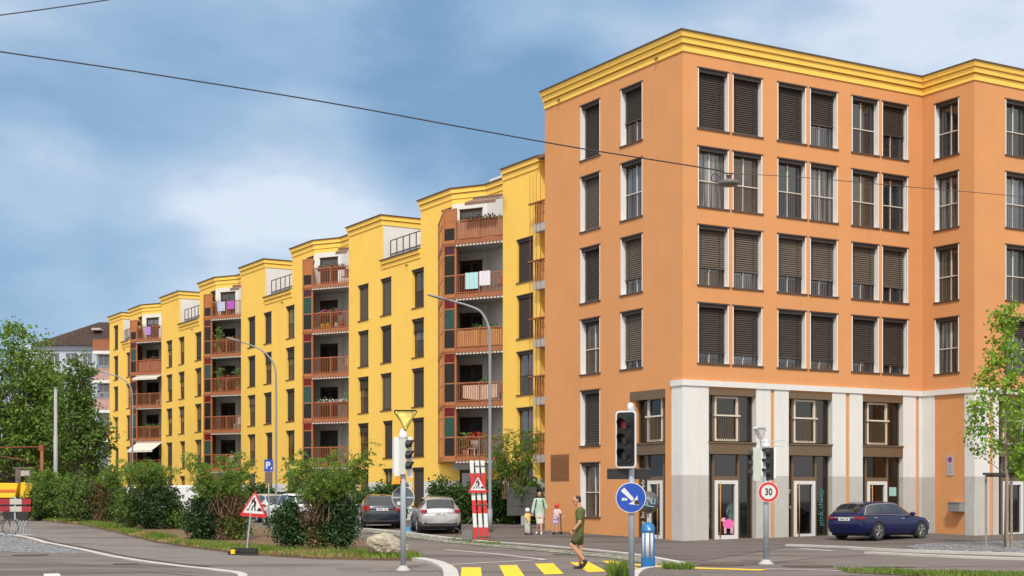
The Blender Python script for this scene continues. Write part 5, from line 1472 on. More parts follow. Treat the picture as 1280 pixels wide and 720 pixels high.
o, f = round_sign(t, (X(503.5, Y2, x2), .10, Z(622, Y2)), 0, .265, mat('sign_back_grey', (.10,.115,.125), .5, .08, 4), rim_m=M_edge, name='round_sign')
mb = MB(f); mb.box(-.25, .25, -.035, -.015, -.02, .02); mb.build('bracket', M_steel, t)
mb = MB(f); mb.disc((-.10, -.02, -.135), (0, 1, 0), .045, .008); mb.build('sticker', M_white, t)
# ---- right signal with 30 sign
Y3 = 38.0; x3 = m2(957.5-640, Y3)
t = thing('traffic_light', 'traffic light with a red rimmed 30 sign on its pole before the shops', 'traffic light', (x3, Y3, 0), 0, 'traffic lights around the crossing')
pole(t, Z(552, Y3), .07); flange(t, .20)
mb = MB(); mb.tube([(0, 0, Z(560, Y3)), (0, 0, Z(556, Y3)), (0, 0, Z(549, Y3))], [.10, .09, .03], 12); mb.build('pole_cap', M_edge, t, True)
mb = MB(); mb.tube([(X(951, Y3, x3), .0, Z(562, Y3)), (X(951, Y3, x3), 0, Z(535, Y3))], .02, 8); mb.tube([(X(941, Y3, x3), 0, Z(560, Y3)), (X(951, Y3, x3), 0, Z(560, Y3))], .015); mb.tube([(X(963, Y3, x3), 0, Z(552, Y3)), (X(981, Y3, x3), 0, Z(550.5, Y3))], .01)
mb.tube([(X(965, Y3, x3), 0, Z(558, Y3)), (X(979, Y3, x3), 0, Z(557.5, Y3))], .008); mb.build('arm', M_steel, t)
f = rotf(math.radians(38), (X(950, Y3, x3), -.03, Z(543.5, Y3))); mb = MB(f); mb.xprism(rtri(.44, .03), -.05, .05, 0); mb.xprism(rtri(.38, .025), -.056, -.05, 1); mb.build('triangle_sign', [M_edge, mat('sign_back_pale', (.55,.55,.55), .5, .1, 3)], t)
mb = MB(); mb.box(X(941, Y3, x3), X(950, Y3, x3), -.08, .10, Z(600, Y3), Z(560, Y3)); mb.box(X(941.5, Y3, x3), X(949.5, Y3, x3), -.09, -.08, Z(601, Y3), Z(597, Y3)); hd = mb.build('signal_head', M_sigback, t)
mb = MB()
for pz in (568, 580, 591.5): hood(mb, (X(941, Y3, x3), 0.0, Z(pz, Y3)), (-1, .4, 0), .085, .13)
mb.build('visor', M_black, hd)
mb = MB(); mb.box(X(953.5, Y3, x3)+.07, X(966, Y3, x3), -.09, .05, Z(600, Y3), Z(560, Y3)); hd = mb.build('signal_head', M_black, t)
mb = MB(); mb.box(X(966, Y3, x3), X(968.5, Y3, x3), -.18, .16, Z(598, Y3), Z(559, Y3)); mb.build('backboard', M_edge, hd)
mb = MB()
for pz in (566, 578.5, 591):
    hood(mb, (X(960, Y3, x3), -.06, Z(pz, Y3)), (-1, -.25, 0), .105, .17); mb.disc((X(959.5, Y3, x3), -.06, Z(pz, Y3)), (1, .2, 0), .10, .03)
mb.build('visor', M_black, hd)
o, f = round_sign(t, (X(959.5, Y3, x3), -.12, Z(615, Y3)), 0, .26, M_red, name='speed_limit_sign')
mb = MB(f); mb.disc((0, -.016, 0), (0, 1, 0), .185, .004, 36); mb.build('sign_face', M_white, t)
text_mesh('number', '30', .25, M_black, t, basis(Vector(f(0, -.021, -.005)), (1, 0, 0), (0, 0, 1)), .002, .78, bold=.006)
# ---- hydrant column with globe
Yh = 35.2; xh = m2(810-640, Yh)
t = thing('hydrant_column', 'blue and white striped fluted column with a dark globe behind the arrow sign', 'hydrant', (xh, Yh, .0))
zz = lambda py: Z(py, Yh)
mb = MB(); mb.tube([(0, 0, 0), (0, 0, .30)], [.175, .165], 8, m=0); mb.build('base', mat('hydrant_blue', (.012,.16,.42), .4, .12, 5), t)
mb = MB(); mb.tube([(0, 0, .30), (0, 0, zz(663))], [.150, .145], 16, m=0); mb.build('body', M_white, t, True)
mb = MB()
for i in range(8):
    a = i*math.pi/4+.2; mb.tube([(.152*math.cos(a), .152*math.sin(a), .28), (.148*math.cos(a), .148*math.sin(a), zz(663))], .017, 6)
mb.build('flute', mat('hydrant_blue', ()), t)
mb = MB(); mb.tube([(0, 0, zz(665)), (0, 0, zz(663.5)), (0, 0, zz(657)), (0, 0, zz(654)), (0, 0, zz(652.5))], [.165, .165, .15, .09, .03], 16); mb.build('cap', mat('hydrant_blue', ()), t, True)
mb = MB(); mb.box(-.02, .04, -.17, -.15, zz(662.5), zz(659.5)); mb.build('sticker', M_white, t)
mb = MB(); mb.tube([(0, 0, zz(655)), (0, 0, zz(640))], .03, 8); mb.build('stem', mat('pale_metal', (.5,.45,.42), .5, .1, 5), t)
mb = MB(); mb.ell((0, 0, zz(628)), (.265, .265, .265), 28, 18); mb.build('globe', mat('dark_globe', (.085,.075,.075), .45, .2, 4), t, True)
mb = MB()
cz = zz(628)
def on_globe(a, b_, r_=.268): return (r_*math.sin(a)*math.cos(b_), -r_*math.cos(a)*math.cos(b_), cz+r_*math.sin(b_))
for path in ([(.2,-.1), (.55,-.15), (.6,.3), (.25,.4), (.2,-.1)], [(-.3,.3), (0,.35), (.1,.1)], [(-.4,-.2), (-.1,-.3), (.15,-.35), (.5,-.4)], [(-.2,.1), (-.15,-.2)]):
    mb.tube([on_globe(*q) for q in path], .012, 5)
mb.build('painted_scribble', mat('pale_blue_paint', (.25,.50,.58), .5, .1, 8), t)

# ---- triangular roadworks signs (worker with shovel and heap)
def works_sign(t, f, w_, name='warning_sign'):
    mb = MB(f); mb.xprism(rtri(w_, .04, True), -.01, .01, 0); mb.xprism(rtri(w_*.74, .012, True), -.016, -.01, 1)
    o = mb.build(name, [M_red, M_white], t)
    s = w_*.60; g = MB(f); y = -.019
    def F2(pts): g.face([(a*s, y, b_*s-w_*.02) for a, b_ in pts])
    F2([(-.05,.36), (.03,.38), (.07,.33), (.02,.27), (-.06,.29)])                        # head
    F2([(-.13,.28), (.02,.26), (.14,.10), (.12,-.02), (.02,-.02), (-.02,.10)])           # bent torso
    F2([(-.13,.28), (-.02,.22), (-.10,.02), (-.17,.0)])                                  # arm
    F2([(.02,0), (.12,.0), (.10,-.18), (.13,-.36), (.05,-.36), (.03,-.18)]); F2([(.02,.02), (.08,-.02), (-.04,-.18), (-.08,-.36), (-.15,-.36), (-.11,-.16)])
    F2([(-.20,-.02), (-.16,0), (-.28,-.34), (-.34,-.34)]) ; F2([(-.42,-.36), (-.36,-.26), (-.26,-.36)])
    F2([(.18,-.36), (.28,-.20), (.36,-.16), (.44,-.24), (.52,-.36)])                     # heap
    g.build('pictogram', M_black, o); return o
Y4 = 44.2; x4 = m2(308-640, Y4)
t = thing('roadworks_sign', 'red triangular roadworks sign on a slanting steel post with rubber feet beside the bed', 'road sign', (x4, Y4, .01), 0, 'roadworks signs')
f = rotf(math.radians(-14), (m2(318-640, Y4)-x4, -.03, Z(630, Y4)))
rt = Matrix.Rotation(math.radians(4), 4, 'Y')
ws = works_sign(t, lambda x, y, z: f(*(rt @ Vector((x, y, z)))), .90)
mb = MB(); mb.tube([(0, 0, .05), (m2(316-640, Y4)-x4, 0, Z(618, Y4))], .022, 8); mb.build('post', M_steel, t)
mb = MB()
for i, (dx, dz, dy) in enumerate(((-.30, 0, .0), (-.22, .10, .1), (.12, 0, -.2), (.10, .10, -.15))):
    mb.box(dx-.22, dx+.24, dy-.18, dy+.18, dz, dz+.07)
    for k in range(4): mb.box(dx-.21+k*.12, dx-.15+k*.12, dy-.19, dy+.19, dz+.07, dz+.10)
mb.build('rubber_foot', mat('black_rubber', (.03,.03,.032), .8, .2, 5), t)
mb = MB(); mb.box(-.42, -.30, -.24, -.1, .03, .16); mb.build('yellow_block', M_yel, t)
# ---- bundle of striped boards
Y5 = 57.2; x5 = m2(602-640, Y5)
t = thing('barrier_boards', 'three red and white striped boards leaning together upright on the footway', 'barrier', (x5, Y5, gz(Y5)), 0)
zt = Z(575.5, Y5)-gz(Y5)
for i, (bx_, tx_) in enumerate(((594.9, 589.2), (601.8, 596.1), (608.7, 603))):
    x0 = m2(bx_-602, Y5); x1_ = m2(tx_-602, Y5); mb = MB()
    cuts = [0, .42, 1.12, 1.62, 2.35, 2.78, zt] ; cuts = [0, .37, .62, .80, 1.22, 1.60, 2.02, 2.42, 2.58, zt]
    cuts = [0, .40, 1.22, 1.82, 2.50, 2.82, zt][:6]+[zt]; c2 = [0, .55, 1.15, 1.85, 2.15, 2.55, zt]
    c2 = [0, .52, 1.05, 1.56, 1.95, 2.6, zt]
    for j in range(len(c2)-1):
        za, zb = c2[j], c2[j+1]
        if zb <= za: continue
        xa = x0+(x1_-x0)*za/zt; xb = x0+(x1_-x0)*zb/zt; m_ = 0 if j % 2 == 0 else 1
        n0 = len(mb.V)
        for y_ in (-.02+i*.0, .02):
            ya = y_; mb.V += [(xa-.073, ya+za*.05, za), (xa+.073, ya+za*.05, za), (xb+.073, ya+zb*.05, zb), (xb-.073, ya+zb*.05, zb)]
        for q in ((0,1,2,3), (4,7,6,5), (0,4,5,1), (1,5,6,2), (2,6,7,3), (3,7,4,0)): mb.F.append(tuple(n0+k for k in q)); mb.M.append(m_)
    mb.build('board', [M_red, M_white], t)
mb = MB()
for z in (.15, 1.38, 2.85): mb.box(m2(592-602, Y5)+(1-z/3.2)*.12, m2(606-602, Y5)+(1-z/3.2)*.25, -.05+z*.05, -.03+z*.05, z, z+.04)
mb.tube([(-.3, .1, .9), (-1.1, .2, .05)], .02); mb.tube([(-1.1, .2, .05), (-.4, 0, .05)], .02); mb.tube([(-.75, .12, .35), (-1.0, -.1, .5)], .02)
mb.box(-.9, .35, -.25, .25, .0, .07); mb.build('stand', mat('dark_steel_stand', (.12,.11,.10), .6, .2, 4), t)
mb = MB(); mb.box(-.75, -.35, -.15, .15, .07, .4); mb.build('ballast_block', mat('grey_ballast', (.16,.16,.15), .8, .2, 4), t)
f = rotf(math.radians(3), (m2(597.5-602, Y5), -.02, Z(604.5, Y5)-gz(Y5))); works_sign(t, f, .80)
# ---- parking sign with dark board
Y6 = 68; x6 = m2(336-640, Y6)
t = thing('parking_sign', 'blue square parking sign above a dark plate on a post behind the shrubs', 'sign', (x6, Y6, gz(Y6)))
pole(t, Z(576, Y6)-gz(Y6), .03)
mb = MB(); mb.box(-.20, .20, -.05, -.03, Z(589.5, Y6)-gz(Y6), Z(574.5, Y6)-gz(Y6)); o = mb.build('panel', M_blue, t)
text_mesh('letter', 'P', .42, M_white, o, basis((-.03, -.055, Z(582, Y6)-gz(Y6)), (1, 0, 0), (0, 0, 1)), .002, 1, bold=.012)
mb = MB(); mb.box(.10, .15, -.06, -.05, Z(587, Y6)-gz(Y6), Z(584, Y6)-gz(Y6)); mb.build('symbol', M_white, t)
mb = MB(); mb.box(-.17, .17, -.05, -.03, Z(604, Y6)-gz(Y6), Z(590, Y6)-gz(Y6)); mb.build('plate', mat('brown_grey_plate', (.14,.11,.09), .6, .1, 3), t)
# ---- grey board
Y7 = 71.5; x7 = m2(652-640, Y7)
t = thing('display_board', 'dark grey blank board on a short post next to the hedge and orange wall', 'board', (x7, Y7, gz(Y7)))
z0, z1 = Z(644.5, Y7)-gz(Y7), Z(608.5, Y7)-gz(Y7)
f = rotf(math.radians(6), (0, 0, 0))
mb = MB(f); mb.box(-.70, .72, -.04, .04, z0, z1, 0)
mb.build('panel', mat('anthracite_panel', (.075,.078,.08), .5, .08, 2), t)
mb = MB(f)
for z in (z0+.45, z0+.92): mb.box(-.69, .71, -.044, -.040, z, z+.012)
mb.build('panel_joint', M_black, t)
mb = MB(f); mb.box(-.09+.06, .09+.06, -.03, .03, -.1, z0); mb.build('post', M_steel, t)
# ---- street lamps
def lamp(label, pxb, Y, pts, headlen, r=.075):
    xb = m2(pxb-640, Y); t = thing('street_lamp', label, 'street lamp', (xb, Y, gz(Y)), 0, 'curved street lamps along the yellow block')
    pp = [(m2(a-640, Y)-xb, 0, Z(b_, Y)-gz(Y)) for a, b_ in pts]
    sm = []
    P_ = [Vector(p) for p in [pp[0]]+pp+[pp[-1]]]
    for i in range(1, len(P_)-2):
        for k in range(6):
            tt = k/6; a, b_, c, d = P_[i-1:i+3]
            sm.append(.5*((2*b_)+(-a+c)*tt+(2*a-5*b_+4*c-d)*tt*tt+(-a+3*b_-3*c+d)*tt**3))
    sm.append(P_[-1])
    n = len(sm); mb = MB(); mb.tube([(0, 0, 0), (0, 0, 1.0)], r*1.35, 12); mb.tube(sm, [r*(1-.5*i/n) for i in range(n)], 10); mb.build('pole', mat('dull_lamp_pole', (.24,.28,.31), .5, .06, 3), t, True)
    e_ = sm[-1]; d = (sm[-1]-sm[-3]).normalized()
    mb = MB(); a = e_-d*.1; b_ = e_+d*headlen
    L_ = headlen; prof = [(-.1, .05), (.1, .12), (.45*L_, .16), (.85*L_, .12), (L_, .03)]
    mb.tube([tuple(e_+d*q) for q, _ in prof], [w_ for _, w_ in prof], 12, .38, (0, 1, 0)); hd = mb.build('lamp_head', mat('lamp_head_grey', (.22,.23,.24), .4, .1, 4), t, True)
lamp('tall curved street lamp in front of the nearest balcony stack', 612.5, 64, [(612.5,662), (612.5,600), (612.5,440), (611.5,412), (603,392), (588,383), (560,375)], .95, .078)
lamp('curved street lamp rising behind the blue parking sign', 345, 82, [(345,640), (345,560), (345,478), (342,455), (330,440), (315,432), (300,427)], .8, .065)
lamp('farthest curved street lamp before the last balcony stack', 165.5, 108, [(165.5,640), (165.5,560), (165.5,500), (162,482), (150,472), (138,468), (128,465)], .8, .065)
t = thing('steel_pole', 'plain grey pole standing in front of the left trees', 'pole', (m2(69.5-640, 95), 95, gz(95)))
mb = MB(); mb.tube([(0, 0, 0), (0, 0, Z(545, 95)-gz(95)), (0, 0, Z(545, 95)-gz(95)+.01), (0, 0, Z(485, 95)-gz(95))], [.13, .13, .11, .10], 12); mb.build('shaft', mat('pale_grey_pole', (.33,.34,.36), .5, .05, 3), t, True)
mb = MB(); mb.disc((0, 0, Z(485, 95)-gz(95)+.02), (0, 0, 1), .14, .04); mb.build('cap', M_steel, t)
# ---- overhead wires and hanging lamp
Yw = 40.0
def wire(name, pts, r, label, cat='cable', mt=None):
    P_ = [P(*p) for p in pts]; o = P_[0]
    q = [Vector(p) for p in [P_[0]]+P_+[P_[-1]]]; sm = []
    for i in range(1, len(q)-2):
        for k in range(8):
            tt = k/8; a, b_, c, d = q[i-1:i+3]; sm.append(.5*((2*b_)+(-a+c)*tt+(2*a-5*b_+4*c-d)*tt*tt+(-a+3*b_-3*c+d)*tt**3)-Vector(o))
    sm.append(q[-1]-Vector(o)); mb = MB(); mb.tube(sm, r, 6)
    ob = mb.build(name, mt or M_cable, None, True); ob.location = o; tag(ob, label, cat); return ob
M_cable = mat('dark_cable', (.03,.022,.025), .6, .1, 3)
wire('overhead_cable', [(-60, 53, 36), (0, 64.5, 36.5), (170, 89.5, 37.3), (400, 126.5, 38.2), (600, 163, 39), (720, 184.5, 39.4), (840, 203.5, 39.8), (902, 213.5, 40)], .018, 'thick dark cable crossing the sky down to the hanging lamp')
wire('overhead_cable', [(916, 217, 40), (1000, 221.5, 40.6), (1130, 233, 42), (1258, 244, 44), (1340, 252, 45)], .010, 'thin cable running from the hanging lamp to the right edge', mt=mat('brown_cable', (.10,.06,.05), .6, .1, 3))
wire('overhead_cable', [(-50, 26, 33), (0, 19, 33), (70, 9.5, 33.5), (140, -1, 34), (190, -9, 34.5)], .014, 'short thin cable in the top left corner of the sky')
lx, ly, lz = P(911, 228, 40)
t = thing('hanging_lamp', 'flat grey street lamp hanging on the overhead cable before the upper windows', 'street lamp', (lx, ly, lz))
mb = MB(); mb.tube([(0, 0, .10), (0, 0, .07), (0, 0, .02), (0, 0, -.04), (0, 0, -.09)], [.07, .14, .27, .30, .22], 24); mb.build('lamp_shade', mat('lamp_grey', (.13,.12,.11), .45, .1, 4), t, True)
mb = MB(); mb.tube([(-.05, 0, .1), (-.07, 0, .24)], .012); mb.tube([(.05, 0, .1), (.07, 0, .24)], .012); mb.tube([(-.22, 0, .31), (-.08, 0, .245), (.12, 0, .235)], .018)
mb.box(-.05, .05, -.03, .03, .1, .2)
c = (-.37, 0, .12); mb.tube([(c[0]+.10*math.cos(a*math.pi/8), 0, c[2]+.11*math.sin(a*math.pi/8)) for a in range(17)], .012); mb.tube([(-.37, 0, .01), (-.25, 0, -.02), (-.1, 0, .0)], .01)
mb.build('hanger', M_cable, t)
# ---- bicycle and rack
Yb = 61; xb = m2(-2-640, Yb)
t = thing('bicycle', 'black bicycle half outside the picture at the left edge on the gravel', 'bicycle', (xb, Yb, gz(Yb)), math.radians(-8))
def wheel(x):
    mb = MB(); mb.tube([(x+.335*math.cos(a*math.pi/14), 0, .35+.335*math.sin(a*math.pi/14)) for a in range(29)], .026, 6); w_ = mb.build('wheel', mat('tyre_rubber', (.03,.03,.03), .8, .1, 5), t, True)
    mb = MB(); mb.tube([(x+.305*math.cos(a*math.pi/14), 0, .35+.305*math.sin(a*math.pi/14)) for a in range(29)], .010, 5)
    for k in range(14):
        a = k*2*math.pi/14; mb.tube([(x, 0, .35), (x+.3*math.cos(a), 0, .35+.3*math.sin(a))], .003, 3)
    mb.build('rim', M_lgrey, w_)
for x_ in (-.55, .52): wheel(x_)
mb = MB()
for a, b_ in (((.52,.35), (.38,.98)), ((.40,.86), (-.05,.34)), ((-.05,.34), (-.25,.92)), ((.39,.9), (-.2,.86)), ((-.05,.34), (-.55,.35)), ((-.22,.8), (-.55,.35))): mb.tube([(a[0], 0, a[1]), (b_[0], 0, b_[1])], .02, 8)
mb.build('frame', M_black, t)
mb = MB(); mb.tube([(.40, -.28, 1.05), (.38, -.1, 1.02), (.37, 0, .98), (.38, .1, 1.02), (.40, .28, 1.05)], .014, 6); mb.build('handlebar', M_black, t)
mb = MB(); mb.ell((-.27, 0, .96), (.13, .07, .04)); mb.tube([(-.27, 0, .94), (-.25, 0, .85)], .015); mb.build('saddle', M_black, t, True)
mb = MB(); mb.disc((-.05, -.04, .34), (0, 1, 0), .09, .01); mb.tube([(-.05, -.05, .34), (.05, -.06, .2)], .01); mb.tube([(.02, -.12, .2), (.1, -.05, .2)], .015); mb.build('crank', M_black, t)
t = thing('bike_rack', 'low steel bike rack of wire hoops right of the bicycle', 'bike rack', (m2(26-640, Yb), Yb, gz(Yb)), math.radians(-8))
mb = MB()
for i in range(5):
    x_ = -.3+i*.13; mb.tube([(x_, -.25, .03), (x_, -.25, .30), (x_+.02, 0, .62), (x_+.04, .25, .30), (x_+.04, .25, .03)], .012, 6)
for y_ in (-.25, .25): mb.tube([(-.5, y_, .03), (.45, y_, .03)], .018, 6)
mb.tube([(-.5, -.55, .02), (-.2, -.25, .02)], .015); mb.build('hoops', M_steel, t)
# ---- building site at the far left: yellow skip, barriers, red boom
Ys = 84; xs_ = m2(12-640, Ys)
t = thing('yellow_skip', 'yellow and orange striped dumper body behind the red white barrier at the left edge', 'dumper', (xs_, Ys, gz(Ys)))
z = lambda py: Z(py, Ys)-gz(Ys)
mb = MB(); mb.xprism([(-3, z(622)), (.55, z(622)), (.72, z(604)), (-3, z(603))], -.8, .8); mb.box(-3, .6, -.84, -.8, z(615), z(612), 1); mb.build('skip_body', [M_yel, mat('orange_stripe', (.7,.12,.02), .5, .1, 4)], t)
mb = MB(); mb.xprism([(.75, z(622)), (1.3, z(622)), (1.45, z(608)), (1.15, z(605)), (.85, z(603))], -.6, .6); mb.build('front_bucket', M_yel, t)
mb = MB(); mb.box(-3, 1.2, -.7, .7, z(634), z(622)); mb.tube([(.75, -.3, z(604)), (.55, -.3, z(598))], .03); mb.tube([(1.2, 0, z(604)), (1.5, 0, z(597))], .04); mb.build('chassis', M_black, t)
for x_ in (-1.9, .3, 1.0):
    mb = MB(); mb.disc((x_, -.75, .42), (0, 1, 0), .40, .3, 20); mb.build('wheel', mat('tyre_rubber', ()), t)
Yq = 78
t = thing('site_barrier', 'low barrier of two red and white boards at the left edge', 'barrier', (m2(10-640, Yq), Yq, gz(Yq)))
for (pa, pb) in ((623.5, 630.5), (633, 639.5)):
    mb = MB(); x_ = -3.0; k = 0
    while x_ < 1.2:
        mb.box(x_, min(x_+.62, 1.2), -.02, .02, Z(pb, Yq)-gz(Yq), Z(pa, Yq)-gz(Yq), k % 2); x_ += .62; k += 1
    mb.build('board', [mat('shaded_red', (.33,.02,.03), .6, .15, 5), mat('shaded_white', (.48,.46,.42), .6, .12, 5)], t)  # red and white darkened so the colour carries the shade on the boards
mb = MB()
for x_ in (-2.5, .35): mb.box(x_-.04, x_+.04, .02, .1, 0, 1.4)
mb.build('post', M_steel, t)
t = thing('site_gantry', 'thin red beam on an orange post above the dumper at the left', 'gantry', (m2(52.5-640, 96), 96, gz(96)))
z = lambda py: Z(py, 96)-gz(96)
mb = MB(); mb.tube([(0, 0, 0), (0, 0, z(561))], .10, 8); mb.build('post', mat('orange_steel', (.42,.14,.07), .5, .1, 4), t)
mb = MB(); mb.box(-.18, .12, -.12, .12, z(563), z(556)); mb.tube([(0, 0, z(558.5)), (-5, 0, z(560))], .032, 6); mb.tube([(-.8, 0, z(576)), (-5, 0, z(563))], .025, 6); mb.build('beam', mat('red_brown_steel', (.25,.05,.03), .5, .1, 4), t)
t = thing('timber_frame', 'small brown timber frame behind the yellow dumper', 'frame', (m2(30-640, 92), 92, gz(92)))
z = lambda py: Z(py, 92)-gz(92)
mb = MB(); mb.box(-.5, -.2, -.1, .1, 0, z(586)); mb.box(.35, .45, -.1, .1, 0, z(586)); mb.box(-.65, .65, -.12, .12, z(586), z(584)); mb.box(-.2, .35, -.05, .05, z(595), z(588), 1); mb.build('frame', [mat('weathered_timber', (.14,.11,.09), .8, .2, 4), M_lgrey], t)
# ================================================================ vehicles
M_tyre = mat('tyre_rubber', (.03,.03,.03)); M_alloy = mat('grey_alloy', (.30,.30,.31), .35, .1, 5, metal=.7)
M_cargl = mat('car_glass', (.015,.02,.022), .03, .3, 2, spec=.9, ior=1.6); M_chrome = mat('chrome', (.7,.7,.72), .15, .02, 3, metal=.9)
M_tail = mat('tail_lamp_red', (.30,.010,.012), .15, .25, 8, coat=.6); M_under = mat('underbody', (.012,.012,.013), .9, .1, 3)
M_plate = mat('number_plate', (.72,.72,.70), .5, .05, 6); M_pltx = mat('plate_print', (.05,.05,.05), .6, .1, 6)
def car(name, label, cat, X_, Y_, yaw, prof, paint, wb, r, glass, rear_win, windscreen, track=.77, bumper=None, plate=True, rails=False, group=None, spokes=5, tail='hatch', belt_chrome=False, z=None):
    t = thing(name, label, cat, (X_, Y_, gz(Y_) if z is None else z), yaw, group)
    A = np.array(prof, float); xs_ = np.unique(np.concatenate([np.linspace(A[0,0], A[-1,0], 84), A[:,0]]))
    b, s, tt, w_, wr = [np.interp(xs_, A[:,0], A[:,i]) for i in range(1, 6)]
    def sm(v, k=2):
        v = v.copy()
        for _ in range(k): v[1:-1] = (v[:-2]+2*v[1:-1]+v[2:])/4
        return v
    b, s, tt, w_, wr = [sm(v) for v in (b, s, tt, w_, wr)]
    rows = []      # (label, function)
    def section(i):
        B, S_, T, W, WR = b[i], s[i], tt[i], w_[i], wr[i]
        WR = min(WR, W*.95)
        P_ = [(0, B, 'u'), (.78*W, B, 'u'), (.93*W, B+.06, 'l'), (.985*W, B+.18, 'l'), (W, B+.35*(S_-B), 'l'), (W*.998, S_-.16, 'l'), (.975*W, S_-.05, 'l'), (.945*W, S_, 'l')]
        for k in range(1, 6): f = k/6; P_.append((.945*W+(WR-.945*W)*f+.02*math.sin(f*math.pi)*(T-S_), S_+(T-.05-S_)*f, 'g'))
        P_ += [(WR, T-.05, 'g'), (.94*WR, T-.015, 'r'), (.80*WR, T+.005, 'r'), (.5*WR, T+.022, 'r'), (.25*WR, T+.028, 'r'), (0, T+.03, 'r')]
        return P_
    secs = [section(i) for i in range(len(xs_))]; m = len(secs[0])
    body, rear, front, low = MB(), MB(), MB(), MB(); sides = {}
    def tgt(i, j, sg):
        xc = (xs_[i]+xs_[i+1])/2; lab = secs[0][j+1][2]
        cab = min(tt[i]-s[i], tt[i+1]-s[i+1])
        if lab == 'g' and cab > .12 and j+1 > 8-0 and secs[0][j][2] == 'g' or (lab == 'g' and j+1 == 8 and False):
            for gi, (g0, g1) in enumerate(glass):
                if g0 < xc < g1 and cab > .22: return sides.setdefault((gi, sg), MB())
        if lab == 'r' or lab == 'g' and j+1 >= 13:
            if lab == 'r' and j+1 >= 15:
                if rear_win and rear_win[0] < xc < rear_win[1]: return rear
                if windscreen[0] < xc < windscreen[1]: return front
        if bumper and lab in 'lu' and (s[i]-b[i] > 0) and secs[i][j+1][1] < bumper: return low
        return body
    for sg in (1, -1):
        for i in range(len(xs_)-1):
            for j in range(m-1):
                a, b_, c, d = secs[i][j], secs[i+1][j], secs[i+1][j+1], secs[i][j+1]
                q = [(xs_[i], sg*a[0], a[1]), (xs_[i+1], sg*b_[0], b_[1]), (xs_[i+1], sg*c[0], c[1]), (xs_[i], sg*d[0], d[1])]
                if sg < 0: q = q[::-1]
                tgt(i, j, sg).face(q)
    for i, o_ in ((0, -1), (len(xs_)-1, 1)):
        q = [(xs_[i], p[0], p[1]) for p in secs[i]]+[(xs_[i], -p[0], p[1]) for p in secs[i][::-1][1:-1]]
        body.face(q if o_ > 0 else q[::-1])
    def fin(mb, nm, m_):
        if not mb.F: return
        o = mb.build(nm, m_, t); bm = bmesh.new(); bm.from_mesh(o.data); bmesh.ops.remove_doubles(bm, verts=bm.verts[:], dist=.0008)
        bmesh.ops.recalc_face_normals(bm, faces=bm.faces[:])
        for f in bm.faces: f.smooth = True
        for e in bm.edges:
            if len(e.link_faces) == 2 and e.calc_face_angle(0) > R(38): e.smooth = False
        bm.to_mesh(o.data); bm.free(); return o
    bd = fin(body, 'body', paint); [fin(q_, 'side_window', M_cargl) for q_ in sides.values()]; fin(rear, 'rear_window', M_cargl); fin(front, 'windscreen', M_cargl); fin(low, 'bumper', mat('grey_bumper_plastic', (.06,.06,.065), .6, .1, 4))
    L0, L1 = A[0, 0], A[-1, 0]; W = w_.max()
    # wheels
    for x_ in wb:
        for sg in (1, -1):
            yo = sg*(W-.10)
            a = MB(); seg = 20; pts = [(x_+(r+.055)*math.cos(math.pi*k/seg), r+.015+(r+.055)*math.sin(math.pi*k/seg)) for k in range(seg+1)]
            pts = [(x_+r+.055, b.mean()*.75)]+pts+[(x_-r-.055, b.mean()*.75)]
            a.xprism(pts, sg*(W*.55), sg*(W+.004)); a.build('wheel_arch', M_under, t)
            q = MB(); q.disc((x_, yo, r), (0, 1, 0), r, .22, 32); q.disc((x_, yo, r), (0, 1, 0), r*.93, .24, 32); wl = q.build('wheel', M_tyre, t)
            q = MB(); yf = yo+sg*.118; q.disc((x_, yf, r), (0, 1, 0), r*.70, .02, 28, hole=r*.62)
            for k in range(spokes):
                an = k*2*math.pi/spokes+.3
                for dq in (-.10, .10):
                    q.tube([(x_+.03*math.cos(an), yf+sg*.004, r+.03*math.sin(an)), (x_+r*.64*math.cos(an+dq), yf, r+r*.64*math.sin(an+dq))], [.03, .022], 6)
            q.disc((x_, yf+sg*.006, r), (0, 1, 0), .055, .02, 16); q.build('rim', M_alloy, wl)
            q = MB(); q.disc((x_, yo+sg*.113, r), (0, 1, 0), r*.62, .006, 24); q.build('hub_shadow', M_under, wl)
    zi = lambda x_: float(np.interp(x_, xs_, s)); wi = lambda x_: float(np.interp(x_, xs_, w_)); ti = lambda x_: float(np.interp(x_, xs_, tt))
    # mirrors, handles, sills
    for sg in (1, -1):
        q = MB(); xm = windscreen[1]-.28; q.ell((xm, sg*(wi(xm)+.06), zi(xm)+.07), (.09, .13, .075), 12, 8); q.build('mirror', paint, t, True)
    n = 0
    for xh_ in ((glass[0][0]+glass[0][1])/2-.05 if len(glass) > 1 else glass[0][0]+.4, glass[-1][0]+.15):
        for sg in (1, -1):
            q = MB(); yh_ = sg*(wi(xh_)*.985+.01); q.box(xh_-.10, xh_+.10, yh_-.015, yh_+.02, zi(xh_)-.13, zi(xh_)-.10); q.build('door_handle', M_chrome if belt_chrome else paint, t)
            q = MB(); q.box(xh_+.17, xh_+.176, sg*(wi(xh_)-.002)-.004, sg*(wi(xh_)-.002)+.004, b.mean()+.12, zi(xh_)-.05); q.build('door_gap', M_under, t)
    if belt_chrome:
        for sg in (1, -1):
            q = MB(); g0, g1 = glass[0][0]-.02, glass[-1][1]
            pts = [(x_, sg*(wi(x_)*.95+.012), zi(x_)+.005) for x_ in np.linspace(g0-.12, g1, 16)]
            q.tube(pts, .016, 5)
            up = [(x_, sg*(float(np.interp(x_, xs_, wr))*1.0+.012), ti(x_)-.06) for x_ in np.linspace(g0+.28, g1-.62, 12)]
            q.tube([pts[0], ((pts[0][0]+up[0][0])/2-.02, (pts[0][1]+up[0][1])/2, (pts[0][2]+up[0][2])/2+.04)]+up, .014, 5); q.build('chrome_strip', M_chrome, t)
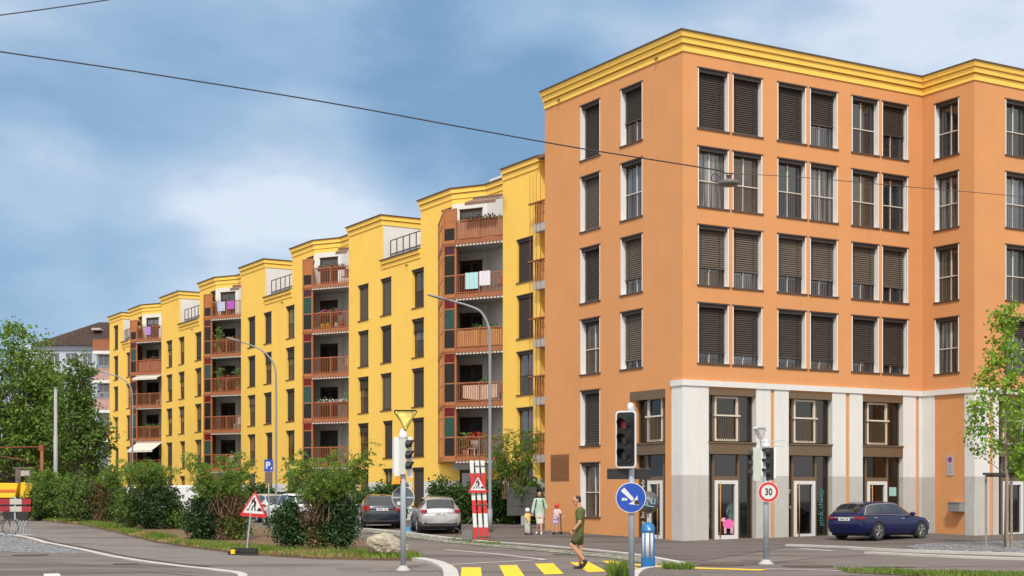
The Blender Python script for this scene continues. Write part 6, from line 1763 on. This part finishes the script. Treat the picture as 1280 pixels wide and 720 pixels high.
    if rails:
        for sg in (1, -1):
            q = MB(); xx = np.linspace(glass[0][0], windscreen[0]-.1, 10); q.tube([(x_, sg*(float(np.interp(x_, xs_, wr))*.93), ti(x_)+(.05 if 0 < k < 9 else .0)) for k, x_ in enumerate(xx)], .018, 6); q.build('roof_rail', M_black, t)
    # tail
    x0 = L0
    if plate:
        zp = {'hatch': .80, 'hatch2': .84, 'wagon': .80, 'van': .75}[tail]; xp_ = L0-.012
        q = MB(); q.box(xp_-.01, xp_, -.26, .26, zp-.055, zp+.055); pl = q.build('number_plate', M_plate, t)
        q = MB()
        for k in range(7):
            if k == 2: continue
            q.box(xp_-.013, xp_-.01, -.19+k*.058, -.155+k*.058, zp-.03, zp+.03)
        q.build('print', M_pltx, pl)
    tl = {'hatch': [(.56, .80, .84, .98)], 'hatch2': [(.55, .80, .78, 1.02)], 'wagon': [(.46, .82, .81, .91)], 'van': [(.78, .90, .7, 1.2)]}[tail]
    for sg in (1, -1):
        for (y0, y1, z0, z1) in tl:
            q = MB(); xr = L0; n_ = 8; k0 = []
            y0 *= W/.9; y1 *= W/.9
            # lamp wraps round the rear corner
            path = [(xr-.02, y0), (xr-.02, (y0+y1)/2), (xr+.03, y1), (xr+.16, float(np.interp(xr+.16, xs_, w_))*.985+.012), (xr+.34, float(np.interp(xr+.34, xs_, w_))*.985+.010)]
            for i in range(len(path)-1):
                (xa, ya), (xb_, yb) = path[i], path[i+1]
                ta = [0, 0, .0, .02, .07][i]; tb_ = [0, 0, .0, .02, .07][i+1]
                q.face([(xa, sg*ya, z0+ta*.8+(.03 if i == 0 and tail == 'hatch' else 0)), (xb_, sg*yb, z0+tb_), (xb_, sg*yb, z1-tb_), (xa, sg*ya, z1-ta)])
            q.build('tail_lamp', M_tail, t)
    q = MB(); q.box(L0-.006, L0+.02, -.62*W/.9, .62*W/.9, zi(L0+.1)-.10, zi(L0+.1)-.06)
    q.build('trim_strip', M_chrome if belt_chrome or tail == 'hatch' else M_under, t)
    q = MB(); q.box(L0+.2, L1-.2, -W*.8, W*.8, .17, b.mean()+.1); q.build('underbody', M_under, t)
    # front lamps
    for sg in (1, -1):
        q = MB(); q.ell((L1-.14, sg*W*.66, .66), (.12, .17, .09), 10, 8); q.build('headlight', M_lgrey, t, True)
    return t
hatch = [(-2.16,.42,.78,.84,.70,.55), (-2.10,.30,.90,.96,.80,.60), (-1.98,.24,.98,1.10,.85,.62), (-1.72,.22,1.0,1.40,.89,.60), (-1.35,.20,.99,1.475,.90,.61), (-.3,.19,.96,1.50,.91,.63), (.25,.19,.94,1.46,.91,.62), (.75,.19,.93,1.22,.91,.64), (1.15,.2,.92,.97,.90,.70), (1.75,.2,.80,.85,.86,.66), (2.05,.24,.66,.70,.78,.58), (2.17,.34,.52,.55,.62,.5)]
wagon = [(-2.34,.40,.80,.86,.72,.55), (-2.28,.28,.93,.98,.80,.60), (-2.15,.23,.98,1.13,.85,.62), (-1.85,.21,.985,1.36,.885,.60), (-1.4,.2,.975,1.43,.90,.61), (-.4,.18,.955,1.455,.905,.625), (.15,.18,.94,1.42,.905,.62), (.70,.18,.93,1.17,.905,.65), (1.10,.19,.915,.96,.90,.71), (1.8,.2,.82,.86,.87,.68), (2.15,.22,.68,.73,.79,.6), (2.34,.32,.50,.53,.60,.5)]
van = [(-2.5,.45,1.15,1.85,.88,.80), (-2.42,.32,1.15,1.95,.94,.84), (-1.0,.3,1.12,1.98,.96,.86), (.9,.3,1.08,1.93,.96,.84), (1.55,.3,1.02,1.30,.95,.84), (1.8,.3,.98,1.06,.94,.8), (2.35,.34,.80,.86,.85,.7), (2.5,.42,.60,.64,.7,.6)]
def yawto(dx, dy): return math.atan2(dy, dx)
M_pb = mat('metallic_navy_paint', (.002,.006,.060), .3, .05, 2, metal=.0, coat=.45, spec=.3)
M_ps = mat('silver_car_paint', (.45,.45,.46), .32, .05, 2, metal=.5, coat=.7); M_pd = mat('dark_blue_grey_car_paint', (.028,.035,.055), .32, .1, 2, metal=.3, coat=.8)
M_pw = mat('white_car_paint', (.74,.75,.76), .35, .03, 2, coat=.6); M_pg = mat('dark_green_car_paint', (.03,.045,.035), .35, .1, 2, metal=.2, coat=.7)
# blue wagon: from wheel contact points
car('parked_car', 'metallic navy blue estate car parked in front of the shop doors', 'car', m2(1104-640, 58.1)+.0, 58.5, yawto(.755, .655), wagon, M_pb, (-1.42, 1.42), .335, [(-2.02,-1.02), (-.98, -.02), (.04, .98)], (-2.24, -1.84), (.22, 1.02), tail='wagon', belt_chrome=True)
car('parked_car', 'silver hatchback seen from behind, parked between the sign pole and the striped boards', 'car', m2(544-640, 64.0), 64.0, yawto(-.16, .99), hatch, M_ps, (-1.33, 1.33), .325, [(-1.8,-1.02), (-.97, -.05), (0, .98)], (-2.06, -1.72), (.28, 1.05), tail='hatch', bumper=.50)
car('parked_car', 'dark blue grey hatchback seen from behind, parked left of the signal pole', 'car', m2(473.5-640, 68.5), 68.5, yawto(-.16, .99), hatch, M_pd, (-1.33, 1.33), .325, [(-1.8,-1.02), (-.97, -.05), (0, .98)], (-2.06, -1.72), (.28, 1.05), tail='hatch2', bumper=.36, rails=True)
g_par = 'cars parked behind the shrubs'
car('parked_car', 'white hatchback half hidden behind the largest shrub', 'car', m2(366-640, 70), 70, yawto(-.5, .86), hatch, M_pw, (-1.33, 1.33), .325, [(-1.8,-1.02), (-.97, -.05), (0, .98)], (-2.06, -1.72), (.28, 1.05), tail='hatch', group=g_par)
car('parked_van', 'white van half hidden behind the ball shaped shrub', 'van', m2(225-640, 84), 84, yawto(-.3, .95), van, M_pw, (-1.6, 1.55), .34, [(.1, 1.1)], None, (1.0, 1.6), tail='van', group=g_par)
car('parked_van', 'white van with its roof showing over the second shrub from the left', 'van', m2(172-640, 96), 96, yawto(-.8, .6), van, M_pw, (-1.6, 1.55), .34, [(-2.1, -.2), (.1, 1.1)], None, (1.0, 1.6), tail='van', group=g_par)
car('parked_van', 'white van with a red mark on its roof edge behind the leftmost shrubs', 'van', m2(108-640, 93), 93, yawto(1, .1), van, M_pw, (-1.6, 1.55), .34, [(-2.1, -.2), (.1, 1.1)], None, (1.0, 1.6), tail='van', group=g_par)
v_ = [o for o in scene.objects if o.name.startswith('parked_van')][-1]
mb = MB(); mb.face([(-.7, -.975, 1.60), (-.35, -.975, 1.30), (.0, -.975, 1.60), (-.18, -.975, 1.68), (-.35, -.975, 1.60), (-.52, -.975, 1.68)]); mb.box(-.75, .05, -.97, -.86, 1.28, 1.72, 0) if False else None; mb.build('red_mark', M_red, v_)
car('parked_car', 'dark green car roof just visible between the second and third shrubs', 'car', m2(148-640, 82), 82, yawto(-.85, .5), hatch, M_pg, (-1.33, 1.33), .325, [(-1.8,-1.02), (-.97, -.05), (0, .98)], (-2.06, -1.72), (.28, 1.05), tail='hatch', group=g_par)
car('parked_car', 'pale silver car behind the feathery crown left of the largest shrub', 'car', m2(330-640, 80), 80, yawto(-.5, .86), hatch, M_ps, (-1.33, 1.33), .325, [(-1.8,-1.02), (-.97, -.05), (0, .98)], (-2.06, -1.72), (.28, 1.05), tail='hatch', group=g_par)
# ================================================================ people
M_skin = mat('skin', (.50,.27,.18), .55, .06, 8, spec=.35); M_skin2 = mat('lighter_skin', (.58,.34,.24), .55, .06, 8, spec=.35)
def remesh(o, vox, sm=4):
    m = o.modifiers.new('remesh', 'REMESH'); m.mode = 'VOXEL'; m.voxel_size = vox; m.use_smooth_shade = True
    s = o.modifiers.new('smooth', 'SMOOTH'); s.iterations = sm; s.factor = .5
    dg = bpy.context.evaluated_depsgraph_get(); dg.update()
    me = bpy.data.meshes.new_from_object(o.evaluated_get(dg)); me.name = o.name
    o.modifiers.clear(); o.data = me
    me.polygons.foreach_set('use_smooth', [True]*len(me.polygons))
def limb(mb, pts, rad, seg=12, ratio=1.0, side=None):
    """closed tapered chain with rounded joints"""
    sm, rr = [], []
    P_ = [Vector(p) for p in pts]
    for i in range(len(P_)-1):
        for k in range(4):
            f = k/4; sm.append(P_[i].lerp(P_[i+1], f)); rr.append(rad[i]+(rad[i+1]-rad[i])*f)
    sm.append(P_[-1]); rr.append(rad[-1])
    mb.tube(sm, rr, seg, ratio, side)
    for i, p in enumerate(P_):
        if ratio == 1.0: mb.ell(tuple(p), (rad[i],)*3, 12, 8)
def hand(mb, wrist, d, palm_n, s=1.0, curl=.5):
    """palm + five bent fingers; d = direction of the hand, palm_n = palm normal"""
    d = Vector(d).normalized(); n = Vector(palm_n); n = (n-d*n.dot(d)).normalized(); sd = d.cross(n); w0 = Vector(wrist)
    mb.tube([w0, w0+d*.045*s, w0+d*.085*s], [.026*s, .040*s, .038*s], 12, .45, sd)
    for i, (off, ln) in enumerate(((-.030, .066), (-.010, .076), (.010, .072), (.029, .056))):
        b = w0+d*.075*s+sd*off*s; p1 = b+(d*(1-curl*.3)+n*curl*.35).normalized()*ln*.45*s; p2 = p1+(d*(1-curl*.9)+n*curl).normalized()*ln*.33*s; p3 = p2+(d*(1-curl*1.3)+n*curl*1.4).normalized()*ln*.26*s
        mb.tube([b, p1, p2, p3], [.0095*s, .009*s, .0082*s, .0065*s], 8); mb.ell(tuple(p3), (.0066*s,)*3, 8, 6)
    b = w0+d*.025*s-sd*.028*s; p1 = b+(d*.7-sd*.65+n*.25).normalized()*.038*s; p2 = p1+(d*.9-sd*.1+n*.4).normalized()*.032*s
    mb.tube([b, p1, p2], [.013*s, .0105*s, .008*s], 8); mb.ell(tuple(p2), (.008*s,)*3, 8, 6)
def head(mb, c, face, s=1.0, tilt=0):
    """head with brow, nose, chin and ears"""
    f = Vector(face).normalized(); side = Vector((0, 0, 1)).cross(f).normalized(); up = f.cross(side); c = Vector(c)
    rot = Matrix((f, side, up)).transposed()
    mb.ell(tuple(c+up*.025*s), (.098*s, .078*s, .095*s), 20, 14, rot=rot)
    mb.ell(tuple(c-up*.045*s+f*.018*s), (.072*s, .060*s, .075*s), 16, 10, rot=rot)
    mb.ell(tuple(c-up*.098*s+f*.060*s), (.026*s, .030*s, .022*s), 10, 8, rot=rot)      # chin
    q = c-up*.015*s+f*.092*s; mb.tube([c+up*.015*s+f*.088*s, q+f*.012*s, q-up*.012*s+f*.018*s], [.010*s, .013*s, .015*s], 8)
    mb.tube([c-up*.055*s+f*.078*s-side*.022*s, c-up*.055*s+f*.086*s, c-up*.055*s+f*.078*s+side*.022*s], .008*s, 6)
    for sg in (1, -1): mb.ell(tuple(c+side*sg*.080*s-up*.012*s), (.018*s, .008*s, .032*s), 10, 8, rot=rot)
    return f, side, up, rot
def eyes(t, c, fr, s=1.0):
    f, side, up, rot = fr; mb = MB(); c = Vector(c)
    for sg in (1, -1):
        mb.ell(tuple(c+f*.083*s+side*sg*.031*s+up*.004*s), (.010*s, .014*s, .007*s), 8, 6, rot=rot)
        mb.tube([c+f*.092*s+side*sg*.015*s+up*.028*s, c+f*.086*s+side*sg*.045*s+up*.028*s], .005*s, 5)
    mb.build('eyes', mat('dark_eyes', (.03,.02,.015), .4, .1, 9), t, True)
def person(label, loc, rz=0, group=None):
    return thing('person', label, 'person', loc, rz, group)
def shoe(mb, heel, toe, s=1.0, w_=.045):
    h, t_ = Vector(heel), Vector(toe); mb.tube([h, h.lerp(t_, .35), h.lerp(t_, .75), t_], [.042*s, .046*s, .044*s, .030*s], 12, .85)
    for p, r_ in ((h, .042), (t_, .030)): mb.ell(tuple(p), (r_*s,)*3, 10, 8)

# ---------------- man in olive crossing to the left (x = -forward)
Ym = 35.8; xm = m2(722.5-640, Ym)
t = person('man in olive green T-shirt and shorts walking left over the yellow crossing', (xm, Ym, .0))
k = Ym/FOC
J = lambda zx, zy, y=0: (((640+zx/6)-722.5)*k, y, (711.2-(600+zy/6))*k+.0)
mb = MB()
hc = J(487, 156); neck = J(504, 196); chest = J(512, 245); waist = J(510, 330); pel = J(504, 392)
fr = head(mb, hc, (-1, -.08, -.28), 1.0)
limb(mb, [J(497, 172), neck, J(512, 222)], [.056, .058, .07])
mb.tube([J(512, 210), J(514, 232), chest, waist, pel, J(505, 425)], [.09, .185, .195, .155, .165, .13], 18, .62, (0, 1, 0))
# left arm (towards the camera), watch arm
sh = J(508, 232, -.19); el = J(505, 318, -.25); wr = J(456, 378, -.23)
limb(mb, [sh, el, wr], [.058, .042, .027]); mb.ell(tuple(Vector(sh)), (.066, .066, .066))
limb(mb, [J(516, 232, .19), J(530, 318, .24), J(500, 385, .20)], [.058, .042, .027])
hand(mb, wr, Vector(J(448, 415, -.2))-Vector(wr), (-.2, .9, 0), 1.05, .7); hand(mb, J(500, 385, .2), (-.2, 0, -1), (0, -1, 0), 1.0, .6)
# legs: near leg passes forward with the knee bent
h1, k1, a1 = J(500, 415, -.09), J(447, 486, -.10), J(535, 592, -.10)
h2, k2, a2 = J(508, 415, .09), J(512, 520, .08), J(512, 632, .08)
limb(mb, [h1, k1], [.090, .058]); limb(mb, [k1, Vector(k1).lerp(Vector(a1), .3), a1], [.056, .060, .036])
limb(mb, [h2, k2], [.090, .058]); limb(mb, [k2, Vector(k2).lerp(Vector(a2), .3), a2], [.056, .060, .036])
limb(mb, [a1, J(545, 612, -.1)], [.036, .036]); limb(mb, [a2, J(500, 652, .08)], [.036, .034])
body = mb.build('body', M_skin, t); remesh(body, .009); eyes(t, hc, fr)
mb = MB(); c = Vector(hc); f, side, up, rot = fr
mb.ell(tuple(c+up*.050-f*.026), (.088, .081, .074), 18, 12, rot=rot); mb.ell(tuple(c+up*.0-f*.05), (.056, .079, .07), 14, 10, rot=rot); mb.build('hair', mat('short_dark_hair', (.045,.032,.025), .8, .25, 30), t, True)
M_ol = mat('olive_cloth', (.095,.115,.035), .9, .12, 12, .4, 18)
mb = MB(); mb.tube([J(508, 204), J(513, 226), chest, J(512, 300), J(508, 345), J(506, 400)], [.085, .205, .212, .182, .172, .172], 18, .60, (0, 1, 0))
for s0, e0 in ((sh, el), (J(516, 232, .19), J(530, 318, .24))): limb(mb, [s0, Vector(s0).lerp(Vector(e0), .62)], [.078, .070])
o = mb.build('t_shirt', M_ol, t); remesh(o, .012, 5)
mb = MB(); mb.tube([J(505, 372), J(504, 400), J(505, 425)], [.165, .172, .15], 18, .64, (0, 1, 0))
limb(mb, [h1, Vector(h1).lerp(Vector(k1), .50)], [.100, .098]); limb(mb, [h2, Vector(h2).lerp(Vector(k2), .50)], [.100, .098])
o = mb.build('shorts', mat('dark_olive_cloth', (.075,.085,.03), .9, .12, 12, .4, 18), t); remesh(o, .012, 4)
mb = MB(); limb(mb, [Vector(h1).lerp(Vector(k1), .3), Vector(h1).lerp(Vector(k1), .74)], [.098, .076]); o = mb.build('under_shorts', mat('black_cloth', (.015,.015,.017), .9, .1, 8), t); remesh(o, .012, 2)
mb = MB(); shoe(mb, J(553, 612, -.1), J(524, 655, -.1)); shoe(mb, J(528, 650, .08), J(470, 660, .08)); 
mb.tube([J(535, 596, -.1), J(548, 612, -.1)], [.043, .046], 12); mb.tube([J(513, 628, .08), J(516, 650, .08)], [.043, .046], 12)
o = mb.build('shoes', M_black, t); remesh(o, .010, 3)
mb = MB(); w0 = Vector(wr); dd = (Vector(wr)-Vector(el)).normalized(); mb.disc(tuple(w0-dd*.01), tuple(dd), .033, .028, 16); mb.box(w0.x-.02, w0.x+.02, w0.y-.042, w0.y-.03, w0.z-.018, w0.z+.022); mb.build('watch', M_black, t)

# ---------------- bald man with backpack walking towards the camera
def walker():
    Ya = 61.8; xa = m2(675-640, Ya); k = Ya/FOC
    t = person('bald bearded man in mint shirt and pale shorts holding a small child by the hand', (xa, Ya, gz(Ya)))
    J = lambda zx, zy, y=0: (((640+zx/6)-675)*k, y, (669.6-(600+zy/6))*k)
    mb = MB(); hc = J(206, 117, -.04)
    fr = head(mb, hc, (.03, -1, -.2), 1.0)
    limb(mb, [J(206, 130), J(207, 148)], [.058, .062])
    mb.tube([J(206, 143), J(206, 158), J(206, 185), J(207, 225), J(208, 262), J(209, 285)], [.09, .20, .20, .17, .17, .14], 18, .6, (1, 0, 0))
    limb(mb, [J(176, 158), J(158, 215, .0), J(152, 262, -.05)], [.056, .042, .028]); limb(mb, [J(236, 158), J(252, 195, .02), J(262, 224, -.05)], [.056, .042, .028])
    hand(mb, J(152, 262, -.05), (0, 0, -1), (1, 0, 0), 1, .8); hand(mb, J(262, 224, -.05), (.25, -.3, -1), (-1, 0, 0), 1, .5)
    limb(mb, [J(193, 285), J(196, 335, -.05), J(186, 392, .05)], [.09, .058, .036]); limb(mb, [J(222, 285), J(218, 340, -.08), J(219, 396, -.20)], [.09, .058, .036])
    o = mb.build('body', M_skin, t); remesh(o, .011); eyes(t, hc, fr)
    f, side, up, rot = fr; c = Vector(hc); mb = MB(); mb.ell(tuple(c-up*.082+f*.042), (.052, .058, .045), 14, 10, rot=rot); mb.build('beard', mat('brown_beard', (.10,.05,.03), .9, .3, 30), t, True)
    mb = MB(); mb.tube([J(206, 141), J(206, 153), J(206, 190), J(208, 235), J(208, 266)], [.09, .225, .23, .20, .20], 18, .62, (1, 0, 0))
    limb(mb, [J(176, 158), J(158, 215, 0), J(153, 252, -.04)], [.078, .062, .05]); limb(mb, [J(236, 158), J(252, 195, .02), J(260, 216, -.03)], [.078, .062, .05])
    o = mb.build('shirt', mat('mint_cloth', (.42,.57,.48), .9, .1, 8, .3, 20), t); remesh(o, .014, 4)
    mb = MB(); mb.tube([J(208, 258), J(208, 290)], [.195, .19], 18, .68, (1, 0, 0)); limb(mb, [J(192, 285), J(196, 330, -.05)], [.088, .072]); limb(mb, [J(223, 285), J(220, 330, -.08)], [.088, .072])
    o = mb.build('shorts', mat('pale_beige_cloth', (.62,.58,.50), .9, .1, 8), t); remesh(o, .014, 3)
    mb = MB()
    for x0, x1_ in ((183, 178), (230, 236)): mb.tube([J(x0, 148, .0), J(x0, 156, -.135), J(x1_, 185, -.16), J(x1_-(3 if x1_ < 200 else -3), 215, -.08)], [.022]*4, 8)
    mb.box(-.17+.0, .17, .13, .30, J(0, 240)[2], J(0, 150)[2]); mb.build('backpack', mat('dark_green_backpack', (.04,.07,.065), .9, .1, 8), t)
    mb = MB(); shoe(mb, J(186, 400, .10), J(182, 408, -.12), 1.05); shoe(mb, J(219, 402, -.16), J(221, 412, -.38), 1.05); o = mb.build('shoes', M_white, t); remesh(o, .011, 2)
walker()
# ---------------- children
def child(label, pxc, Yc, base, J, hc, hs, torso, arms, legs, shirt, pants, helmet, shoes_, face, skin, skirt=False):
    k = Yc/FOC; xc = m2(pxc-640, Yc)
    t = person(label, (xc, Yc, gz(Yc)))
    f_ = lambda zx, zy, y=0: (((640+zx/6)-pxc)*k, y, (base-(600+zy/6))*k)
    mb = MB(); h_ = f_(*hc); fr = head(mb, h_, face, hs)
    limb(mb, [f_(hc[0], hc[1]+12), f_(torso[0][0], torso[0][1]+2)], [.038, .042])
    mb.tube([f_(*p[:2]) for p in torso], [p[2] for p in torso], 16, .68, (1, 0, 0))
    for a in arms:
        limb(mb, [f_(*p) for p in a], [.034, .027, .019]); d = Vector(f_(*a[2]))-Vector(f_(*a[1])); hand(mb, f_(*a[2]), d, (0, 0, -1) if abs(d.z) < d.length*.7 else (0, 1, 0), .62, .8)
    for a in legs: limb(mb, [f_(*p) for p in a], [.060, .042, .028])
    o = mb.build('body', skin, t); remesh(o, .009, 3); eyes(t, h_, fr, hs)
    mb = MB(); mb.tube([f_(p[0], p[1]) for p in torso[:-1]], [p[2]+.018 for p in torso[:-1]], 16, .72, (1, 0, 0))
    for a in arms: limb(mb, [f_(*a[0]), tuple(Vector(f_(*a[0])).lerp(Vector(f_(*a[1])), .7))], [.048, .043])
    o = mb.build('shirt', shirt, t); remesh(o, .011, 3)
    mb = MB(); mb.tube([f_(torso[-2][0], torso[-2][1]), f_(torso[-1][0], torso[-1][1])], [torso[-2][2]+.014, torso[-1][2]+.02], 16, .8, (1, 0, 0))
    for a in legs:
        e_ = tuple(Vector(f_(*a[0])).lerp(Vector(f_(*a[1])), .55)) if skirt else None
        if skirt: limb(mb, [f_(*a[0]), e_], [.075, .08])
        else: limb(mb, [f_(*a[0]), f_(*a[1]), tuple(Vector(f_(*a[1])).lerp(Vector(f_(*a[2])), .85))], [.078, .066, .055])
    o = mb.build('shorts' if skirt else 'trousers', pants, t); remesh(o, .011, 3)
    f, side, up, rot = fr; c = Vector(h_)
    mb = MB(); mb.ell(tuple(c+up*.045*hs-f*.01), (.128*hs, .108*hs, .098*hs), 18, 12, rot=rot); mb.tube([c+up*.03*hs+f*.10*hs-side*.06*hs, c+up*.028*hs+f*.145*hs, c+up*.03*hs+f*.10*hs+side*.06*hs], .014*hs, 6)
    for q in (-.05, 0, .05): mb.tube([c+up*.135*hs+side*q+f*.05, c+up*.140*hs+side*q-f*.06], .010, 6)
    mb.build('helmet', helmet, t, True)
    mb = MB()
    for a in legs: e_ = Vector(f_(*a[2])); shoe(mb, e_+Vector((0, .03, -.035)), e_+Vector((0, -.11, -.045)), .72)
    o = mb.build('shoes', shoes_, t); remesh(o, .009, 2); return t
M_hw = mat('white_helmet', (.72,.70,.68), .4, .05, 5); M_hr = mat('red_helmet', (.62,.02,.03), .3, .05, 5, coat=.5)
child('small child in yellow shirt, pale trousers and white helmet on a purple scooter', 659.5, 61.6, 669.4, None, (116, 238), .93,
      [(117, 256, .055), (117, 266, .10), (118, 290, .10), (117, 318, .10), (117, 335, .085)],
      [[(103, 262, 0), (100, 285, -.06), (112, 296, -.16)], [(131, 262, 0), (140, 272, -.02), (150, 270, -.05)]],
      [[(110, 330, 0), (107, 370, -.02), (108, 402, .0)], [(125, 330, 0), (125, 370, -.02), (127, 402, -.02)]],
      mat('yellow_shirt', (.72,.50,.16), .9, .1, 8), mat('pale_grey_cloth', (.50,.50,.44), .9, .1, 8), M_hw, mat('brown_shoes', (.25,.10,.06), .8, .1, 8), (.15, -1, -.15), M_skin2)
child('girl with red helmet and pale pink top riding a black kick scooter', 696.5, 62.0, 668.6, None, (337, 205), .98,
      [(339, 222, .06), (340, 233, .115), (338, 255, .11), (332, 280, .12), (328, 300, .12)],
      [[(322, 232, 0), (318, 255, -.04), (340, 278, -.14)], [(356, 232, 0), (368, 254, -.04), (383, 275, -.12)]],
      [[(320, 298, 0), (315, 345, -.02), (310, 392, .02)], [(338, 298, 0), (336, 345, -.04), (334, 390, -.04)]],
      mat('pale_pink_cloth', (.70,.56,.60), .9, .12, 9), mat('lilac_pattern_cloth', (.50,.40,.62), .9, .4, 30), M_hr, M_white, (.25, -1, -.1), M_skin2, skirt=True)
def scooter(label, px0, Ys_, x_bar, x_deck0, x_deck1, hz, m_deck, m_post, base, two=False):
    k = Ys_/FOC; t = thing('kick_scooter', label, 'scooter', (m2(px0-640, Ys_), Ys_, gz(Ys_)))
    f_ = lambda px, z, y=0: ((px-px0)*k, y, z)
    mb = MB(); mb.tube([f_(x_bar, .10, -.12), f_(x_bar-.6, hz, -.16)], .022, 8); mb.build('steering_post', m_post, t)
    mb = MB(); mb.tube([f_(x_bar-3.5, hz, -.16), f_(x_bar-.6, hz+.01, -.16), f_(x_bar+2.6, hz, -.16)], .016, 8); mb.build('handlebar', M_black, t)
    mb = MB(); mb.box(*(sorted((f_(x_deck0, 0)[0], f_(x_deck1, 0)[0]))), -.16, -.04, .075, .10); mb.build('deck', m_deck, t)
    for px in (x_deck0, x_bar+.3):
        mb = MB(); mb.disc(f_(px, .06, -.10), (0, 1, 0), .06, .03, 16); mb.build('wheel', M_black, t)
scooter('black kick scooter with a tall post ridden by the girl in the red helmet', 696, 61.8, 701.3, 692, 701, .83, M_black, mat('dark_scooter_post', (.04,.04,.045), .5, .1, 5), 668.6)
scooter('small purple scooter under the child with the white helmet', 661, 61.4, 664.0, 657.5, 664, .42, mat('purple_deck', (.22,.08,.42), .5, .1, 5), mat('dark_scooter_post', (.04,.04,.045)), 669.4)
